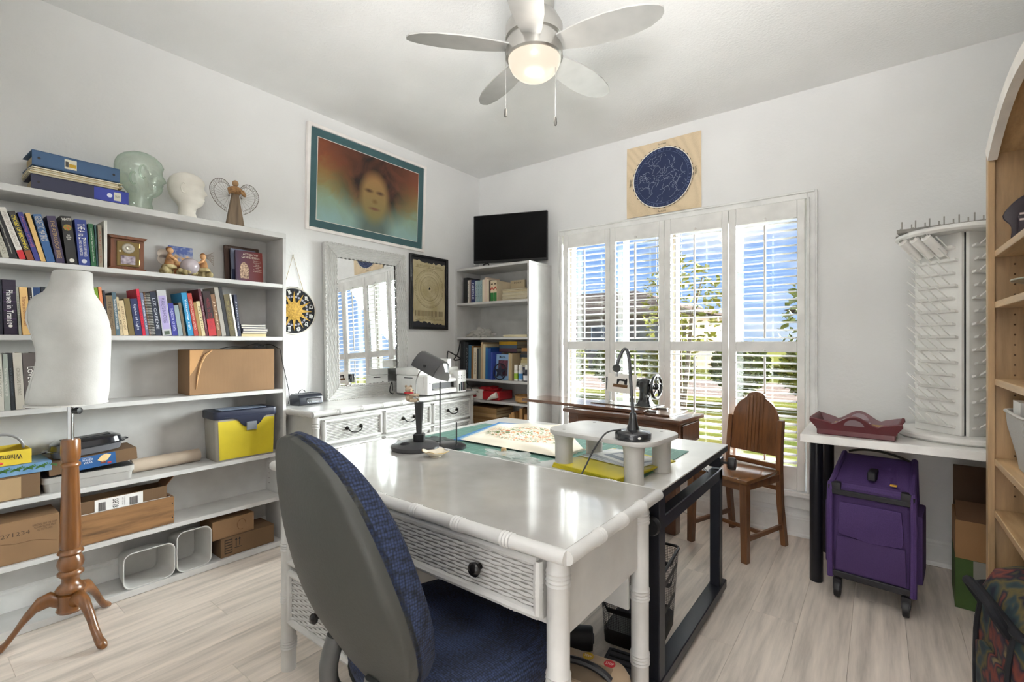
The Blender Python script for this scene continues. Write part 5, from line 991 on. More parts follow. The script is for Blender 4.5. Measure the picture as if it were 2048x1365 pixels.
for (dx, dy, zb, z0) in ((-.098, -.082, 2.235, 2.50), (.092, .030, 2.185, 2.452)):
    ch = MB().tube([(dx, dy, z0), (dx, dy, zb)], .0013, 5).build('pull_chain', STEEL, t); MB().lathe([(.001, 0), (.006, .004), (.0075, .014), (.006, .034), (.003, .040)], 10, (dx, dy, zb-.038)).build('pull_fob', mat('6d6b66', .4, .5), ch, smooth=True)
FL = light('fan_lamp', 'POINT', (-1.217, 1.761, 2.30), 1.6, (1, .93, .85), shadow_soft_size=.10)
# =====================================================  STAR MAP BANNER
t = thing('star_map', 'cream cloth banner with a round navy star map above the window', 'wall hanging', (-1.238, YB-.006, 2.390), R(0)); CL = mat('d6c3a6', .9, kind='fabric', c2='c9b595', scale=3, bump=.05)
def cl(u, v): 
    return (-.272+.544*u, -.004*math.sin(u*5+v*3)-.003-.008*(1-v)*abs(u-.5), -.262+.527*v)
g = MB().grid(cl, 12, 12); g.add([(x, y+.003, z) for x, y, z in g.v], [tuple(reversed(f)) for f in g.f]); g.build('banner', CL, t, smooth=True)
Yp = -.0135
NVY = mat('2a3556', .9)
MB().lathe([(.212, 0), (.212, -.0010), (.001, -.0010)], 56, (0, Yp, -.005), axis='y').build('sky_disc', NVY, t)
def ring_(r0, r1, y, n=64, a0=0, a1=360): return [(r*math.cos(R(a0+(a1-a0)*i/n)), y, -.005+r*math.sin(R(a0+(a1-a0)*i/n))) for r in (r0, r1) for i in range(n+1)]
WH = mat('e9e6dc', .8); GB = mat('7b88ac', .8)
mb = MB(); n = 64; mb.add(ring_(.212, .2175, Yp-.0015), [(i, i+1, n+2+i, n+1+i) for i in range(n)]); mb.build('white_border', WH, t)
mb = MB()
for i in range(36):
    mb.add(ring_(.2185, .2225, Yp-.0015, 1, i*10+2, i*10+7), [(0, 1, 3, 2)])
mb.build('dash_border', INK, t, kind='stuff')
mb = MB(); mb.add(ring_(.185, .1862, Yp-.0015), [(i, i+1, n+2+i, n+1+i) for i in range(n)]); 
for i in range(90):
    a = random.uniform(0, 360); mb.add(ring_(.192, .205, Yp-.0015, 1, a, a+.5), [(0, 1, 3, 2)])
mb.build('scale_ring', GB, t, kind='stuff')
mb = MB(); rnd = random.Random(12)
for c in range(70):
    rr = .172*math.sqrt(rnd.random()); a = rnd.uniform(0, 6.28); x, z = rr*math.cos(a), rr*math.sin(a); d = rnd.uniform(0, 6.28)
    for s in range(rnd.randint(3, 7)):
        d += rnd.uniform(-1.2, 1.2); l = rnd.uniform(.008, .020); x2, z2 = x+l*math.cos(d), z+l*math.sin(d)
        if math.hypot(x2, z2) > .178: break
        nx, nz = -math.sin(d)*.0005, math.cos(d)*.0005; y = Yp-.0016
        mb.add([(x+nx, y, z+nz-.005), (x2+nx, y, z2+nz-.005), (x2-nx, y, z2-nz-.005), (x-nx, y, z-nz-.005)], [(0, 1, 2, 3)])
        mb.add([(x2+.0014*math.cos(q), y, z2-.005+.0014*math.sin(q)) for q in (0, 1.57, 3.14, 4.71)], [(0, 1, 2, 3)]); x, z = x2, z2
mb.build('constellations', mat('b9c0d2', .8), t, kind='stuff')
for s, o, r_, u in (('Spring', (0, Yp-.002, .237), X_, Z_), ('Autumn', (0, Yp-.002, -.247), X_, Z_), ('Winter', (-.240, Yp-.002, -.005), Z_, -X_), ('Summer', (.240, Yp-.002, -.005), -Z_, X_)): txt(s, 'season_name', INK, t, o, r_, u, .06, .016)
# =====================================================  SEWING MACHINE CABINET
CAB = mat('5e3a24', .28, kind='wood', axis='x', scale=1.2, coat=.6, c2='3a2214'); CABZ = mat('5e3a24', .28, kind='wood', axis='z', scale=1.2, coat=.6, c2='3a2214')
sc = thing('sewing_cabinet', 'antique dark wood sewing machine cabinet with open leaf by the window', 'sewing cabinet', (-1.25, 2.90, 0), R(-4))
bx(-.375, .375, -.165, .155, .60, .735).build('apron', CAB, sc, bev=.004); bx(-.400, .395, -.195, .180, .735, .760).build('top_lip', CAB, sc, bev=.006, seg=2)
for x in (-.375, .18):
    for y in (-.165, .08): bx(x, x+.075, y, y+.075, 0, .60).build('leg', CABZ, sc, bev=.004)
for x0, x1 in ((-.30, -.02), (.0, .28)): bx(x0, x1, -.170, -.164, .62, .715).build('front_panel', CAB, sc, bev=.003)
bx(.376, .381, -.12, .11, .615, .72).build('side_panel', CABZ, sc, bev=.003); bx(-.30, .30, -.02, .02, .14, .18).build('stretcher', CAB, sc, bev=.003)
bx(-.82, .14, -.115, .165, .762, .782).build('leaf', mat('6b4229', .2, kind='wood', axis='x', scale=1.2, coat=.8, c2='45291a'), sc, bev=.003); bx(.15, .30, -.115, .165, .7605, .772).build('end_leaf', CAB, sc, bev=.002)
for yy in (-.06, .09): bx(.125, .20, yy-.012, yy+.012, .7725, .7835).build('hinge', STEEL, sc, bev=.002)
# machine
BKM = mat('17181b', .15, coat=.8)
t = thing('sewing_machine', 'black antique sewing machine head standing on the cabinet leaf', 'sewing machine', (-1.19, 2.98, .783), R(-4))
bx(-.36, .09, -.085, .085, 0, .006).build('bed_plate', mat('b9b6ae', .25, .8), t, bev=.002)
MB().loft([[(x, y, z) for x, y in rrect(-a, b, -c, c, .02)] for z, a, b, c in ((.006, .06, .055, .055), (.020, .045, .042, .042), (.05, .035, .033, .033), (.10, .033, .036, .033), (.14, .04, .04, .036), (.172, .038, .038, .034), (.180, .02, .025, .02))]).build('pillar', BKM, t, smooth=True, ang=60)
MB().loft([[(x, c*math.cos(q), zc+d*math.sin(q)) for q in [2*math.pi*i/16 for i in range(16)]] for x, c, d, zc in ((-.01, .034, .034, .142), (-.08, .030, .027, .150), (-.18, .026, .023, .155), (-.235, .026, .026, .152), (-.255, .022, .024, .15))]).build('arm', BKM, t, smooth=True, ang=60)
bx(-.275, -.232, -.026, .026, .088, .178).build('face_plate', BKM, t, bev=.006, seg=2); MB().lathe([(.006, 0), (.006, .09)], 10, (-.252, -.004, .012)).build('needle_bar', CHROME, t, smooth=True); bx(-.262, -.242, -.018, .008, .010, .016).build('presser_foot', CHROME, t, bev=.002)
MB().lathe([(.003, 0), (.003, .032)], 8, (-.252, -.012, .178)).lathe([(.002, 0), (.002, .05)], 8, (-.03, .01, .180)).build('spool_pin', STEEL, t, smooth=True)
hw = MB().tube([(.075, .072*math.cos(q), .130+.072*math.sin(q)) for q in [2*math.pi*i/36 for i in range(36)]], .009, 10, closed=True).build('handwheel', BKM, t, smooth=True)
for q in range(5): a = R(72*q+10); MB().tube(bez((.075, .012*math.cos(a), .130+.012*math.sin(a)), (.075, .03*math.cos(a+.5), .130+.03*math.sin(a+.5)), (.075, .05*math.cos(a+.3), .130+.05*math.sin(a+.3)), (.075, .068*math.cos(a), .130+.068*math.sin(a)), 6), .0055, 7).build('spoke', BKM, hw, smooth=True)
MB().lathe([(.018, .030), (.020, .06), (.020, .085), (.010, .092), (.001, .093)], 16, (0, 0, .130), axis='x').build('hub', BKM, t, smooth=True); MB().lathe([(.001, -.046), (.009, -.044), (.010, -.036), (.005, -.034)], 12, (.03, 0, .07), axis='y').build('bobbin_winder', STEEL, t, smooth=True)
t = thing('picture_card', 'white card with a tiny sewing machine picture hung on the machine arm', 'card', (-1.345, 2.945, .862), rot=(R(-6), R(3), R(-4)))
bx(-.105, .105, -.001, .001, 0, .125).build('card', mat('ece8e2', .6), t); bx(-.06, .045, -.0022, -.0012, .035, .055).build('print_base', mat('6b4a2a', .7), t); MB().prism([(-.035, .056), (-.035, .090), (.03, .090), (.035, .100), (.040, .090), (.040, .056), (.022, .056), (.018, .076), (-.012, .078), (-.018, .074), (-.025, .056)], -.0022, -.0012, 'xz').build('print_machine', INK, t)
# =====================================================  CUTTING TABLE
TZ = .720; TX0, TX1, TY0, TY1 = -1.88, -.556, 1.425, 2.39
ct = thing('cutting_table', 'wide white topped craft table on a black adjustable metal frame', 'table', (0, 0, 0)); BM_ = mat('22242c', .38, .3)
bx(TX0, TX1, TY0, TY1, TZ-.006, TZ).build('table_top', mat('d3d1cd', .28, coat=.3), ct, bev=.001); bx(TX0+.001, TX1-.001, TY0+.001, TY1-.001, TZ-.030, TZ-.006).build('top_edge', mat('1d1d20', .5), ct)
for X in (-.600, -1.78):
    f = bx(X-.026, X+.026, 1.56, 1.615, .04, TZ-.032).build('upright', BM_, ct, bev=.003); bx(X-.022, X+.022, 2.335, 2.385, .04, TZ-.11).build('upright', BM_, ct, bev=.003)
    bx(X-.022, X+.022, 1.62, 2.385, TZ-.16, TZ-.112).build('rail', BM_, ct, bev=.003); bx(X-.030, X+.030, 1.50, 2.43, .032, .072).build('foot_rail', BM_, ct, bev=.003)
    for yy in (1.53, 2.40): MB().lathe([(.001, 0), (.016, 0), (.016, .016), (.006, .02), (.006, .032)], 12, (X, yy, 0)).build('levelling_foot', STEEL, ct, smooth=True)
    bx(X-.026, X+.026, 2.330, 2.390, TZ-.10, TZ-.055).build('clamp', BM_, ct, bev=.003); bx(X-.022, X+.022, 2.345, 2.375, TZ-.055, TZ-.031).build('clamp_plate', STEEL, ct, bev=.002)
    MB().lathe([(.006, 0), (.006, .03), (.027, .032), (.030, .05), (.027, .062), (.001, .064)], 16, (X+.022, 2.36, TZ-.08), axis='x').build('knob', BLACK, ct, smooth=True); MB().lathe([(.006, 0), (.006, -.025), (.028, -.028), (.032, -.046), (.028, -.056), (.001, -.058)], 18, (X+.012, 1.562, .600), axis='y').build('knob', BLACK, ct, smooth=True)
    bx(X-.055, X-.022, 1.575, 1.600, .12, TZ-.10).build('slotted_plate', BM_, ct, bev=.002)
    for i in range(5): MB().sph((X-.040, 1.573, .17+i*.10), .006).build('rivet', CHROME, ct, smooth=True)
bx(-1.76, -.635, 1.575, 1.605, TZ-.085, TZ-.04).build('cross_rail', BM_, ct, bev=.003)
MATG = mat('5d8478', .6)
t = thing('cutting_mat', 'green self-healing cutting mat under the cloth on craft table', 'cutting mat', (-1.20, 1.83, TZ+.0006)); bx(-.62, .545, -.395, .30, 0, .003).build('mat', MATG, t); mb = MB()
for i in range(23): mb.box(-.60+i*.05, -.599+i*.05, -.38, .285, .003, .0033)
for i in range(14): mb.box(-.60, .53, -.375+i*.05, -.374+i*.05, .003, .0033)
mb.build('grid_lines', mat('9fbcb0', .6), t, kind='stuff')
t = thing('blue_mat', 'blue edged cutting mat corner sticking out beneath the cloth', 'cutting mat', (-1.62, 2.02, TZ+.004), R(14)); bx(-.10, .42, -.33, .2, 0, .003).build('mat', mat('3f78b4', .6), t); bx(-.08, .40, -.31, .18, .003, .0034).build('printed_face', mat('8fb0c8', .6), t)
t = thing('embroidered_cloth', 'cream fringed cloth with autumn coloured stitching draped on craft table', 'cloth', (-1.36, 1.96, TZ+.010))
PC = [Vector((-.225, -.285)), Vector((.33, -.30)), Vector((.335, -.10)), Vector((-.05, .36)), Vector((-.345, .16))]
def cfn(u, v):
    a = PC[0].lerp(PC[1], u); b = PC[4].lerp(PC[3].lerp(PC[2], .0), u*.9+.0); c = PC[3].lerp(PC[2], u) if u > .0 else PC[4]; top = PC[4].lerp(PC[3], min(1, u*1.6)) if u < .62 else PC[3].lerp(PC[2], (u-.62)/.38)
    p = a.lerp(top, v); h = .012+.020*MN.noise(Vector((p.x*7, p.y*7, 1)))+.022*max(0, MN.noise(Vector((p.x*4+3, p.y*4, 7))))
    e = min(u, 1-u, v, 1-v); h *= min(1, e*8+.15); return (p.x, p.y, max(.0015, h))
def clothmat(nt, N, L, b):
    tc = N.new('ShaderNodeTexCoord'); n = N.new('ShaderNodeTexNoise'); n.inputs['Scale'].default_value = 38; n.inputs['Detail'].default_value = 6; n.inputs['Distortion'].default_value = 1.2; L.new(tc.outputs['Object'], n.inputs[0])
    n2 = N.new('ShaderNodeTexNoise'); n2.inputs['Scale'].default_value = 9; L.new(tc.outputs['Object'], n2.inputs[0])
    r = N.new('ShaderNodeValToRGB'); e = r.color_ramp.elements; e[0].position = .40; e[0].color = lin('6f7d4c'); e[1].position = .66; e[1].color = lin('b5543a')
    for p, c in ((.47, 'e9e1cf'), (.55, 'e9e1cf'), (.58, 'd39a5a')): x = e.new(p); x.color = lin(c)
    L.new(n.outputs[0], r.inputs[0]); sp = N.new('ShaderNodeSeparateXYZ'); L.new(tc.outputs['Object'], sp.inputs[0])
    def m(op, a, b_):
        q = N.new('ShaderNodeMath'); q.operation = op
        for i, v in enumerate((a, b_)):
            if isinstance(v, (int, float)): q.inputs[i].default_value = v
            else: L.new(v, q.inputs[i])
        return q.outputs[0]
    dx = m('DIVIDE', m('SUBTRACT', sp.outputs[0], -.01), .27); dy = m('DIVIDE', m('SUBTRACT', sp.outputs[1], -.02), .20); d = m('ADD', m('MULTIPLY', dx, dx), m('MULTIPLY', dy, dy))
    mr = N.new('ShaderNodeMapRange'); mr.inputs[1].default_value = 1.0; mr.inputs[2].default_value = .8; L.new(m('ADD', d, m('MULTIPLY', n2.outputs[0], .25)), mr.inputs[0])
    mx = N.new('ShaderNodeMixRGB'); mx.inputs[1].default_value = lin('e9e1cf'); L.new(mr.outputs[0], mx.inputs[0]); L.new(r.outputs[0], mx.inputs[2]); L.new(mx.outputs[0], b.inputs['Base Color'])
g = MB().grid(cfn, 46, 36); g.build('cloth', node_mat('embroidery', clothmat, .9), t, smooth=True, ang=80); mb = MB()
for i in range(46):
    v = i/46; p = Vector(cfn(1, v)); mb.tube([p, p+Vector((.022+random.uniform(-.004, .006), random.uniform(-.008, .008), -.001))], .0007, 3)
mb.build('fringe', mat('e6dfcd', .9), t, kind='stuff')
t = thing('plastic_bag', 'clear plastic bag of small bits with cork on craft table', 'bag', (-1.16, 1.515, TZ+.004)); blob(.11, .045, .022, .8, 3.2, seed=5).build('film', mat('d9dcd8', .12, alpha=.45), t); MB().lathe([(.001, 0), (.011, 0), (.011, .028), (.001, .028)], 12, (-.06, .03, .012)).build('cork', mat('c9a878', .8), t, smooth=True)
tag(MB().loft([[(x, y, z) for x, y in ([(-.02, -.16)]+arc(-.02, -.16, .30, 8, 62, 12))] for z in (0, .003)]).build('curve_ruler', mat('d6d8d4', .2, alpha=.8), None, loc=(-1.10, 1.62, TZ+.0045)), 'translucent curved pattern ruler lying on the green mat', 'ruler')
t = thing('thread_stand', 'black thread stand with two thin upright rods on craft table', 'thread stand', (-1.535, 1.535, TZ+.0045)); MB().lathe([(.001, 0), (.085, .001), (.085, .010), (.07, .016), (.001, .017)], 28).build('base', mat('1e1f22', .3), t, smooth=True); MB().lathe([(.0032, .015), (.0032, .295)], 8, (-.045, 0, 0)).build('tall_rod', BLACK, t, smooth=True); MB().lathe([(.0032, .015), (.0032, .12)], 8, (.058, 0, 0)).build('short_rod', BLACK, t, smooth=True)
t = thing('black_ruler_set', 'dark folded fabric scrap beside the thread stand', 'fabric', (-1.66, 1.60, TZ+.0045)); blob(.10, .06, .010, .5, 3, seed=2).build('cloth', mat('4a504e', .9), t)
# riser with lamp
RZ = .868
t = thing('riser_shelf', 'grey white monitor riser on four round legs over yellow folders', 'riser', (-.79, 1.655, TZ+.0008), R(-5)); GR = mat('b1aea8', .45)
MB().prism(rrect(-.215, .215, -.150, .150, .075, 8), RZ-TZ-.016, RZ-TZ).build('top', mat('b5b3af', .35), t, bev=.003, seg=2)
for x, y in ((-.145, -.105), (-.145, .105), (.145, -.105), (.145, .105)):
    MB().lathe([(.001, 0), (.034, 0), (.0325, .05), (.0335, .0505), (.034, .10), (.037, .122), (.044, .131), (.001, .131)], 22, (x, y, .0005)).build('leg', GR, t, smooth=True); MB().lathe([(.006, 0), (.006, .0008), (.001, .0008)], 10, (x, y, RZ-TZ)).build('screw_cap', mat('8f8d89', .5), t)
t = thing('gooseneck_lamp', 'black gooseneck magnifier lamp standing on the riser', 'lamp', (-.665, 1.555, RZ+.0018), R(37.3)); BP = mat('202124', .22, coat=.4)
MB().lathe([(.001, 0), (.060, 0), (.061, .004), (.061, .020), (.055, .026), (.030, .029), (.022, .032), (.015, .055), (.011, .085), (.009, .088), (.001, .088)], 30).build('base', BP, t, smooth=True, ang=50)
gn = [(0, 0, .085), (-.004, 0, .14), (-.008, 0, .20), (-.012, 0, .26), (-.018, 0, .295), (-.026, 0, .305), (-.036, 0, .298), (-.048, 0, .272), (-.054, 0, .252)]
mb = MB(); cg = crom(gn, 8); mb.tube(cg, [.0055+.0005*(i % 2) for i in range(len(cg))], 8); mb.build('gooseneck', mat('3a3b3e', .4), t, smooth=True)
MB().lathe([(.001, -.006), (.013, -.006), (.0145, 0), (.013, .006), (.001, .006)], 18, (-.056, 0, .240), axis='y').build('lamp_head', BP, t, smooth=True); MB().tube([(-.056, 0, .228), (-.056, 0, .212)], .004, 8).build('plug', STEEL, t, smooth=True)
MB().sph((.006, -.060, .012), (.006, .002, .004)).build('brand_badge', mat('d8d6d0', .4), t, smooth=True)
tag(MB().tube(crom([(-.70, 1.535, RZ+.030), (-.735, 1.495, RZ+.022), (-.765, 1.468, RZ-.03), (-.785, 1.445, RZ-.085), (-.795, 1.424, .745), (-.80, 1.418, .70), (-.80, 1.416, .6)], 6), .0028, 6).build('lamp_cord', BLACK, None, smooth=True), 'black lamp cord running from riser lamp down behind the desk', 'cord')
# folders and papers
FOL = mat('cdbc26', .5)
for i in range(4):
    tag(MB().box(-.155, .135, -.19, .18, 0, .0035).box(-.155, .135, -.19, .18, .0042, .0050).build('folder', FOL, None, loc=(-.80+.006*i, 1.70-.004*i, TZ+.004+i*.0055), rot=(0, 0, R(-7-1.5*i)), bev=.0004), ['lowest', 'second', 'third', 'topmost'][i]+' yellow folder of the pile under the riser', 'folder', 'yellow folders')
for i, (a, b, c) in enumerate(((.13, .10, 'e3e2df'), (.12, .095, 'd2d4d8'), (.105, .085, 'c3c6cc'), (.10, .075, 'e9e8e6'))):
    o = thing('printed_sheet', ['lowest', 'second', 'third', 'top'][i]+' printed sheet on the yellow folders', 'paper', (-.79, 1.745+.004*i, TZ+.0275+i*.0012), R(-14-4*i), 'printed sheets under the riser'); bx(-a, a, -b, b, 0, .0008).build('sheet', mat(c, .6), o)
    if i == 3: bx(-.06, .055, -.05, .045, .0008, .0011).build('print_block', mat('8d929c', .6), o); bx(-.045, .02, -.02, .02, .0011, .0014).build('print_block', mat('dcdcdc', .6), o)
MB().sph((0, 0, 0), .001)
# =====================================================  WICKER DESK
dk = thing('wicker_desk', 'white wicker and bamboo writing desk with glossy top in front', 'desk', (0, 0, 0)); EX0, EX1, EY0, EY1, EZ = -1.765, -.520, .872, 1.400, .762
bx(EX0+.004, EX1-.004, EY0+.004, EY1-.004, EZ-.028, EZ).build('desk_top', mat('aeaba7', .10, coat=.7), dk, bev=.002)
for p0, p1, nd in (((EX0, EY0, EZ-.016), (EX1, EY0, EZ-.016), [i/8 for i in range(1, 8)]), ((EX0, EY1, EZ-.016), (EX1, EY1, EZ-.016), [i/8 for i in range(1, 8)]), ((EX0, EY0, EZ-.016), (EX0, EY1, EZ-.016), (.27, .5, .73)), ((EX1, EY0, EZ-.016), (EX1, EY1, EZ-.016), (.27, .5, .73))): mb = MB(); bamboo(mb, p0, p1, .0165, nd, 12); mb.build('edge_moulding', WK, dk, smooth=True)
for x in (EX0+.042, EX1-.042):
    for y in (EY0+.035, EY1-.035):
        mb = MB(); bamboo(mb, (x, y, 0), (x, y, EZ-.03), .026, (.13, .36, .62, .93), 14, 1.12); mb.build('leg', WK, dk, smooth=True)
fx0, fx1 = EX0+.07, EX1-.07; fy = EY0+.030
bx(fx0, fx1, fy+.012, fy+.03, .560, EZ-.03).build('front_apron', WK, dk, bev=.002); bx(EX1-.055, EX1-.038, EY0+.06, EY1-.06, .535, EZ-.03).build('side_apron', WK, dk, bev=.002); bx(fx0+.5, fx1, EY1-.055, EY1-.040, .40, EZ-.03).build('back_panel', WK, dk, bev=.002)
PXR = -1.275
bx(EX0+.045, EX0+.06, EY0+.06, EY1-.06, .16, EZ-.03).build('pedestal_side', WK, dk, bev=.002); bx(PXR-.016, PXR, EY0+.03, EY1-.05, .16, EZ-.03).build('pedestal_side', WK, dk, bev=.002); bx(EX0+.06, PXR-.016, EY0+.06, EY1-.05, .16, .175).build('pedestal_base', WK, dk, bev=.002); bx(EX0+.06, PXR-.016, EY1-.055, EY1-.04, .175, EZ-.03).build('pedestal_back', WK, dk)
wdrawer(dk, PXR+.02, fx1-.004, .580, .722, fy, knobs=(-1.09, -.775)); wdrawer(dk, fx0+.004, PXR-.018, .580, .722, fy, knobs=((fx0+PXR)/2,))
wdrawer(dk, fx0+.004, PXR-.018, .400, .560, fy, knobs=((fx0+PXR)/2,)); wdrawer(dk, fx0+.004, PXR-.018, .185, .380, fy, knobs=((fx0+PXR)/2,))
# desk lamp with toy bear
t = thing('desk_lamp', 'grey desk lamp with hooded shade and tapered black stem on the desk', 'lamp', (-1.505, 1.322, EZ+.001), R(37.3)); DG = mat('3c3c3e', .35); DGL = mat('454546', .35)
MB().lathe([(.001, 0), (.094, 0), (.097, .006), (.096, .016), (.080, .024), (.045, .031), (.001, .033)], 40).build('base', DG, t, smooth=True); MB().sph((-.03, -.045, .026), (.022, .016, .010)).build('switch', BLACK, t, smooth=True)
bx(-.005, .038, -.02, .02, .030, .062).build('stem_socket', BLACK, t, bev=.003); MB().lathe([(.011, .060), (.013, .10), (.019, .185), (.020, .19), (.001, .191)], 18, (.016, 0, 0)).build('stem', mat('2b2b2d', .45), t, smooth=True)
mb = MB(); pts = crom([(.010, 0, .19), (.004, 0, .225), (.004, 0, .27), (.012, 0, .30), (.026, 0, .325)], 5); mb.tube(pts, .007, 8, sq=.35); mb.build('arm', mat('8b8b88', .4), t, smooth=True)
hd = Matrix.Translation((.070, -.005, .335)) @ Matrix.Rotation(R(24), 4, 'Y') @ Matrix.Rotation(R(-28), 4, 'Z')
sec = [(-.046, -.028), (-.046, -.006), (-.034, .026), (-.018, .040), (.004, .044), (.026, .036), (.046, .006), (.050, -.028)]
sin = [(y*.93, z*.93-.003) for y, z in sec]
mb = MB(); mb.loft([[(x, y, z) for y, z in sec+sin[::-1]] for x in (-.062, .055)], T=hd); mb.build('shade', DGL, t, bev=.0, smooth=True, ang=50)
MB().loft([[(.055, y, z) for y, z in sin], [(.078, y*.75, z*.55-.012) for y, z in sin]], T=hd).build('shade_end', mat('5c5c5c', .3, alpha=.85), t); MB().loft([[(-.066, y, z) for y, z in sec], [(-.062, y, z) for y, z in sec]], T=hd).build('shade_cap', DGL, t)
MB().lathe([(.008, -.045), (.008, .04)], 10, (0, 0, 0), T=hd @ Matrix.Translation((0, 0, .005)), axis='x').build('bulb', mat('f0efe8', .3), t, smooth=True); MB().lathe([(.006, .0), (.006, .004)], 10, (0, 0, 0), T=hd @ Matrix.Translation((.0, -.048, -.005)) @ Matrix.Rotation(R(90), 4, 'X')).build('pivot_screw', BLACK, t)
t = thing('toy_bear', 'tiny tan clip-on bear with red scarf hugging the desk lamp stem', 'toy', (-1.505, 1.315, EZ+.193), R(30)); BF_ = mat('b3a08a', .95, bump=.8)
MB().sph((-.014, -.014, .020), (.016, .015, .019)).build('body', BF_, t, smooth=True); hd_ = MB().sph((-.016, -.016, .050), (.0155, .015, .0145)).build('head', BF_, t, smooth=True); MB().sph((-.002, -.022, .047), (.008, .007, .006)).build('muzzle', mat('dcc4a0', .95), hd_, smooth=True); MB().sph((.005, -.024, .049), .003, 8, 6).build('nose', INK, hd_, smooth=True)
for s in (-1, 1): MB().sph((-.018+s*.010, -.014, .064), (.006, .004, .006), 8, 6).build('ear', BF_, hd_, smooth=True); MB().tube([(-.010, -.014+s*.012, .030), (.008, -.010+s*.014, .030), (.020, s*.006, .026)], [.006, .0055, .005], 7).build('arm', BF_, t, smooth=True); MB().tube([(-.008, -.014+s*.010, .008), (.010, -.008+s*.012, .006), (.018, -.006+s*.012, .010)], [.007, .006, .006], 7).build('leg', BF_, t, smooth=True)
MB().sph((-.002, -.022, .049), .0022, 6, 5).build('eye', INK, hd_)
MB().tube([(-.016+.016*math.cos(q), -.016+.016*math.sin(q), .038) for q in [2*math.pi*i/12 for i in range(12)]], .004, 6, closed=True).build('scarf', mat('b02a30', .8), t, smooth=True)
t = thing('trinket_dish', 'small cream shell-edged trinket dish with gold trim on the desk', 'dish', (-1.337, 1.275, EZ+.001), R(30))
def dish(u, v):
    a = 2*math.pi*u; r_ = .003+.046*v; pk = 1+.12*math.cos(4*a+.8)*v*v; return (r_*pk*math.cos(a), .75*r_*pk*math.sin(a), .002+.016*v**2.2+.006*v*v*max(0, math.cos(4*a+.8)))
g = MB().loft([[dish(i/40, j/8) for i in range(40)] for j in range(9)]+[[(x*.97, y*.97, z+.0022) for x, y, z in [dish(i/40, j/8) for i in range(40)]] for j in range(8, -1, -1)]); g.build('bowl', mat('e6decb', .2, coat=.5), t, smooth=True, ang=80); MB().tube([Vector(dish(i/40, 1))+Vector((0, 0, .001)) for i in range(40)], .0011, 5, closed=True).build('gold_rim', mat('b89a50', .3, .8), t, smooth=True); MB().lathe([(.020, 0), (.018, .003), (.001, .003)], 16).build('foot', mat('e6decb', .3), t, smooth=True)
# =====================================================  OFFICE CHAIR
ch = thing('office_chair', 'blue mesh fabric office chair with grey plastic shell in the foreground', 'office chair', (-.885, .905, 0), R(-10)); BLUE = mat('2b3858', .9, kind='fabric', c2='10141f', scale=1.0, bump=.5); GSH = mat('373834', .55, bump=.1)
def supel(a, b, n=40, e=.75): return [(a*math.copysign(abs(math.cos(q))**e, math.cos(q)), b*math.copysign(abs(math.sin(q))**e, math.sin(q))) for q in [2*math.pi*i/n for i in range(n)]]
rg = []
for k_, z in ((.90, .385), (.98, .395), (1.0, .42), (.985, .445), (.93, .462), (.80, .470), (.5, .468), (.05, .462)): rg.append([(x*k_, y*k_, z+.010*(y/.24)**2*0) for x, y in supel(.255, .245)])
MB().loft(rg).build('seat_cushion', BLUE, ch, smooth=True, ang=70)
MB().loft([[(x*k_, y*k_, z) for x, y in supel(.255, .245)] for k_, z in ((.80, .35), (.96, .365), (.99, .384), (.90, .386))]).build('seat_shell', GSH, ch, smooth=True, ang=60)
# backrest: egg shape, reclined; local origin at its bottom centre
BR = Matrix.Translation((.0, -.245, .44)) @ Matrix.Rotation(R(15), 4, 'X')
Pb = [(0, .07), (.02, .120), (.06, .168), (.12, .202), (.19, .222), (.27, .225), (.35, .215), (.42, .196), (.48, .170), (.53, .135), (.565, .092), (.583, .045), (.588, .008)]
def halfw(u):
    for i in range(len(Pb)-1):
        if Pb[i][0] <= u <= Pb[i+1][0]: t_ = (u-Pb[i][0])/(Pb[i+1][0]-Pb[i][0]); return Pb[i][1]*(1-t_)+Pb[i+1][1]*t_
    return .008
def backsurf(off, edge):
    rows = []
    for i in range(25):
        u = .588*(1-math.cos(math.pi*i/24))/2; w = max(.004, halfw(u)*1.14); row = []
        for j in range(17):
            s = -1+2*j/16; x = w*math.sin(s*math.pi/2); curve = .055*(x/.257)**2+.030*math.sin(math.pi*u/.588)*-1+.03*max(0, 1-u/.2)*.6
            e = math.sqrt(max(0, 1-s*s))*math.sqrt(max(0, math.sin(math.pi*min(1, max(0, u/.588))))); row.append((x, curve+off(e), u))
        rows.append(row)
    return rows
def sheet(front, back):
    mb = MB(); n = 17; A = [p for r_ in front for p in r_]; Bk = [p for r_ in back for p in r_]; m = len(front); off = len(A); fs = []
    for i in range(m-1):
        for j in range(n-1): fs.append((i*n+j, i*n+j+1, (i+1)*n+j+1, (i+1)*n+j)); fs.append((off+i*n+j, off+(i+1)*n+j, off+(i+1)*n+j+1, off+i*n+j+1))
    for i in range(m-1): fs.append((i*n, (i+1)*n, off+(i+1)*n, off+i*n)); fs.append((i*n+n-1, off+i*n+n-1, off+(i+1)*n+n-1, (i+1)*n+n-1))
    for j in range(n-1): fs.append((j, off+j, off+j+1, j+1)); fs.append(((m-1)*n+j, (m-1)*n+j+1, off+(m-1)*n+j+1, off+(m-1)*n+j))
    return mb.add(A+Bk, fs, BR)
sheet(backsurf(lambda e: .012+.052*min(1, e*1.6), 0), backsurf(lambda e: .0, 0)).build('back_cushion', BLUE, ch, smooth=True, ang=75)
sheet(backsurf(lambda e: .010, 0), backsurf(lambda e: -.012-.016*e, 0)).build('back_shell', GSH, ch, smooth=True, ang=75)
for s in (-1, 1): MB().tube(crom([(s*.10, -.268, .50), (s*.105, -.285, .42), (s*.10, -.26, .355), (s*.085, -.15, .335)], 5), .022, 10).build('back_bracket', mat('5a5b5a', .45), ch, smooth=True)
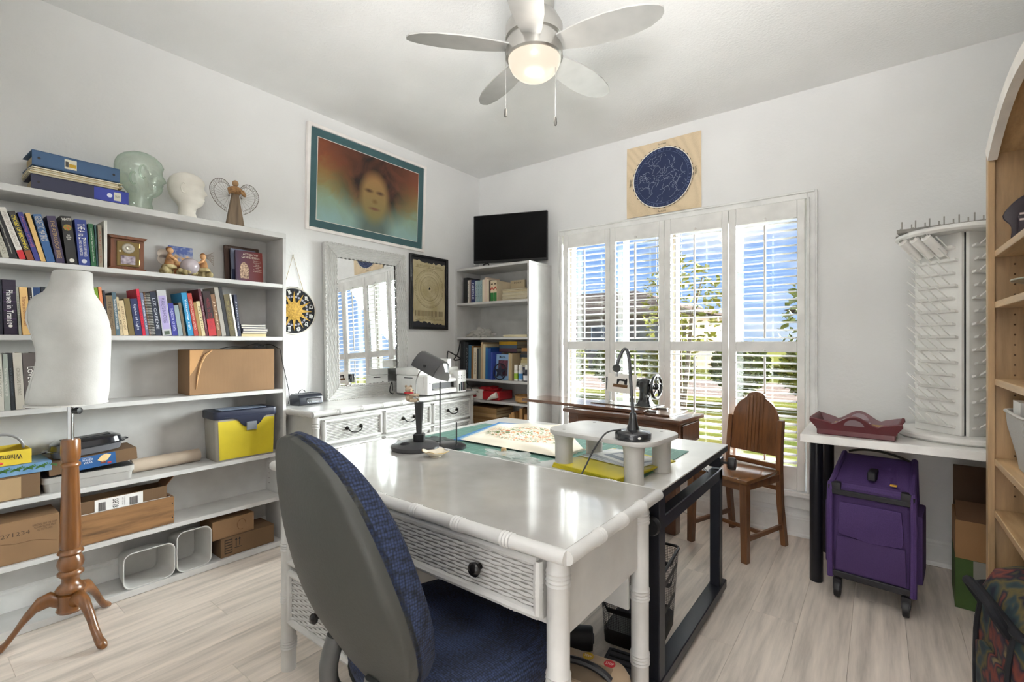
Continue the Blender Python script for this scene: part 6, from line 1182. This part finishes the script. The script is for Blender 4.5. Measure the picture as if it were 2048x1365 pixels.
bx(-.10, .10, -.16, .12, .325, .352).build('seat_plate', BLACK, ch, bev=.004); MB().lathe([(.028, .10), (.028, .20), (.020, .205), (.020, .326)], 18).build('gas_column', BLK2, ch, smooth=True)
cs = MB().lathe([(.012, -.024), (.026, -.022), (.027, 0), (.026, .022), (.012, .024)], 16, axis='y').mesh('caster', BLACK, smooth=True)
for q in range(5):
    a = R(72*q+31); l = MB().tube([(.02*math.cos(a), .02*math.sin(a), .115), (.13*math.cos(a), .13*math.sin(a), .10), (.235*math.cos(a), .235*math.sin(a), .078)], [.026, .022, .016], 10).build('base_leg', BLK2, ch, smooth=True); inst(cs, 'caster', l, (.23*math.cos(a), .23*math.sin(a), .0275), (0, 0, a))
# =====================================================  WOODEN CHAIR
wc = thing('wooden_chair', 'brown wooden chair with arched panel back in front of the shutters', 'chair', (-.668, 3.065, 0), R(-20)); WC = mat('6d4628', .35, kind='wood', axis='z', scale=1.4, coat=.4, c2='4a2c17'); WCX = mat('6d4628', .35, kind='wood', axis='x', scale=1.4, coat=.4, c2='4a2c17')
MB().prism([(-.195, -.205), (.195, -.205), (.165, .185), (-.165, .185)], .428, .450, 'xy').build('seat', mat('76502f', .22, kind='wood', axis='y', scale=1.2, coat=.7, c2='543318'), wc, bev=.005, seg=2)
MB().box(-.165, .165, -.190, -.172, .385, .427).build('front_apron', WCX, wc, bev=.002)
for s in (-1, 1):
    MB().loft([[(x+cx_, y+cy_, z) for x, y in ((-w, -w), (w, -w), (w, w), (-w, w))] for z, w, cx_, cy_ in ((0, .017, s*.172, -.185), (.30, .020, s*.168, -.182), (.427, .020, s*.165, -.180))]).build('leg', WC, wc, bev=.002)
    MB().loft([[(x*.8+cx_, y+cy_, z) for x, y in ((-.018, -.018), (.018, -.018), (.018, .018), (-.018, .018))] for z, cx_, cy_ in ((0, s*.165, .225), (.25, s*.162, .185), (.45, s*.160, .178), (.60, s*.158, .188), (.735, s*.156, .205))]).build('back_post', WC, wc, bev=.002)
    bx(s*.163-.009, s*.163+.009, -.165, .19, .105, .130).build('side_stretcher', mat('6d4628', .35, kind='wood', axis='y', scale=1.4, coat=.4, c2='4a2c17'), wc, bev=.002); bx(s*.160-.010, s*.160+.010, -.16, .165, .385, .427).build('side_apron', WC, wc, bev=.002)
bx(-.155, .155, -.010, .008, .108, .128).build('cross_stretcher', WCX, wc, bev=.002); bx(-.15, .15, .195, .213, .32, .345).build('rear_stretcher', WCX, wc, bev=.002); bx(-.15, .15, .170, .190, .452, .480).build('lower_back_rail', WCX, wc, bev=.002)
TB = Matrix.Translation((0, .180, .525)) @ Matrix.Rotation(R(-6.5), 4, 'X')
arch = [(-.143, 0), (.143, 0), (.143, .20)]+[(.143*math.cos(R(a))*1.0, .20+.143*math.sin(R(a))) for a in range(8, 66, 8)]+[(.060, .331), (.055, .345), (.045, .356), (.025, .363), (0, .366), (-.025, .363), (-.045, .356), (-.055, .345), (-.060, .331)]+[(-.143*math.cos(R(a)), .20+.143*math.sin(R(a))) for a in range(64, 0, -8)]+[(-.143, .20)]
MB().prism(arch, -.008, .008, 'xz', T=TB).build('back_panel', WC, wc, bev=.002)
for x in (-.045, -.022, .0, .022, .045): MB().prism([(x-.009, .004), (x+.009, .004), (x+.008, .330+.025*(1-abs(x)/.045)), (x-.008, .330+.025*(1-abs(x)/.045))], -.013, -.0085, 'xz', T=TB).build('back_flute', WC, wc, bev=.002)
# =====================================================  SIDE TABLE
st = thing('side_table', 'white slab table on round black legs against the window wall', 'table', (0, 0, 0)); SZ = .752
bx(-.300, .652, 2.705, 3.395, SZ-.038, SZ).build('table_top', mat('e9e8e5', .3, coat=.2), st, bev=.002)
for x, y in ((-.245, 2.845), (-.225, 3.27), (.60, 2.80), (.60, 3.30)): MB().lathe([(.001, 0), (.026, 0), (.029, .004), (.029, SZ-.045), (.055, SZ-.042), (.055, SZ-.0385), (.001, SZ-.0385)], 22, (x, y, 0)).build('leg', mat('1c1d24', .35, .3), st, smooth=True)
# burgundy tray
t = thing('serving_tray', 'burgundy wooden tray with scalloped sides on the white side table', 'tray', (-.080, 2.845, SZ+.0008), R(-4)); BU = mat('5f2028', .4, coat=.2)
bx(-.150, .150, -.095, .095, 0, .028).build('tray_base', BU, t, bev=.003)
def scal(L_): 
    p = [(-L_-.03, .045)]
    for i in range(25):
        u = -1+i/12; h = .050+.016*math.cos(u*math.pi*2.0)*(1 if abs(u) < .52 else .55)+(.014*max(0, 1-(u/.45)**2)); p.append(((L_+.028)*u, h))
    return [(-L_, .0)]+p+[(L_+.03, .045), (L_, .0)]
for s in (-1, 1):
    T = Matrix.Translation((0, s*.090, .026)) @ Matrix.Rotation(R(-s*24), 4, 'X'); MB().prism(scal(.148), -.006, .006, 'xz', T=T).build('side', BU, t, bev=.001)
    MB().prism(arc(0, .026, .040, 10, 170, 10), -.0068, .0068, 'xz', T=T).build('handle_slot', mat('8d7a80', .5), t); T2 = Matrix.Translation((s*.146, 0, .026)) @ Matrix.Rotation(R(s*24), 4, 'Y')
    pe = [(-.095, 0)]+[(-.108+.216*i/20, .058+(.006 if i % 2 else 0)) for i in range(21)]+[(.095, 0)]; MB().prism(pe, -.006, .006, 'yz', T=T2).build('end', BU, t, bev=.001)
tag(MB().prism([(-.10, -.055), (.11, -.055), (.11, .06), (-.10, .06)], 0, .014).build('woven_box', mat('b8975c', .7, kind='stripe', c2='8a6a3a', scale=1.5, axis='x'), None, loc=(-.075, 2.865, SZ+.030), rot=(0, 0, R(-4))), 'flat tan woven box lying in the burgundy tray', 'box')
t = thing('pen_scraps', 'small lavender notepad lying in the burgundy tray', 'notepad', (-.075, 2.86, SZ+.0445), R(8)); bx(-.05, .05, -.03, .03, 0, .008).build('pad', mat('a58fc0', .6), t); bx(-.05, .05, .022, .03, .008, .010).build('binding', WHITE, t)
# thread carousel
t = thing('thread_carousel', 'tall white revolving thread rack with slanted pegs on the side table', 'thread rack', (.305, 3.03, SZ+.0008), R(45)); CW = mat('dcdbd7', .45)
MB().lathe([(.001, 0), (.222, 0), (.234, .010), (.234, .022), (.226, .030), (.001, .031)], 48).build('base_disc', CW, t, smooth=True)
zt_ = .93; MB().lathe([(.001, zt_), (.226, zt_), (.236, zt_+.010), (.236, zt_+.020), (.226, zt_+.028), (.001, zt_+.028)], 48).build('top_disc', CW, t, smooth=True)
for q in range(4):
    T = Matrix.Rotation(R(90*q), 4, 'Z'); MB().box(-.105, .105, -.122, -.108, .031, zt_, T=T).build('panel', CW, t, bev=.001)
MB().box(-.095, .095, -.095, .095, .031, zt_).build('core', mat('232426', .8), t)
led = MB().prism([(0, 0), (-.014, .004), (-.020, .016), (0, .010)], -.085, .085, 'yz').mesh('ledge', CW); 
peg = MB().tube([(0, 0, 0), (0, -.062, .050)], .0027, 6).mesh('peg', mat('e2e1de', .4))
for q in range(4):
    for i in range(15):
        lw = inst(led, 'ledge', t, (math.sin(R(90*q))*.122+math.cos(R(90*q))*(.012*(i % 2)-.006), -math.cos(R(90*q))*.122+math.sin(R(90*q))*(.012*(i % 2)-.006), .062+i*.057), (0, 0, R(90*q)))
        for j in range(4): inst(peg, 'peg', lw, (-.066+j*.043, -.012, .008))
S_ = t
spool = MB().lathe([(.001, 0), (.019, 0), (.019, .115), (.012, .115), (.012, .125), (.001, .125)], 16).mesh('spool', mat('eceae6', .35), smooth=True); core = MB().lathe([(.010, .1252), (.010, .1262), (.004, .1262)], 12).mesh('core', mat('7c7a74', .6))
MW = Matrix.Translation((.305, 3.03, SZ)) @ Matrix.Rotation(R(45), 4, 'Z')
for j in range(3):
    p = MW @ Vector((-.105, .075-.055*j, .845)); d = (MW.to_3x3() @ Vector((-.062, 0, .050))).normalized(); o = thing('thread_spool', ['white thread tube hanging nearest the wall on top pegs', 'middle white thread tube on the top pegs', 'white thread tube nearest the slot on the top pegs'][j], 'thread spool', p-Vector((.02, .02, .0)), group='white thread tubes', rot=d.to_track_quat('Z', 'Y').to_euler()); inst(spool, 'tube', o); inst(core, 'core', o)
pr_l = MB().box(-.20, .20, -.035, .035, 0, .016)
for j, (x, y, rz_, ry) in enumerate(((.29, 2.92, -7, 0), (.33, 3.01, -5, 0), (.29, 3.10, -6, 0))):
    o = thing('peg_board', ['grey brown peg strip lying on top front of the thread rack', 'middle grey brown peg strip on top of the thread rack', 'rear grey brown peg strip on top of the thread rack'][j], 'peg strip', (x, y, SZ+zt_+.0300+.0), R(rz_), 'peg strips on top of the rack'); bx(-.215, .215, -.036, .036, 0, .016).build('board', mat('8d8a84', .7, kind='wood', axis='x', scale=1.5), o, bev=.001)
    pg = MB().tube([(0, 0, .014), (0, .004, .058)], .003, 6).mesh('peg', mat('9a978f', .6))
    for i in range(9): inst(pg, 'peg', o, (-.20+i*.05, 0, 0))
o = thing('peg_board', 'grey panel leaning flat at the back of the thread rack top', 'peg strip', (.36, 3.20, SZ+zt_+.030), rot=(R(-28), 0, R(-4)), group='peg strips on top of the rack'); bx(-.19, .19, 0, .012, 0, .085).build('board', mat('9a9893', .6), o, bev=.002); bx(-.19, .19, -.002, 0, .0, .006).build('lip', WHITE, o)
# =====================================================  PURPLE ROLLING TOTE
PU = mat('473162', .8, kind='fabric', c2='38264f', scale=2.5, bump=.15); PU2 = mat('503870', .8, kind='fabric', c2='402c5c', scale=2.5, bump=.15); TR = mat('1b1a20', .5)
t = thing('rolling_tote', 'purple fabric rolling sewing tote with black frame under the side table', 'tote', (-.012, 2.845, 0), R(-6))
MB().loft([[(x*k_, y0+(y-0)*1, z) for x, y in rrect(-.145, .145, -.15, .15, .02)] for z, k_, y0 in ((.115, .97, 0), (.30, 1.02, 0), (.52, 1.0, 0))]).build('body', PU, t, smooth=True, ang=50)
MB().loft([[(x*k_, y*k_, z+.09*(y+.15)/.30) for x, y in rrect(-.140, .140, -.145, .150, .02)] for z, k_ in ((.515, 1.0), (.540, .97), (.545, .6))]).build('lid', PU2, t, smooth=True, ang=50)
MB().prism([(-.112, .46), (.112, .46), (.120, .33), (.112, .305), (.0, .295), (-.112, .312), (-.12, .33)], -.170, -.153, 'xz').build('front_pocket', PU2, t, bev=.005, seg=2)
MB().prism([(-.125, .30), (.125, .30), (.13, .14), (-.13, .14)], -.164, -.152, 'xz').build('lower_pocket', PU, t, bev=.005, seg=2)
for s in (-1, 1):
    MB().tube(crom([(s*.150, -.155, .10), (s*.152, -.157, .30), (s*.150, -.155, .515), (s*.145, -.12, .545), (s*.140, .10, .612), (s*.138, .15, .60), (s*.145, .155, .3), (s*.145, .15, .10)], 5), .013, 8).build('frame_tube', PU2 if s else TR, t, smooth=True)
    MB().tube([(s*.152, -.160, .11), (s*.152, -.162, .53)], .006, 6).build('piping', TR, t, smooth=True); MB().loft([[(s*(.150+w), y, z) for y, z in ((-.10, .14), (.12, .14), (.12, .44), (-.10, .44))] for w in (0, .03)]).build('side_pocket', PU, t, bev=.010, seg=2)
    MB().box(s*.128-.02, s*.128+.02, -.165, -.125, .500, .545).build('corner_cap', TR, t, bev=.008, seg=2)
    for yy in (-.13, .13):
        w_ = MB().tube([(s*.125, yy, .12), (s*.125, yy, .088)], .012, 8).box(s*.125-.016, s*.125+.016, yy-.020, yy+.02, .040, .09).build('caster_fork', TR, t); MB().lathe([(.010, -.012), (.038, -.011), (.040, 0), (.038, .011), (.010, .012)], 22, (s*.125, yy, .0405), axis='x').build('wheel', BLACK, w_, smooth=True)
    MB().tube([(s*.150, -.02, .33), (s*.165, -.03, .30)], .004, 6).box(s*.172-.004, s*.172+.004, -.040, -.025, .26, .30).build('zipper_pull', mat('a7a5a0', .3, .6), t) if s > 0 else None
bx(-.145, .145, -.166, -.150, .488, .512).build('top_trim', TR, t, bev=.003); bx(-.145, .145, -.162, -.148, .105, .132).build('bottom_trim', TR, t, bev=.003); bx(-.128, .128, -.128, .128, .090, .112).build('base_plate', TR, t)
MB().tube(bez((-.12, .14, .640), (-.04, .14, .675), (.06, .14, .655), (.12, .12, .630)), .006, 7).build('carry_handle', mat('2f2a22', .6), t, smooth=True); bx(-.016, .016, -.10, .0, .560, .600).build('grip_buckle', TR, t, bev=.004); bx(.068, .092, -.12, -.10, .5565, .5615).build('yellow_tag', mat('d8a628', .6), t)
# carton behind
t = thing('cardboard_box', 'open carton with green printed base beside the purple tote', 'box', (.455, 3.07, 0), R(-3)); CBX = mat('a07850', .85, kind='card')
bx(-.17, .17, -.14, .14, .001, .225).build('green_base', mat('435c28', .7, kind='mottle', c2='3a5224', scale=.6), t, bev=.002); MB().box(-.169, .169, -.139, -.135, .226, .395).box(-.169, .169, .135, .139, .226, .395).box(-.169, -.165, -.135, .135, .226, .395).box(.165, .169, -.135, .135, .226, .395).build('upper_walls', CBX, t)
bx(-.11, .05, -.1408, -.1400, .14, .225).build('torn_label', mat('8d8b84', .8), t)
MB().prism([(-.139, .395), (.139, .395), (.139, .400), (-.139, .400)], -.16, .165, 'yz') if 0 else None
MB().box(-.165, .165, 0, .004, 0, .20, T=Matrix.Translation((0, .137, .396)) @ Matrix.Rotation(R(4), 4, 'X')).build('open_flap', mat('5a4330', .85, kind='card'), t); MB().box(-.165, .165, -.135, -.131, 0, .13, T=Matrix.Translation((0, 0, .396)) @ Matrix.Translation((0, -.135, 0)) @ Matrix.Rotation(R(-62), 4, 'X') @ Matrix.Translation((0, .135, 0))).build('open_flap', mat('6d4f36', .85, kind='card'), t)
# =====================================================  ARCHED BOOKCASE ON THE RIGHT WALL
OAKL = mat('a98b66', .45, kind='wood', axis='z', scale=1.3, coat=.15, c2='8f7350'); OAKY = mat('b99a72', .45, kind='wood', axis='y', scale=1.3, coat=.15, c2='9d7d56')
ar = thing('arched_bookcase', 'light oak bookcase with arched top at the edge of the room', 'bookcase', (0, 0, 0)); AX0, AX1, AY0, AY1 = .312, .652, 1.40, 2.330
for y0, y1 in ((AY1-.022, AY1), (AY0, AY0+.022)): bx(AX0+.006, AX1, y0, y1, 0, 1.86).build('side_panel', OAKL, ar, bev=.001)
for y0, y1 in ((AY1-.040, AY1), (AY0, AY0+.040)): bx(AX0-.012, AX0+.006, y0, y1, 0, 1.862).build('stile', OAKL, ar, bev=.002)
bx(AX1-.008, AX1, AY0+.022, AY1-.022, .05, 1.95).build('back_panel', OAKL, ar)
for z in (1.510, 1.337, 1.075, .803, .627): bx(AX0+.004, AX1-.008, AY0+.022, AY1-.022, z-.022, z).build('shelf', OAKY, ar, bev=.0015)
ph2 = MB().lathe([(.003, 0), (.003, .0012)], 8, axis='y').mesh('pin_hole', mat('4f3a26', .9))
for i in range(26): inst(ph2, 'pin_hole', ar, (AX0+.055, AY1-.0232, .68+i*.034))
cy_ = (AY0+AY1)/2; hw_ = (AY1-AY0)/2; rise = .115
def archpts(e): return [(cy_+(hw_+e)*u, 1.862+e+rise*(1-u*u)) for u in [1-2*i/20 for i in range(21)]]
o_, i_ = archpts(0), archpts(-.045)
MB().loft([[(x, y, z) for y, z in o_+i_[::-1]] for x in (AX0-.014, AX0+.010)]).build('arch_front', mat('dcd7d0', .45), ar); MB().loft([[(x, y, z) for y, z in o_+archpts(-.02)[::-1]] for x in (AX0+.010, AX1)]).build('arch_top', OAKY, ar)
# contents
t = thing('letter_holder', 'dark plum scalloped letter holder with pale stripes on arched bookcase', 'letter holder', (.455, 2.17, 1.511), R(-6)); PL = mat('23131f', .3, coat=.2)
MB().prism(crom([(-.12, 0), (-.115, .06), (-.135, .10), (-.10, .15), (-.05, .175), (0, .215), (.05, .175), (.10, .15), (.135, .10), (.115, .06), (.12, 0)], 4), .03, .042, 'xz').build('back_plate', PL, t, bev=.002); MB().prism([(-.10, 0), (.10, 0), (.105, .085), (.06, .098), (0, .105), (-.06, .098), (-.105, .085)], -.03, -.020, 'xz').build('front_plate', PL, t, bev=.002); bx(-.10, .10, -.02, .03, .0, .012).build('floor_board', PL, t)
for zz in (.068, .086): bx(-.10, .10, -.0325, -.0302, zz, zz+.006).build('pale_stripe', mat('cbb8b4', .4), t)
bx(-.02, .09, -.015, .02, .013, .135).build('letters', mat('d9cfc4', .7), t); bx(.02, .085, -.0335, -.0305, .02, .060).build('label', mat('e2ddd2', .6), t); txt('TEA\nAND', 'print', INK, t, (.052, -.0342, .040), X_, Z_, .045, .028)
t = thing('decorated_bowl', 'wide shallow green patterned bowl on the arched bookcase', 'bowl', (.455, 2.06, 1.338)); MB().lathe([(.001, 0), (.04, 0), (.045, .008), (.10, .034), (.135, .046), (.136, .049), (.10, .040), (.04, .014), (.001, .010)], 40).build('bowl', mat('8f998c', .35, kind='mottle', c2='6a5a48', scale=1.5, coat=.3), t, smooth=True); MB().tube([(.135*math.cos(q), .135*math.sin(q), .048) for q in [2*math.pi*i/40 for i in range(40)]], .0025, 6, closed=True).build('rim', mat('a9a898', .4), t, smooth=True)
t = thing('spice_tin', 'red and cream tall tin on the arched bookcase', 'tin', (.40, 1.915, 1.0755)); MB().prism(rrect(-.05, .05, -.035, .035, .012), 0, .165).build('body', mat('7a241e', .4, kind='mottle', c2='b8a880', scale=.8), t); MB().prism(rrect(-.051, .051, -.036, .036, .012), .165, .185).build('lid', mat('7c221c', .35), t, bev=.002); bx(-.052, -.0505, -.025, .025, .03, .10).build('label', mat('d8c49a', .5), t)
t = thing('striped_basket', 'grey white striped fabric basket stuffed with yarn on arched bookcase', 'basket', (.445, 2.075, .804)); mb = MB()
sec = [[(x*k_, y*k_, z) for x, y in rrect(-.120, .120, -.150, .150, .05, 8)] for z, k_ in ((0, .78), (.04, .82), (.13, .97), (.175, 1.0), (.175, .97), (.05, .80))]; mb.loft(sec).build('fabric', mat('d2cfca', .85, kind='stripe', c2='8d8b88', scale=1.7, axis='y'), t, smooth=True)
for i in range(14): MB().tube([(-.08+.012*i, -.10+.04*(i % 5), .05), (-.075+.012*i, -.09+.04*(i % 5), .165+.008*(i % 3))], .010, 7).build('yarn_roll', mat(['7c5c34', 'a8854c', '4a4436', '8f7a5c'][i % 4], .9), t, smooth=True)
MB().tube([(x, y, .177) for x, y in rrect(-.120, .120, -.150, .150, .05, 8)], .005, 6, closed=True).build('rim', mat('b9b6b0', .8), t, smooth=True); bx(-.10, -.02, .02, .12, .10, .21).build('white_card', mat('efeeea', .6), t)
# tapestry bag
t = thing('tapestry_bag', 'dark floral tapestry bag with black handles in front of arched bookcase', 'bag', (.400, 1.975, 0), R(8)); FLR = mat('2a3040', .9, kind='floral', scale=1.0)
MB().loft([[(x*k_, y*k2, z) for x, y in rrect(-.135, .15, -.20, .20, .06, 8)] for z, k_, k2 in ((.003, .88, .92), (.08, .98, 1.0), (.30, 1.0, 1.0), (.42, .93, .95), (.49, .72, .85), (.515, .4, .7))]).build('body', FLR, t, smooth=True, ang=70)
for zz, k_, k2 in ((.425, .935, .955),): MB().tube([(x*k_, y*k2, zz) for x, y in rrect(-.137, .152, -.202, .202, .06, 8)], .013, 8, closed=True).build('zip_band', mat('15161c', .8), t, smooth=True)
MB().tube(crom([(-.13, .10, .40), (-.16, .11, .45), (-.165, .06, .465), (-.16, -.05, .46), (-.16, -.11, .45), (-.13, -.10, .40)], 5), .014, 8).build('handle', mat('15161c', .9), t, smooth=True)
for yy in (.12, -.12): MB().tube(crom([(-.125, yy, .41), (-.139, yy, .30), (-.138, yy, .08), (-.118, yy, .01)], 4), .008, 6).build('strap', mat('15161c', .8), t, smooth=True)
MB().prism([(-.10, .06), (.09, .06), (.10, .28), (.06, .30), (-.06, .30), (-.11, .28)], -.148, -.134, 'yz').build('front_pocket', FLR, t, bev=.006, seg=2)
# =====================================================  UNDER THE DESK AND TABLE
t = thing('sewing_case', 'beige plastic sewing machine case with round stickers under the desk', 'case', (-.690, 1.165, 0), R(10)); BG = mat('b09a80', .5)
MB().loft([[(x*k_, y*k_, z) for x, y in rrect(-.172, .172, -.115, .115, .05, 6)] for z, k_ in ((.001, .97), (.02, 1), (.17, 1), (.175, 1.02), (.185, 1.02), (.19, .99), (.262, .92), (.280, .86), (.288, .7))]).build('shell', BG, t, smooth=True, ang=45)
MB().prism([(-.07, -.045), (.115, -.045), (.115, .05), (-.07, .05)], .286, .292).build('handle_recess', mat('8d7a64', .5), t, bev=.004); MB().tube(bez((-.05, 0, .289), (-.02, 0, .325), (.09, 0, .325), (.12, 0, .289)), .010, 8).build('handle', BLACK, t, smooth=True); bx(-.115, -.085, -.03, .03, .280, .300).build('latch', mat('dcd6c8', .4), t, bev=.004)
for i, (x, y, c, s) in enumerate(((-.04, .075, 'c23a44', 'ON'), (.035, .072, 'c9a428', 'SEW'), (.10, .066, 'c42e38', 'STOP'))):
    MB().lathe([(.016, .0), (.016, .0008), (.001, .0008)], 18, (x, y, .2885)).build('sticker', mat(c, .5), t); txt(s, 'sticker_print', mat('f0e6e0', .6), t, (x, y, .2900), X_, Y_, .022, .010)
for i, (x, y, a) in enumerate(((-.10, .080, 20), (-.072, .062, -25))): MB().box(-.022, .022, -.011, .011, 0, .0008, T=Matrix.Translation((x, y, .2886)) @ Matrix.Rotation(R(a), 4, 'Z')).build('sticker', mat('d8c49a', .6), t)
def meshmat(nt, N, L, b):
    tc = N.new('ShaderNodeTexCoord'); w1 = N.new('ShaderNodeTexWave'); w1.inputs['Scale'].default_value = 45; w1.bands_direction = 'Z'; w2 = N.new('ShaderNodeTexWave'); w2.inputs['Scale'].default_value = 45; w2.bands_direction = 'X'; w3 = N.new('ShaderNodeTexWave'); w3.inputs['Scale'].default_value = 45; w3.bands_direction = 'Y'
    mp = N.new('ShaderNodeMapping'); L.new(tc.outputs['Object'], mp.inputs[0])
    for w in (w1, w2, w3): L.new(mp.outputs[0], w.inputs[0])
    a = N.new('ShaderNodeMath'); a.operation = 'MAXIMUM'; L.new(w2.outputs[1], a.inputs[0]); L.new(w3.outputs[1], a.inputs[1]); m = N.new('ShaderNodeMath'); m.operation = 'MAXIMUM'; L.new(w1.outputs[1], m.inputs[0]); L.new(a.outputs[0], m.inputs[1]); g = N.new('ShaderNodeMath'); g.operation = 'GREATER_THAN'; g.inputs[1].default_value = .90; L.new(m.outputs[0], g.inputs[0]); L.new(g.outputs[0], b.inputs['Alpha']); b.inputs['Base Color'].default_value = lin('1e1e21')
t = thing('waste_bin', 'black wire mesh waste bin under the craft table', 'waste bin', (-.785, 1.905, .0005), R(6)); MM = node_mat('wire_mesh', meshmat, .5)
mb = MB(); mb.loft([[(x*k_, y*k_, z) for x, y in rrect(-.125, .125, -.17, .17, .035, 6)] for z, k_ in ((.0, .86), (.305, 1.0))], cap=False); mb.build('mesh_wall', MM, t, smooth=True, ang=60)
MB().tube([(x, y, .307+.010*abs(x)/.125) for x, y in rrect(-.125, .125, -.17, .17, .035, 6)], .006, 8, closed=True).build('rim', BLACK, t, smooth=True); MB().prism([(x*.86, y*.86) for x, y in rrect(-.125, .125, -.17, .17, .035, 6)], 0, .05).build('base', BLACK, t)
t = thing('foot_pedal_board', 'flat black rubber pedal mat on the floor behind the desk leg', 'pedal', (-.745, 1.60, .001), R(8)); bx(-.06, .075, -.10, .10, 0, .03).build('base', mat('34353a', .6), t, bev=.006, seg=2); bx(-.045, .06, -.085, .085, .030, .042).build('tread_plate', mat('44454b', .55), t, bev=.004)
for i in range(5): bx(-.04, .055, -.07+i*.033, -.062+i*.033, .042, .046).build('tread_rib', mat('2a2b2f', .6), t)
t = thing('foam_roller', 'short black cylinder lying on the floor under the craft table', 'roller', (-1.02, 1.60, .046), rot=(0, R(90), R(28))); MB().lathe([(.001, -.16), (.040, -.158), (.044, -.15), (.044, .15), (.040, .158), (.001, .16)], 24).build('roller', mat('25272d', .5), t, smooth=True); MB().lathe([(.018, .158), (.018, .163), (.001, .163)], 14).build('end_cap', mat('3a3c42', .4), t)
t = carton('cardboard_box', 'brown carton with crumpled paper under the desk by the chair', (-1.10, 1.235, .001), .26, .30, .235, mat('6f4a30', .85, kind='card'), R(10), open_top=True); blob(.10, .08, .05, .6, 3, seed=11).build('crumpled_paper', mat('cfc2a8', .8), t, loc=(.07, -.05, .205))
tag(MB().tube(crom([(-.70, 2.20, TZ-.034), (-.66, 2.24, TZ-.07), (-.63, 2.26, TZ-.10), (-.60, 2.23, TZ-.105), (-.61, 2.19, TZ-.075), (-.64, 2.20, TZ-.105), (-.66, 2.15, TZ-.11)], 5), .0016, 5).build('loose_wire', mat('4c4a46', .5), None, smooth=True), 'thin curled wire resting on the craft table side rail', 'wire')
flush_text()
